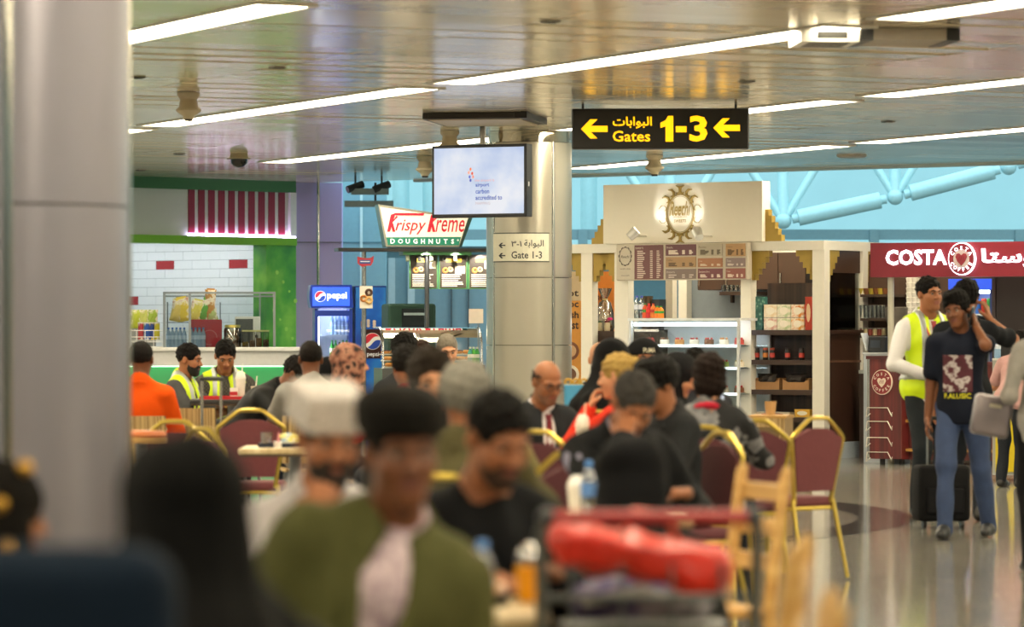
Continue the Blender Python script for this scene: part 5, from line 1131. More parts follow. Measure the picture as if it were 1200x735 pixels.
B(0, w, .05, .6, .05, 1.06).build('carcass', rw_, cb_); B(-.01, w, 0, .65, 1.06, 1.10).build('worktop', M('5a2426', .35), cb_)
for z in (.14, .45, .72): B(.02, w-.02, -.04, .06, z, z+.03).build('display_ledge', M('b5863c', .45), cb_)
# back bar
BBF = Fr(1006, 43.75, -27); bb = struct('wall_coffee_bar', B(.02, BBF.u(1300), 0, .12, 0, 2.3), M('4d3626', .6), loc=BBF.C, rot=(0, 0, BBF.a))
bbu = on(BBF, 1007, -.5, 0, 'back_bar', 'steel topped back bar below the shelves of glasses', 'counter'); w = BBF.u(1290, -.5)-BBF.u(1007, -.5); B(0, w, 0, .48, 0, .95).build('carcass', dwood, bbu); B(0, w, -.02, .48, .95, .99).build('worktop', M('a8abac', .3, .7), bbu)
for k, py in enumerate((345, 373, 393)):
    sh_ = on(BBF, 1006, -.27, BBF.z(1030, py, -.27), 'wall_shelf', 'brown coffee bar wall shelf, %s from the top' % ORD[k], 'shelf', 'coffee bar shelves'); w = BBF.u(1060, -.27)-BBF.u(1006, -.27); B(.02, w, 0, .26, -.03, 0).build('board', M('3b2a1e', .5), sh_); B(.06, .09, .2, .26, -.1, -.03).build('shelf_support', M('3b2a1e', .5), sh_)
for k in range(6):
    g = BBF.thing('tall_glass', 'tall clear glass, %s from the left on the coffee bar shelf' % ORD[k], 'glass', BBF.u(1010+k*5, -.15), -.15, BBF.z(1030, 373, -.27), 'glasses on the coffee bar shelf'); MB().lathe([(.028, 0), (.036, .15), (.033, .15), (.026, .01)], n=12).build('tumbler', glass('e6ecec', .03, .28), g, smooth=True)
    g = BBF.thing('coffee_cup', 'small %s cup, %s on the top coffee bar shelf' % (['yellow', 'brown'][k % 2], ORD[k]), 'cup', BBF.u(1010+k*5.5, -.15), -.15, BBF.z(1030, 345, -.27), 'cups on the top coffee bar shelf'); MB().lathe([(.025, 0), (.04, .07), (.036, .07), (.022, .008)], n=12).build('cup_bowl', M(['b8a43a', '7a4a2a'][k % 2], .4), g, smooth=True); MB().tube([(.036+.02*math.sin(t), 0, .035-.02*math.cos(t)) for t in np.linspace(0, math.pi, 6)], .005, 5).build('handle', M(['b8a43a', '7a4a2a'][k % 2], .4), g)
    g = BBF.thing('syrup_tin', 'small %s tin, %s on the lowest coffee bar shelf' % (['red', 'cream'][k % 2], ORD[k]), 'tin', BBF.u(1010+k*5.2, -.15), -.15, BBF.z(1030, 393, -.27), 'tins on the coffee bar shelf'); MB().lathe([(.03, 0), (.03, .07)], n=12).build('tin_body', M(['8a3a30', 'c8b890'][k % 2], .4), g, smooth=True); MB().lathe([(.031, .07), (.031, .082), (.025, .084)], n=12).build('lid', M('9a9a94', .3, .7), g, smooth=True)
till = on(BF, 1012, .25, 0, 'till_stand', 'pale counter block carrying the black card till', 'counter'); B(0, .42, 0, .3, 0, BF.z(1025, 415, .25)).build('block', M('aeb6c0', .4), till); B(-.01, .43, -.01, .31, BF.z(1025, 415, .25), BF.z(1025, 413, .25)).build('top', M('c2c8ce', .4), till)
tl = on(BF, 1017, .28, BF.z(1025, 413, .25), 'cash_till', 'black cash till with an angled screen by the support pole', 'till'); RB(0, .2, 0, .22, 0, .17, r=.012).build('printer', M('1a1e24', .4), tl); B(.03, .14, -.004, 0, .05, .13).build('paper_slot', M('2f3a4a', .3), tl); B(-.01, .0, -.02, .16, .02, .22).build('screen', M('cfd6dc', .3), tl, None, (0, R(-18), 0))
gr = on(BBF, 1050, -.42, .99, 'coffee_grinder', 'coffee grinder with a clear hopper behind the vest man', 'grinder'); MB().lathe([(.10, 0), (.10, .08), (.07, .12), (.07, .32), (.09, .36)], n=16).build('motor_body', M('4a4642', .35, .5), gr, smooth=True); MB().lathe([(.06, .36), (.13, .62), (.135, .70), (.12, .71)], n=16).build('hopper', M('6a645c', .2, .2), gr, smooth=True)
em_ = on(BBF, 1058, -.45, .99, 'espresso_machine', 'large silver espresso machine behind the vest man', 'machine'); RB(0, .75, 0, .4, .05, .55, r=.03).build('housing', M('9a9c9a', .25, .8), em_); B(.03, .72, -.12, 0, .05, .1).build('drip_tray', M('6a6a68', .3, .8), em_); RB(.02, .73, .02, .38, .55, .6, r=.01).build('cup_rail', M('b8b8b4', .25, .8), em_)
for x in (.2, .5): MB().tube([(x, 0, .3), (x, -.16, .28)], .022, 8).build('portafilter', blk, em_)
for k in range(4):
    n_ = [9, 9, 8, 8][k]; g = BBF.thing('paper_cup_stack', 'stack of white paper cups, %s from the left above the espresso machine' % ORD[k], 'cups', BBF.u(1066+k*6, -.25), -.25, 1.59, 'paper cup stacks'); MB().lathe([p for i in range(n_) for p in ((.034, i*.055), (.042, i*.055+.045), (.044, i*.055+.05))], n=12).build('stacked_cups', M('e6e2d8', .6), g, smooth=True); MB().lathe([(.044, n_*.055), (.046, n_*.055+.01), (.04, n_*.055+.011)], n=12).build('rim', M('efece4', .6), g, smooth=True)
bf2 = on(BBF, 1112, -.55, 0, 'drinks_cooler', 'open blue lit drinks cooler behind the phone man', 'cooler'); w = BBF.u(1165, -.55)-BBF.u(1112, -.55); zt_ = BBF.z(1140, 327, -.55)
B(0, .05, 0, .5, 0, zt_).build('side_wall', M('2a3f7a', .4), bf2); B(w-.05, w, 0, .5, 0, zt_).build('side_wall', M('2a3f7a', .4), bf2); B(.05, w-.05, .45, .5, 0, zt_).build('back_wall', M('b8c4dc', .4), bf2); B(0, w, -.02, .5, zt_-.12, zt_+.001).build('header', M('2a4fd0', .4, emit=.8), bf2); B(.06, w-.06, .05, .09, zt_-.16, zt_-.125).build('light_tube', M('f2f8ff', .4, var=.01, emit=10), bf2)
for k, py in enumerate((397, 368)):
    z = BBF.z(1140, py, -.4); B(.05, w-.05, .03, .45, z-.02, z).build('shelf', M('c8d0dc', .4), bf2)
    for i in range(6): c = ['b83a2a', '2f8a3a', 'e0c8a0', 'd87a2a', 'd8dce0', '3a6ab0'][(i+k*2) % 6]; o = BBF.thing('drink_can', 'slim drink can, %s from the left on the %s cooler shelf' % (ORD[i], ['lower', 'upper'][k]), 'can', BBF.u(1112, -.55)+.1+(w-.2)*i/5, -.42, z, 'cans in the blue cooler'); MB().lathe([(.028, 0), (.034, .01), (.034, .15), (.026, .17)], n=12).build('can_body', M(c, .3, .2), o, smooth=True); MB().lathe([(.027, .17), (.027, .176)], n=12).build('can_top', M('c0c4c8', .3, .8), o, smooth=True)
dkp = on(BF, 1163, .72, 0, 'partition_panel', 'tall dark brown partition at the right end of the coffee bar', 'partition'); B(0, BF.u(1260, .72)-BF.u(1163, .72), 0, .08, 0, sign_h0).build('panel', M('241a1c', .5), dkp); B(0, .04, -.02, 0, 0, sign_h0).build('edge_strip', M('33262a', .4), dkp)
# yellow display trolley by the right edge
yf = Fr(1163, 36.7, -14); yt = ft(yf, 'yellow_display', 'yellow fronted snack cart with a glass top at the right edge', 'cart', 0); w = yf.u(1230); zt_ = yf.z(1180, 420)
B(.0, w, 0, .5, .05, zt_-.02).build('cart_body', M('9a9c98', .4), yt); B(.03, w-.03, -.012, 0, .08, zt_-.05).build('yellow_panel', M('c8b40e', .4), yt); B(0, w, -.015, .5, zt_-.02, zt_).build('top', M('c9ccc6', .35), yt); B(.01, w-.01, 0, .008, zt_, zt_+.12).build('glass_rim', GL, yt)
for x in (.06, w-.06): MB().tube([(x-.015, .1, .03), (x+.015, .1, .03)], .03, 10).build('castor', blk, yt)
bottle(yf, 1169, .2, zt_, .22, .032, wb, M('8a7ab8', .4), 'water bottle with lilac cap on the yellow snack cart', lb=M('d8d8e8', .4))
# ---- ceiling fittings
def ceil_at(px, py): Y = (H-CH)*F/(HY-py); return XY(px, Y, H)
bg = M('b5aa90', .5)
for k, (px, py, lab) in enumerate(((221, 108, 'beige pendant detector over the striped fascia, largest of its kind'), (527, 153, 'beige pendant detector hanging behind the monitor top'), (498, 183, 'beige pendant detector left of the monitor near the ceiling edge'), (767, 181, 'beige pendant detector hanging below the gates sign'))):
    o = thing('ceiling_detector', lab, 'detector', ceil_at(px, py), 0, 'pendant ceiling detectors'); MB().lathe([(.10, -.003), (.10, -.03), (.075, -.06)], n=18).build('base', bg, o, smooth=True); MB().lathe([(.072, -.06), (.085, -.13), (.11, -.15), (.11, -.165), (.05, -.21), (.045, -.235)], n=18).build('housing', bg, o, smooth=True); MB().lathe([(.04, -.235), (.035, -.255)], n=12).build('sensor', M('2a2622', .3), o, smooth=True)
o = thing('dome_camera', 'dark dome camera on the ceiling left of the strip light', 'camera', ceil_at(280, 180)); MB().lathe([(.10, -.003), (.11, -.05), (.14, -.055), (.14, -.065)], n=20).build('mount', bg, o, smooth=True); MB().lathe([(.10, -.065), (.095, -.11), (.06, -.15), (.01, -.165)], n=20).build('dome', M('14120f', .1), o, smooth=True)
o = thing('ceiling_speaker', 'flat round speaker near the ceiling edge above the cafe', 'speaker', ceil_at(998, 182)); MB().lathe([(.17, -.003), (.17, -.02), (.15, -.03)], n=24).build('grille', M('9a968c', .5), o, smooth=True); MB().lathe([(.18, -.003), (.18, -.012)], n=24).build('rim', M('c8c4b8', .4), o, smooth=True)
for k, (px, py) in enumerate(((161, 90), (325, 78.5), (165, 199), (645, 24.5), (875, 95), (1041, 142), (210, 180))):
    o = thing('ceiling_slot', ['small dark slot in the ceiling beside the near column', 'small dark slot in the ceiling left of the long strip light', 'dark slot in the ceiling over the green fascia', 'small dark slot near the top centre of the ceiling', 'small dark slot above the right end of the gates sign', 'tiny dark slot in the ceiling above the cafe', 'tiny dark slot in the ceiling by the dome camera'][k], 'vent', ceil_at(px, py), TH, 'ceiling slots'); B(-.05, .05, -.06, .06, -.012, -.002).build('plate', M('6a665c', .4), o); B(-.04, .04, -.012, .012, -.016, -.012).build('opening', M('151412', .6), o)
bxp = ceil_at(1025, 36); bxp.z = H; o = thing('ceiling_unit', 'long ceiling box with white slotted left end and black end caps', 'unit', bxp, R(4)); xr = lambda px: (px-1025)/F*bxp.y
MB().flat([(xr(1003), -.3), (xr(1115), -.3), (xr(1108), .3), (xr(1000), .3)], -.085, -.004).build('box_body', M('a39a8c', .5), o)
for a, b in ((1001, 1015), (1101, 1116)): MB().flat([(xr(a), -.31), (xr(b), -.31), (xr(b-4), .31), (xr(a-3), .31)], -.09, -.003).build('end_cap', M('131211', .4), o)
gq = B(xr(931), xr(999), -.3, .3, -.10, -.004).build('white_grille', M('e8e6de', .4), o); B(xr(950), xr(985), -.302, -.298, -.075, -.03).build('slot', M('2a2a26', .5), gq)
for k in range(4): B(xr(942), xr(990), -.22+k*.12, -.17+k*.12, -.103, -.099).build('slot', M('2a2a26', .5), gq)
ob = thing('spotlight_bar', 'pair of grey spotlight bars under the ceiling by the wall tinted with violet glow', 'light', XY(430, 51, H)); xo = lambda px: (px-430)/F*51
for k, (a, b, z) in enumerate(((404, 461, -.42), (412, 456, -.26))): B(xo(a), xo(b), -.1-.1*k, .05-.1*k, z, z+.08).build('bar', M('7f9298', .4, .4), ob)
for x in (-.15, .2): MB().tube([(x, -.1, -.2), (x, -.1, -.003)], .015, 6).build('hanger', M('2a2d30', .4), ob); MB().tube([(x-.1, -.2, -.2), (x+.1, -.1, -.12)], .05, 8).build('lamp_head', M('2a3034', .4), ob)
B(.1, .13, -.08, -.05, -.42, -.1).build('hanger', M('2a2d30', .4), ob)
# ------------------------------------------------------------------ furniture
gold = M('b8a048', .3, .75, .06); burg = M('5a2a30', .8, 0, .12, 40, bump=.15); burg2 = M('6a3438', .8, 0, .12, 40, bump=.15)
stripew = Mpat('striped_laminate', 'stripe', ['5f4628', 'a88a5a', 'c8ad78', '7a5c36'], 60, .45, 'X', [.32, .45, .56, .68])
lightw = Mpat('pale_beech', 'stripe', ['a87c3c', 'c09654', 'cfa868'], 14, .45, 'Z'); steel = M('8f9294', .3, .9)
def banquet(label, loc, rz, group='gold framed banquet chairs', pad=None, sx=1):
    pad = pad or burg; o = thing('banquet_chair', label, 'chair', loc, rz, group); lean = lambda z: .19+.10*(z-.45)
    half = [(.150, .44), (.160, .52), (.178, .62), (.207, .785), (.210, .805), (.203, .822), (.125, .885), (.085, .915), (.065, .924), (.02, .926)]
    out = half+[(-x, z) for x, z in half[::-1]]
    MB().tube([(x, lean(z), z) for x, z in out], .0135, 8).build('back_frame', gold, o, smooth=True)
    inn = [(x*.93, z-(.012 if z < .83 else .012+.05*(z-.83)/.1)) for x, z in out if z > .5]
    n = len(inn); vs = [(x, lean(z)-.022, z) for x, z in inn]+[(x, lean(z)+.014, z) for x, z in inn]; c1 = len(vs)
    vs += [(0, lean(.70)-.035, .70), (0, lean(.70)+.022, .70)]
    fs = [(i, (i+1) % n, c1) for i in range(n)]+[((i+1) % n+n, i+n, c1+1) for i in range(n)]+[(i, i+n, (i+1) % n+n, (i+1) % n) for i in range(n)]
    MB().add(vs, fs).build('backrest', pad, o, smooth=True)
    MB().rbox(-.20, .20, -.22, .19, .415, .475, r=.025, seg=3).build('seat', pad, o, smooth=True)
    MB().tube([(-.195, -.21, .41), (.195, -.21, .41), (.18, .19, .41), (-.18, .19, .41)], .0125, 6, True).build('seat_frame', gold, o)
    for s_ in (-1, 1):
        MB().tube([(s_*.185, -.20, .41), (s_*.20, -.235, .012)], [.0135, .011], 8).build('leg', gold, o); MB().tube([(s_*.165, .19, .46), (s_*.185, .29, .012)], [.0135, .011], 8).build('leg', gold, o)
    MB().tube([(-.19, -.215, .22), (.19, -.215, .22)], .008, 6).build('stretcher', gold, o)
    return o
def laminate(label, loc, rz, group='striped laminate chairs', h=.83):
    o = thing('laminate_chair', label, 'chair', loc, rz, group); m = MB(); n = 8; vs = []; fs = []
    for i in range(n+1):
        x = -.21+.42*i/n; b = .04*(1-(x/.21)**2)
        for z, yy in ((.50, .18), (h, .24)): vs += [(x, yy+b-.04, z), (x, yy+b-.022, z)]
    for i in range(n):
        a = 4*i; q = a+4; fs += [(a, q, q+2, a+2), (a+1, a+3, q+3, q+1), (a+2, q+2, q+3, a+3), (a, a+1, q+1, q)]
    L = 4*n; fs += [(0, 2, 3, 1), (L, L+1, L+3, L+2)]; m.add(vs, fs).build('backrest', stripew, o)
    RB(-.21, .21, -.21, .20, .44, .46, r=.008).build('seat', stripew, o); B(-.03, .03, .12, .16, .46, .52).build('back_bracket', steel, o)
    for s_ in (-1, 1):
        for yy in (-.18, .17): MB().tube([(s_*.17, yy, .44), (s_*.20, yy*1.15, .01)], .012, 8).build('leg', steel, o)
    return o
def ladder(label, loc, rz, group='pale wooden chairs'):
    o = thing('wooden_chair', label, 'chair', loc, rz, group)
    RB(-.22, .22, -.22, .21, .44, .47, r=.01).build('seat', lightw, o)
    for s_ in (-1, 1):
        MB().tube([(s_*.20, .21, .0), (s_*.20, .20, .46), (s_*.205, .26, .92), (s_*.205, .27, .95)], [.02, .024, .022, .014], 8).build('back_post', lightw, o, smooth=True); MB().tube([(s_*.19, -.19, 0), (s_*.19, -.19, .45)], [.016, .022], 8).build('leg', lightw, o, smooth=True)
    for z in (.62, .74, .86): RB(-.20, .20, .205+.13*(z-.46), .225+.13*(z-.46), z-.03, z+.03, r=.006).build('slat', lightw, o)
    MB().tube([(-.19, -.19, .2), (.19, -.19, .2)], .011, 6).build('stretcher', lightw, o)
    return o
def stool(label, loc):
    o = thing('round_stool', label, 'stool', loc, 0, 'occupied stools'); MB().lathe([(.17, .42), (.18, .43), (.18, .45), (.16, .46)], n=20).build('seat', lightw, o, smooth=True); MB().lathe([(.03, .02), (.03, .42)], n=10).build('post', steel, o, smooth=True); MB().lathe([(.2, 0), (.19, .02)], n=18).build('foot_plate', steel, o, smooth=True); return o
def table(label, cx, cy, w, d, rz=0, z=.74, top=None, group='food court tables'):
    o = thing('cafe_table', label, 'table', (cx, cy, 0), rz, group)
    RB(-w/2, w/2, -d/2, d/2, z-.035, z, r=.008).build('tabletop', top or Mpat('table_laminate', 'stripe', ['b09a72', 'c8b48a', 'd8c8a2'], 12, .4, 'X'), o)
    B(-w/2+.01, w/2-.01, -d/2+.01, d/2-.01, z-.05, z-.035).build('edge_band', M('4a3a2a', .5), o); MB().lathe([(.04, .03), (.035, z-.05)], n=14).build('pedestal', steel, o, smooth=True); MB().lathe([(.26, 0), (.25, .02), (.05, .035)], n=20).build('foot_plate', M('3a3a3a', .4, .6), o, smooth=True)
    return o
def xy(px, Y): v = XY(px, Y); return (v.x, v.y, 0)
# chairs seen empty
banquet('empty burgundy banquet chair seen square on, left of the right hand pair', xy(871, 21.4), R(190), pad=burg)
banquet('empty burgundy banquet chair standing nearest the open floor with its leg in full view', xy(924, 22.0), R(222), pad=burg2)
banquet('wide arched banquet chair back behind the table with the tray', xy(297, 24.2), R(180), pad=burg2)
banquet('burgundy banquet chair turned sideways just behind the black robed woman', xy(282, 19.6), R(128), pad=burg2)
banquet('banquet chair with a pale glint, leftmost of the stacked looking gold arches', xy(226, 21.2), R(160))
banquet('burgundy banquet chair turned to the suited man, farther of two', xy(655, 19.0), R(150))
cj = banquet('banquet chair with an olive coat over its back before the suited man', xy(650, 16.4), R(118))
s = SDF(.014); s.rbx((0, .235, .72), (.23, .05, .24), rot('x', -6), .05, k=.02).cap((-.2, .24, .82), (-.26, .2, .5), .06, .05, k=.05).cap((.2, .24, .82), (.26, .2, .5), .06, .05, k=.05); v, q = s.mesh(folds(77, .012, 24)); ocoat = tag(link('coat', qmesh('coat', [(v, q, 0)], [M('6a5f2e', .85, 0, .2, 20)]), None, cj.location, cj.rotation_euler), 'olive coat hung over the banquet chair before the suited man', 'coat')
laminate('striped laminate chair with a bare back right of the orange shirt', xy(222, 28.2), R(180), h=.86)
ladder('pale wooden chair farthest back beside the luggage trolley', xy(812, 13.2), R(-72)); ladder('pale wooden chair beside the trolley, middle of three', xy(800, 8.55), R(-97)); ladder('nearest pale wooden chair at the bottom edge of the picture', xy(800, 6.7), R(-93))
nv = thing('padded_seat', 'navy blue padded high seat back, nearest thing at bottom left', 'seat', (-.82, 5.2, 0), R(-8)); nm = M('101c2a', .85, 0, .15, 14, spec=.1)
MB().rbox(-.42, .36, -.02, .14, .40, 1.12, r=.06, seg=4).build('backrest', nm, nv, smooth=True); MB().rbox(-.40, .34, .10, .62, .34, .47, r=.04, seg=3).build('seat', nm, nv, smooth=True)
for x in (-.34, .28):
    for yy in (.05, .55): MB().tube([(x, yy, .36), (x, yy, 0)], .02, 8).build('leg', steel, nv)
# ------------------------------------------------------------------ seated and standing people
def C(h, **k): return M(h, k.pop('rough', .85), 0, k.pop('var', .12), k.pop('scale', 30), bump=.12, bscale=300, spec=.12, **k)
CACHE['hatmat_kufi'] = Mpat('embroidered_white', 'voronoi', ['cdc8c4', 'bab4b0', '8c8484'], 90, .9, stops=[.2, .6, .95]); CACHE['hatmat_cap_round'] = C('171512'); CACHE['hatmat_beanie'] = C('17181a')
seats = []
def sit(px, top, Y, yaw, label, who, chair='b', **k):
    p = person(px, top, Y, yaw, label, **k)
    b = p['base']; kk = p['k']
    d = Vector((math.sin(R(yaw)), -math.cos(R(yaw)), 0)); loc = (b.x-d.x*.02, b.y-d.y*.02, 0)
    if chair == 'b': banquet('banquet chair carrying %s' % who, loc, R(yaw), 'occupied banquet chairs')
    elif chair == 'l': laminate('striped laminate chair carrying %s' % who, loc, R(yaw), 'occupied laminate chairs', .83)
    elif chair == 's': stool('low round stool carrying %s' % who, loc)
    elif chair == 'w': ladder('pale wooden chair carrying %s' % who, loc, R(yaw), 'occupied wooden chairs')
    return p
blackc = C('1b1b1d'); olive = C('6c6a42', scale=60); skl = 'l'
# near row
paisley = Mpat('pale_paisley', 'voronoi', ['d8c8cc', 'b8a4ae', '8f7a86'], 42, .85, stops=[.1, .5, .9])
p1 = sit(470, 446, 8.3, 10, 'young man in olive jacket, patterned pale shirt and round black cap', 'the young man in the olive jacket', 'w', skin='d', hat='cap_round', shirt=paisley, jacket=(C('50512f', scale=60), .062), head=(4, 6, 0), aL='low', aR='low', vox=.011, lean=2, side=14, collar=C('2c2a26'))
p2 = sit(384, 445, 9.9, 16, 'bearded man in white robe and embroidered white cap, hand at his mouth', 'the man in the white cap', 'w', skin='m', hat='kufi', hair=('short', '14110e'), shirt=C('bdb9bb', var=.05), head=(14, 4, 0), aL='lap', aR='eat', beard=[('beard', '1e1713')], vox=.011, lean=4, girth=1.08)
p3 = sit(584, 451, 10.0, 24, 'man in a black top bowed over his meal at the near table', 'the man in the black top', 'w', skin='m', hair=('short', '0f0d0c'), shirt=C('141517'), head=(24, 6, 0), beard=[('stubble', '3a281d')], aL=((.10, -.33, .82), None, (0, 0, -1), 40, (.8, .4, -.6)), aR=((-.10, -.36, .82), (.4, -.8, -.1), (.2, 0, -1), 50, (-.9, .4, -.5)), vox=.011, lean=9, girth=1.12)
p4 = sit(212, 507, 5.9, -150, 'woman wrapped in a black robe and headscarf, seen from behind at near left', 'the black robed woman', 's', hair=None, hijab=(C('0b0b0b'), 1, 1.15), female=True, shirt=C('0c0c0c'), skirt=C('141413'), head=(12, -10, 0), lean=10, aL='lap', aR='lap', eyes=False, girth=1.2)
p5 = sit(4, 536, 8.4, 110, 'person in a dark headscarf with gold pins at the left picture edge', 'the person with gold pins', 's', hair=None, hijab=(C('15120f'), 0), female=True, shirt=C('1c1a18'), skirt=C('1a1816'), head=(10, 0, 0), lean=8, aL='lap', aR='lap', seat_drop=.03)
for v_ in ((-.085, .03, .02), (-.09, .0, -.07), (-.055, -.02, .11)): MB().sph(tuple(p5['HV'](npa(*v_)*1.12)), .022, 10, 8).build('gold_pin', M('b58a3a', .3, .8), p5['root'])
p7 = sit(546, 419, 13.2, 160, 'grey haired man in a dark olive jacket, back of head towards us', 'the grey haired man', 'b', skin='m', hair=('thick', '7d7a72'), shirt=C('4a4630'), jacket=(C('4f4a30'), 0), head=(4, 14, 0), eyes=False)
p8 = sit(504, 404, 15.6, 8, 'man with tousled dark hair facing us behind the round black cap', 'the man with tousled hair', 'b', skin='l', hair=('thick', '2f2822'), shirt=C('2e2c2a'), head=(6, 6, 0), aL='lap', aR='lap')
p29 = sit(742, 512, 10.6, 172, 'person in a black hood seen from behind, just beyond the trolley', 'the black hooded person', 's', hair=None, hijab=(C('111113'), 1, 1.2), shirt=C('111113'), head=(22, 0, 0), lean=10, seat_drop=.05, aL='lap', aR='lap', eyes=False, legs='17181a', girth=1.15)
p25 = sit(742, 431, 15.0, 30, 'man in black jacket resting his bowed head on his hand', 'the man resting his head', 'b', skin='m', hair=('short', '3a3836'), shirt=C('8a889c'), jacket=(C('1c1d1f'), .03), head=(38, -14, 6), lean=14, aR=((-.115, -.34, 1.03), (.35, .45, .8), (.5, .8, -.2), 55, (-.6, -.4, -1)), aL='table', girth=1.1)
p24 = sit(770, 414, 18.4, -62, 'man with thick black hair and spectacles turned away from us', 'the man with thick black hair', 'b', skin='m', hair=('thick', '110f0e'), shirt=C('2a2b2e'), jacket=(C('232426'), 0), head=(16, 0, 0), glasses=True, lean=6)
p28 = sit(831, 411, 20.0, 168, 'woman with a dark bob and red collar in a black and grey patterned top', 'the woman with the bob', 'b', skin='l', hair=('bob', '1c120e'), female=True, shirt=Mpat('grey_swirl', 'noise', ['17171a', '1b1b1e', '7d7d7f', '55565a'], 8, .9, stops=[.3, .5, .53, .7]), collar=C('b3283a'), head=(8, 14, 0), lean=4, girth=1.1, eyes=False)
p19 = sit(641, 423, 21.4, 26, 'balding man in a dark suit, spectacles and red tie looking down', 'the balding suited man', 'b', skin='m', hair=('bald_sides', '1c1613'), shirt=C('dedde0', var=.04), collar=C('e2e1e4', var=.03), tie=M('6e1426', .6), jacket=(C('26282b'), .05), head=(22, 4, 0), glasses=True, beard=[('stubble', '7a5440')], lean=6, girth=1.08)
p23 = sit(723, 412, 21.0, -125, 'blonde woman in a bright red top with hand raised to her face', 'the blonde woman in red', 'b', skin='l', hair=('bun', 'a08348'), female=True, shirt=C('c02f1a'), head=(8, 10, 0), lean=8, aL=((.06, -.26, 1.02), (-.2, .2, 1), (-.4, .8, .1), 50, (.7, -.4, -1)), aR='table', eyes=False)
p26 = sit(797, 411, 22.3, 60, 'woman in a black headscarf looking down at a white phone', 'the woman with the white phone', 'b', skin='l', hair=None, hijab=(C('18181a'), 0), female=True, shirt=C('9a2430'), head=(26, 0, 0), lean=6, aL=((.03, -.36, 1.02), (-.2, -.2, .9), (0, .9, .3), 50, (.6, 0, -1)), aR=((-.05, -.36, .98), (.2, -.2, .9), (0, .9, .3), 50, (-.6, 0, -1)))
p20 = sit(717, 396, 24.0, 150, 'woman in a flowing black robe and headscarf beyond the blonde woman', 'the flowing black robe', 'b', hair=None, hijab=(C('131314'), 1, 1.15), female=True, shirt=C('131314'), skirt=C('131314'), head=(14, 16, -6), lean=10, side=10, aL='lap', aR='lap', eyes=False, girth=1.35)
p27 = sit(814, 406, 25.0, 190, 'person with short black hair beyond the dark bobbed woman', 'the person beyond the bob', 'b', skin='m', hair=('short', '12100f'), shirt=C('33353a'), eyes=False)
p22 = sit(755, 395, 26.0, 8, 'man in a black knitted hat and spectacles before the cake showcase', 'the man in the knitted hat', 'b', skin='m', hat='beanie', hair=('crew', '14110f'), shirt=C('22252a'), glasses=True, head=(4, 4, 0), aL='lap', aR='lap')
p21 = sit(704, 401, 27.2, 165, 'bald man seen from behind between column and black robe', 'the bald man', 'b', skin='l', hair=None, shirt=C('1e1f22'), eyes=False, head=(4, 0, 0))
bt = text('PUMA', M('d8d2b8', .7), p22['root'], 0, 0, w=.085, h=.032, y=0, bold=.02)
me = bt.data
for v_ in me.vertices:
    t = (v_.co.x-.03)/.096; z_ = v_.co.z+.047; v_.co = Vector(p22['HV'](npa(.100*math.sin(t), .016-.1215*math.cos(t)*.965, z_)))
# left middle
p13 = sit(411, 402, 25.0, 102, 'woman in a brown mottled headscarf turned to the right', 'the mottled headscarf', 'l', skin='l', hair=None, female=True, hijab=(Mpat('mottled_scarf', 'noise', ['1a1210', '8a5a48', 'a87a64', '2a1c18'], 16, .85, stops=[.36, .48, .58, .66]), 0), shirt=C('2a2422'), lean=4)
p14 = sit(364, 399, 27.0, 186, 'man in a pale grey tee shirt seen from behind', 'the man in the pale grey tee shirt', 'l', skin='d', hair=('crew', '17120f'), shirt=C('8a8883'), sleeve='short', collar=None, eyes=False, head=(6, 0, 0))
p15 = sit(347, 415, 28.5, 78, 'person in a black leather jacket stooping towards the grey tee shirt', 'the stooping black jacket', 'l', skin='d', hair=('short', '141110'), shirt=C('1a1a1c'), jacket=(M('141516', .6, 0, .2, 8, bump=.3, bscale=20, spec=.2), .04), lean=44, head=(38, 0, 0), aL=((.12, -.62, .80), None, (0, 0, -1), 35, (.7, .4, -.6)), aR=((-.12, -.62, .80), None, (0, 0, -1), 35, (-.7, .4, -.6)), girth=1.15)
p15b = sit(384, 417, 29.5, 175, 'figure in a black headscarf half hidden beside the drinks fridge', 'the half hidden black headscarf', 'l', hair=None, female=True, hijab=(C('141416'), 1), shirt=C('161618'), skirt=C('161618'), eyes=False)
checked = Mpat('dark_checks', 'check', ['2a2825', '4a463f'], 70, .85)
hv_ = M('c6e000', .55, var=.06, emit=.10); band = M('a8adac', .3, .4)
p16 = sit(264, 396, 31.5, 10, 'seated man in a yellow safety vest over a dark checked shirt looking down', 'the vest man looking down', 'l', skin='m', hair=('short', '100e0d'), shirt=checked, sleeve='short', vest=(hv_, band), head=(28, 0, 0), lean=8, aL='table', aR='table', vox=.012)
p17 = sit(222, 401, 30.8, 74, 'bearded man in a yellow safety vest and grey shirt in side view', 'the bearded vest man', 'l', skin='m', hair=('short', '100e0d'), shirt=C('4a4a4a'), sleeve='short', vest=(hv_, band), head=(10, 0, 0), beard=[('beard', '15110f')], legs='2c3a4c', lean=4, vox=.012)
p18 = sit(166, 399, 27.0, 176, 'man in a bright orange shirt seen from behind beside the near column', 'the man in orange', 'l', skin='d', hair=('crew', '15110f'), shirt=C('d8500e', var=.06), collar=C('d8500e', var=.06), eyes=False, aL='lap', aR='lap')
p10 = sit(474, 388, 28.6, 168, 'black haired man in dark grey beside the doughnut case', 'the dark grey shirt', 'b', skin='m', hair=('thick', '0f0d0c'), shirt=C('2f3338'), lean=2, side=8, eyes=False)
p11 = sit(476, 402, 23.5, -165, 'black haired person in a red top seen from behind', 'the person in the red top', 'b', skin='m', hair=('thick', '14110f'), shirt=C('b01e24'), collar=C('b01e24'), eyes=False, head=(8, 0, 0), side=-6)
p12 = sit(494, 397, 30.5, 20, 'brown haired person half hidden before the doughnut case', 'the half hidden brown hair', 'b', skin='l', hair=('short', '2e1e16'), shirt=C('3a3634'))
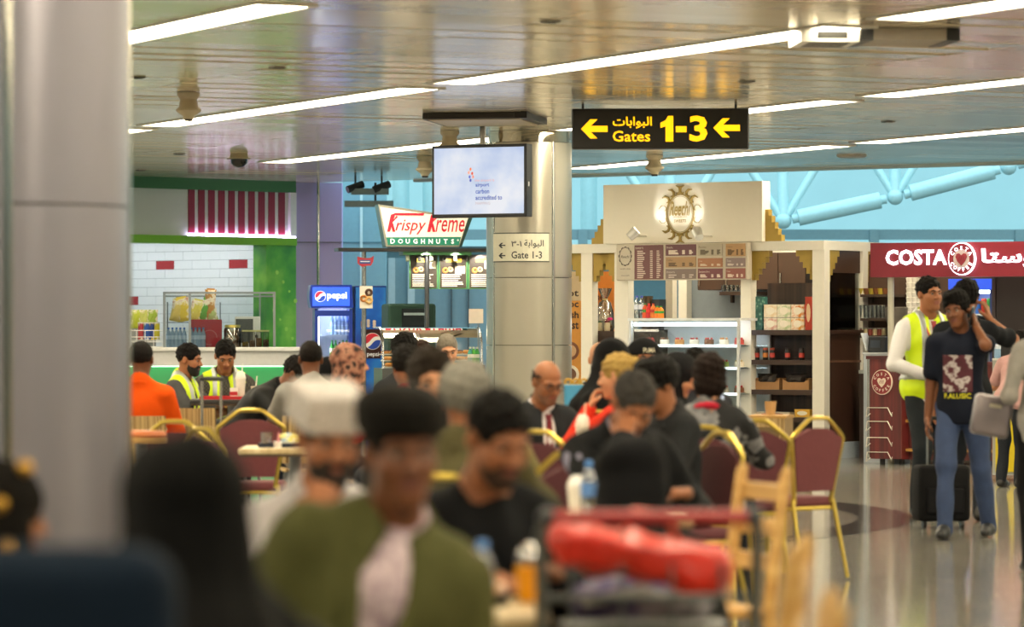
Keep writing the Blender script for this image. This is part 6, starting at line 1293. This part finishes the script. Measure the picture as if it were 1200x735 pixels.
p9 = sit(524, 391, 31.5, 12, 'man with cropped grey hair facing us before the doughnut case', 'the cropped grey hair', 'b', skin='l', hair=('crew', '7c7468'), shirt=C('2c2e30'), head=(14, 0, 0))
# standing at the right
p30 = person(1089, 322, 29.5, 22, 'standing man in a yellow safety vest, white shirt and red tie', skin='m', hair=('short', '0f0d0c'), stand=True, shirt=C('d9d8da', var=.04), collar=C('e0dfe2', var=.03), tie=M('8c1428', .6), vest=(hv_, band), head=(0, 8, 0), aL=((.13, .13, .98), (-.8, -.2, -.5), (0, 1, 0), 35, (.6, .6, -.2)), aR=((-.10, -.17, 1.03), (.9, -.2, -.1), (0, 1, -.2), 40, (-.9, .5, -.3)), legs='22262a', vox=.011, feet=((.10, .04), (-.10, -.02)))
for s_ in (-1, 1): MB().tube([p30['bp'](s_*.07, -.05, .49), p30['bp'](s_*.06, -.146, .36), p30['bp'](0, -.155, .14)], .007, 6).build('lanyard', M('b5262c', .6), p30['root'])
navy = C('161a26')
p31 = person(1121, 337, 26.3, -18, 'man in navy printed tee shirt and jeans walking with phone at ear', skin='d', hair=('thick', '0d0b0a'), stand=True, shirt=navy, sleeve='short', head=(10, -8, -8), legs=M('2b3c5e', .85, 0, .25, 14), shoe='191a1c', feet=((.16, .20), (-.08, -.20)),
             aL=((.125, -.10, 1.49), (-.25, .35, .9), (-1, .1, .1), 48, (.7, -.5, -1)), aR='side', vox=.011, lean=3, collar=navy)
pr_ = p31['root']; bpp = p31['bp']
def chest(x, z, e=0): r = math.sqrt(max(0, 1-(x/.19)**2)); return bpp(x, -(.139+e)*r-.0, z)
gm = MB(); vs = []; n_ = 10
for i in range(n_+1):
    for j in range(n_+1): vs.append(chest(-.105+.21*i/n_, .09+.26*j/n_, .007+.004*math.sin(j*.8)))
gm.add(vs, [(i*(n_+1)+j, (i+1)*(n_+1)+j, (i+1)*(n_+1)+j+1, i*(n_+1)+j+1) for i in range(n_) for j in range(n_)]).build('shirt_print', Mpat('shirt_art', 'noise', ['431722', '4a1a26', 'b5aeae', '4a1a26'], 13, .85, stops=[.3, .5, .55, .66]), pr_)
tx_ = text('F.ALUSIC', M('c8c41e', .8), pr_, 0, 0, w=.19, h=.036, y=0, bold=.02)
for v_ in tx_.data.vertices: v_.co = Vector(chest(v_.co.x-.095, .045+v_.co.z, .012))
p32 = person(1133, 326, 28.8, 160, 'dark haired person behind the phone man with a raised hand', skin='m', hair=('thick', '0e0c0b'), stand=True, shirt=C('1a1c20'), sleeve='short', aR=((-.15, -.10, 1.47), (.2, .2, 1), (1, 0, 0), 45, (-.8, -.3, -1)), aL='side', eyes=False)
p33 = person(1197, 386, 35.2, 150, 'server with black hair stooping at the yellow snack cart', skin='l', hair=('thick', '100d0c'), stand=True, lean=32, shirt=C('b08a88'), sleeve='short', aL='table', aR='table', eyes=False)
p34 = person(1226, 338, 22.5, -172, 'woman in a pale grey cardigan and black leggings at the right edge', skin='l', hair=('bob', '1d1512'), female=True, stand=True, shirt=C('8d8a86'), legs='131316', shoe='1a1a1c', aL=((.20, -.22, 1.10), None, (-1, 0, 0), 50, (.3, 1, -.4)), aR='side', eyes=False, feet=((.09, -.04), (-.09, .10)))
# ------------------------------------------------------------------ tables and the things on them
def cup(label, loc, h, r, mat, lid=None, straw=None, name='paper_cup', cat='cup', fill=None, group=None):
    o = thing(name, label, cat, loc, 0, group); MB().lathe([(r*.75, 0), (r, h), (r*.95, h), (r*.7, .006)], n=16).build('cup_wall', mat, o, smooth=True)
    if fill is not None: MB().lathe([(r*.77, .004), (r*1.005, h*.88)], n=16).build('drink', fill, o, smooth=True)
    if lid is not None: MB().lathe([(r*1.05, h), (r*1.05, h*1.05), (r*.8, h*1.3), (r*.4, h*1.42)], n=16).build('lid', lid, o, smooth=True)
    if straw is not None: MB().tube([(0, 0, h*.4), (.015, 0, h*1.8)], .005, 6).build('straw', straw, o)
    return o
def tray(label, loc, w, d, mat, rz=0):
    o = thing('food_tray', label, 'tray', loc, rz); B(-w/2, w/2, -d/2, d/2, 0, .008).build('tray_base', mat, o)
    for a in ((-w/2, w/2, -d/2, -d/2+.012), (-w/2, w/2, d/2-.012, d/2), (-w/2, -w/2+.012, -d/2, d/2), (w/2-.012, w/2, -d/2, d/2)): B(*a, .008, .024).build('tray_rim', mat, o)
    return o
t1 = table('near pale wood table carrying the orange juice and water bottle', -.33, 9.42, .84, .62)
cup('tall clear cup of orange juice with a domed lid on the near table', (.045, 9.52, .74), .105, .037, glass('f2f2ee', .03, .1), glass('f4f4f2', .05, .3), None, 'juice_cup', 'cup', M('eda008', .4))
def wbottle(label, loc, h=.2, c='4a86d0', r=.03):
    o = thing('water_bottle', label, 'bottle', loc); MB().lathe([(r*.85, 0), (r, h*.04), (r, h*.62), (r*.75, h*.76), (r*.40, h*.86), (r*.40, h*.9)], n=14).build('bottle_body', glass('dce8f4', .05, .22), o, smooth=True); MB().lathe([(r*.46, h*.89), (r*.46, h), (r*.3, h*1.01)], n=12).build('cap', M(c, .4), o, smooth=True); MB().lathe([(r*1.02, h*.34), (r*1.02, h*.58)], n=14).build('label_band', M('5a86c8', .4), o, smooth=True)
wbottle('small water bottle with blue cap standing at the near table edge', (-.07, 9.22, .74), .17)
tr1 = tray('dark food tray before the man in the black top', (-.16, 9.52, .74), .30, .24, M('221f1e', .5)); pl_ = thing('food_wrapper', 'orange and white food wrapper on the dark tray', 'wrapper', (-.08, 9.46, .75)); s = SDF(.006); s.ell((0, 0, .022), (.06, .035, .02)).ell((.03, .01, .03), (.03, .03, .018), k=.02); v, q = s.mesh(folds(4, .006, 90)); link('crumpled_paper', qmesh('paper', [(v, q, 0)], [Mpat('wrapper_print', 'noise', ['e0dcd0', 'd8883a'], 9, .6)]), pl_); B(-.05, .0, -.02, .02, 0, .012).build('napkin', M('e8e4dc', .8), pl_)
spn = XY(325, 22.5); table('table with a navy tray and plastic cup behind the black robed woman', spn.x+.10, 22.55, .62, .62)
c_ = XY(312, 22.4, .74); cup('clear plastic cup standing on the table behind the white cap man', c_, .09, .035, glass('e6e2e0', .05, .2))
c_ = XY(338, 22.5, .74); tray('navy tray with a crumpled wrapper and plate', c_, .34, .26, M('1e2638', .5)); o = thing('paper_plate', 'white plate with a blue and yellow wrapper on the navy tray', 'plate', c_+Vector((.02, 0, .01))); MB().lathe([(.07, 0), (.11, .02), (.105, .022), (.06, .006)], n=18).build('plate', M('dfe2e6', .5), o, smooth=True); pillow(.12, .10, .05, seed=5).build('wrapper', Mpat('blue_yellow', 'noise', ['4a86c8', 'd8c83a', 'e8e8e8'], 14, .5), o, (0, .0, .012), (R(-60), 0, R(20)))
c_ = XY(325.5, 22.35, .74); o = thing('drinking_straw', 'pink straw in a small white pot on the tray table', 'straw', c_); MB().lathe([(.02, 0), (.024, .035), (.02, .035), (.015, .005)], n=12).build('pot', M('e6e0dc', .5), o, smooth=True); MB().tube([(0, 0, .01), (.006, 0, .09)], .006, 6).build('straw', M('d88a94', .5), o)
vz = CH-(468-390)*30.3/F; c_ = XY(262, 30.4); table('dark topped table with a red tray before the safety vest men', c_.x+.06, 30.45, .62, .55, z=vz, top=M('2a2724', .4)); c_ = XY(265, 30.35, vz); tray('bright red food tray on the dark table of the vest men', c_, .40, .30, M('b3121c', .4))
cup('white paper cup with straw on the red tray', XY(282, 30.35, vz+.01), .15, .04, M('d8d2c4', .6), M('e0dcd2', .5), M('e8e4da', .5)); o = thing('fries_carton', 'small white and red fries carton on the red tray', 'carton', XY(274, 30.3, vz+.01)); MB().flat([(-.03, -.02), (.03, -.02), (.03, .02), (-.03, .02)], 0, .08).build('carton', M('e0dcd4', .6), o); B(-.031, .031, -.021, -.02, .02, .05).build('red_band', M('b02028', .6), o)
c_ = XY(690, 21.3); table('table between the suited man and the blonde woman', c_.x+.06, 21.0, .6, .7); cup('tall pale cup with a straw beside the red sleeve', XY(683, 20.85, .74), .16, .04, M('d8d0c0', .6), M('dcd6c8', .5), M('d8d4b8', .5)); c_ = XY(700, 20.9, .74); tray('black tray on the table of the blonde woman', c_, .26, .24, M('1c1a1a', .5))
c_ = XY(675, 24.6); table('table carrying the blue carrier box behind the suited man', c_.x, 24.6, .6, .6); o = thing('carrier_box', 'light blue carrier box with white emblem and gold trim', 'box', XY(675, 24.4, .74)); RB(-.075, .085, -.06, .06, 0, .34, r=.006).build('box_body', M('4a9cc8', .5), o); MB().prism(ring_pts(.015, .22, .05, .04, 16), -.063, -.06).build('emblem', M('e8ecf0', .5), o)
for x in (-.05, .0, .05): MB().tube([(x+.02*math.cos(t), 0, .355+.02*math.sin(t)) for t in np.linspace(0, 6.28, 10)[:-1]], .009, 6, True).build('gold_trim', M('c8962a', .4), o)
c_ = XY(720, 14.2); table('table under the elbow of the man resting his head', c_.x-.02, 14.2, .6, .6); wbottle('clear water bottle on the table of the man resting his head', XY(690, 14.1, .74), .2); cup('white cup on the table of the man resting his head', XY(676, 14.2, .74), .10, .035, M('e0dcd4', .6), M('e8e6e0', .5))
c_ = XY(420, 25.0); table('table beside the mottled headscarf', c_.x+.75, 24.9, .6, .6); c_ = XY(352, 26.1); table('table before the pale grey tee shirt', XY(372, 27.8).x+.02, 28.0, .5, .5)
c_ = XY(635, 30.45, vz); cup('cup with a white straw near the black leather jacket', XY(299, 30.5, vz), .10, .035, M('d8d2c4', .6), None, M('e8e4da', .5))
o = thing('bar_stool', 'round orange topped stool with a pale wood rim by the near column', 'stool', XY(165, 20.5)); zq = CH-(505-390)*20.5/F; MB().lathe([(.13, zq-.03), (.14, zq-.02), (.13, zq)], n=20).build('seat', M('c8703a', .5), o, smooth=True); MB().lathe([(.14, zq-.06), (.14, zq-.03)], n=20).build('rim', lightw, o, smooth=True); MB().lathe([(.03, .02), (.03, zq-.06)], n=10).build('post', steel, o, smooth=True); MB().lathe([(.18, 0), (.17, .02)], n=18).build('foot_plate', steel, o, smooth=True)
cbx = XY(898, 26.5); o = thing('tray_return', 'striped wood tray return cabinet behind the empty banquet chairs', 'cabinet', (cbx.x, cbx.y, 0), R(-15)); zt_ = CH-(487-390)*26.5/F; B(-.13, .13, 0, .3, 0, zt_-.02).build('carcass', stripew, o); B(-.14, .14, -.01, .31, zt_-.02, zt_).build('top', lightw, o); B(-.09, .09, -.006, 0, zt_-.2, zt_-.08).build('flap', M('6a5636', .5), o)
cup('kraft brown paper cup on the striped tray return cabinet', XY(903, 26.65, zt_), .095, .042, M('b38d5c', .7), None, None)
# phones
def phone(label, p, i, off, mat, scr=None, d=None):
    o = thing('mobile_phone', label, 'phone', wpos(p, p['wr'][i]+np.array(off))); o.rotation_euler = d; RB(-.035, .035, -.005, .005, -.07, .07, r=.004).build('phone_body', mat, o); B(-.031, .031, -.0062, -.005, -.062, .062).build('screen', scr or M('1a1c22', .15), o)
phone('black phone pressed to the ear of the navy tee shirt man', p31, 0, (-.030, -.012, .075), M('141416', .3), d=(R(10), R(-8), R(70)))
phone('white phone held up by the woman in the black headscarf', p26, 1, (.06, -.03, .10), M('e6e8ee', .3), M('b8c8e6', .3, emit=.6), (R(-15), R(8), R(60)))
# handbag, suitcases
fa = wpos(p34, (p34['el'][0]+p34['wr'][0])/2); hbx = XY(1157, fa.y); hb = thing('handbag', 'shiny pale handbag hanging from the arm of the grey cardigan woman', 'bag', (hbx.x, fa.y, CH-(511-390)*fa.y/F), R(8)); HBO = Vector((fa.x-hbx.x, 0, fa.z-hb.location.z))
MB().rbox(-.11, .12, -.05, .05, 0, .24, r=.03, seg=3).build('bag_body', M('7a7276', .28, .3, .2, 6), hb, None, (0, R(10), 0), True); MB().tube([(-.05, 0, .23), (HBO.x*.4, 0, HBO.z*.8), (HBO.x, 0, HBO.z+.05), (HBO.x+.03, 0, HBO.z*.9), (.12, 0, .22)], .009, 6).build('strap', M('6a6268', .4), hb); B(-.03, .04, -.056, -.05, .17, .19).build('clasp', M('c8c0a8', .3, .8), hb, None, (0, R(10), 0))
sc = thing('suitcase', 'black rolling suitcase between the vest man and the phone man', 'suitcase', XY(1104, 27.7), R(10)); sc.scale = (.88, .88, .88); RB(-.23, .21, -.13, .13, .06, .52, r=.04, seg=3).build('shell', C('121214', rough=.7), sc, smooth=True); RB(-.17, .15, -.15, -.12, .12, .34, r=.02).build('front_pocket', C('17171a', rough=.7), sc)
for x in (-.17, .15):
    MB().tube([(x-.015, -.06, .035), (x+.015, -.06, .035)], .035, 10).build('wheel', M('1a1a1a', .4), sc); MB().tube([(x*.6, .08, .5), (x*.6, .08, .90)], .009, 6).build('handle_tube', steel, sc)
MB().tube([(-.11, .08, .90), (.10, .08, .90)], .016, 8).build('handle_grip', M('151515', .5), sc)
s2 = thing('suitcase', 'dark suitcase with tall pulled out handle beside the red tray table', 'suitcase', XY(249, 26.2), R(12)); RB(-.19, .19, -.11, .11, .06, .56, r=.035, seg=3).build('shell', C('2a2622', rough=.7), s2, smooth=True); zt_ = CH-(445-390)*26.2/F
for x in (-.065, .065): MB().tube([(x, .05, .55), (x, .05, zt_)], .010, 8).build('handle_tube', M('b8b4ae', .25, .9), s2)
MB().rbox(-.085, .085, .03, .07, zt_-.01, zt_+.02, r=.01).build('handle_grip', M('2a2a2c', .4), s2)
for x in (-.15, .15): MB().tube([(x-.015, 0, .035), (x+.015, 0, .035)], .035, 10).build('wheel', M('1a1a1a', .4), s2)
# luggage trolley with bags
ty = 9.05; tl_ = thing('luggage_trolley', 'grey tube luggage trolley with a red handle bar, near the bottom centre', 'trolley', (XY(762, ty).x, ty, 0), R(3)); gt = M('5c6262', .35, .6); hz = .975; hw_ = .245
MB().tube([(-hw_, .0, hz), (hw_, 0, hz)], .017, 10).build('handle_bar', M('9a1c20', .4), tl_)
for s_ in (-1, 1):
    MB().tube([(s_*hw_, 0, hz), (s_*(hw_+.012), .01, hz-.04), (s_*hw_, .10, .30), (s_*hw_, .16, .16)], .016, 10).build('upright', gt, tl_, smooth=True); MB().tube([(s_*hw_, .16, .16), (s_*.20, .85, .14)], .016, 10).build('base_tube', gt, tl_); MB().sph((s_*hw_, 0, hz), .024, 10, 8).build('bar_end', M('33363a', .4), tl_)
    for yy in (.2, .8): MB().tube([(s_*.22-.02, yy, .07), (s_*.22+.02, yy, .07)], .07, 14).build('wheel', M('1c1c1c', .5), tl_)
for z in (.78, .62): MB().tube([(-hw_, .05+(.9-z)*.2, z), (hw_, .05+(.9-z)*.2, z)], .009, 8).build('cross_tube', gt, tl_)
B(-.23, .23, .16, .88, .135, .15).build('platform', M('70757a', .4, .5), tl_)
for x in (-.18, -.06, .06, .18): MB().tube([(x, .08, .72), (x, .10, .86)], .005, 6).build('basket_wire', gt, tl_)
B(-.20, .20, .10, .30, .70, .712).build('basket_floor', gt, tl_)
TL = tl_.location
def soft(name, label, cat, fn, mat, loc, amp=.012, f=22, vox=.012, sd=3):
    s = SDF(vox); fn(s); v, q = s.mesh(folds(sd, amp, f)); o = thing(name, label, cat, loc); link('soft_body', qmesh(name, [(v, q, 0)], [mat]), o); return o
d1 = soft('duffel_bag', 'dark green and black duffel bag stacked on the trolley', 'bag', lambda s: s.rbx((0, .0, .26), (.21, .15, .26), None, .09, k=.02), Mpat('camo_dark', 'noise', ['141614', '20261c', '2c3324', '191718'], 5, .8), (TL.x, TL.y+.50, .15), .01)
MB().tube([(-.12, -.16, .42), (-.10, -.17, .30), (.10, -.17, .30), (.12, -.16, .42)], .012, 6).build('strap', M('5a6a58', .6), d1)
d2 = soft('cloth_bundle', 'purple and grey cloth bundle pushed under the red bag', 'cloth', lambda s: s.ell((0, 0, .08), (.17, .12, .075)).ell((.08, -.03, .07), (.10, .10, .05), k=.04), Mpat('purple_grey', 'noise', ['2a2440', '3a2f5a', '7d7880', '2c3a2a'], 7, .85, stops=[.3, .45, .55, .68]), (TL.x-.01, TL.y+.50, .66), .012); MB().tube([(-.14, -.08, .08), (0, -.125, .12), (.15, -.09, .07)], .014, 6).build('drawstring', M('8a8a86', .7), d2)
d3 = soft('carrier_bag', 'crumpled bright red carrier bag slumped across the trolley top', 'bag', lambda s: s.rbx((0, 0, .10), (.20, .08, .05), rot('y', 9), .03, k=.02).ell((-.19, -.01, .15), (.05, .06, .035), k=.04).ell((.13, -.03, .06), (.08, .07, .06), k=.03), M('c22818', .35, 0, .25, 12, bump=.3, bscale=30), (TL.x-.005, TL.y+.20, .765), .014, 34)
MB().tube([(-.06, -.10, .16), (-.03, -.13, .22), (.05, -.13, .21), (.07, -.10, .15)], .010, 6).build('bag_handle', M('d8523c', .4), d3)

for o_ in COL.objects:
    if '_o' in o_: del o_['_o']
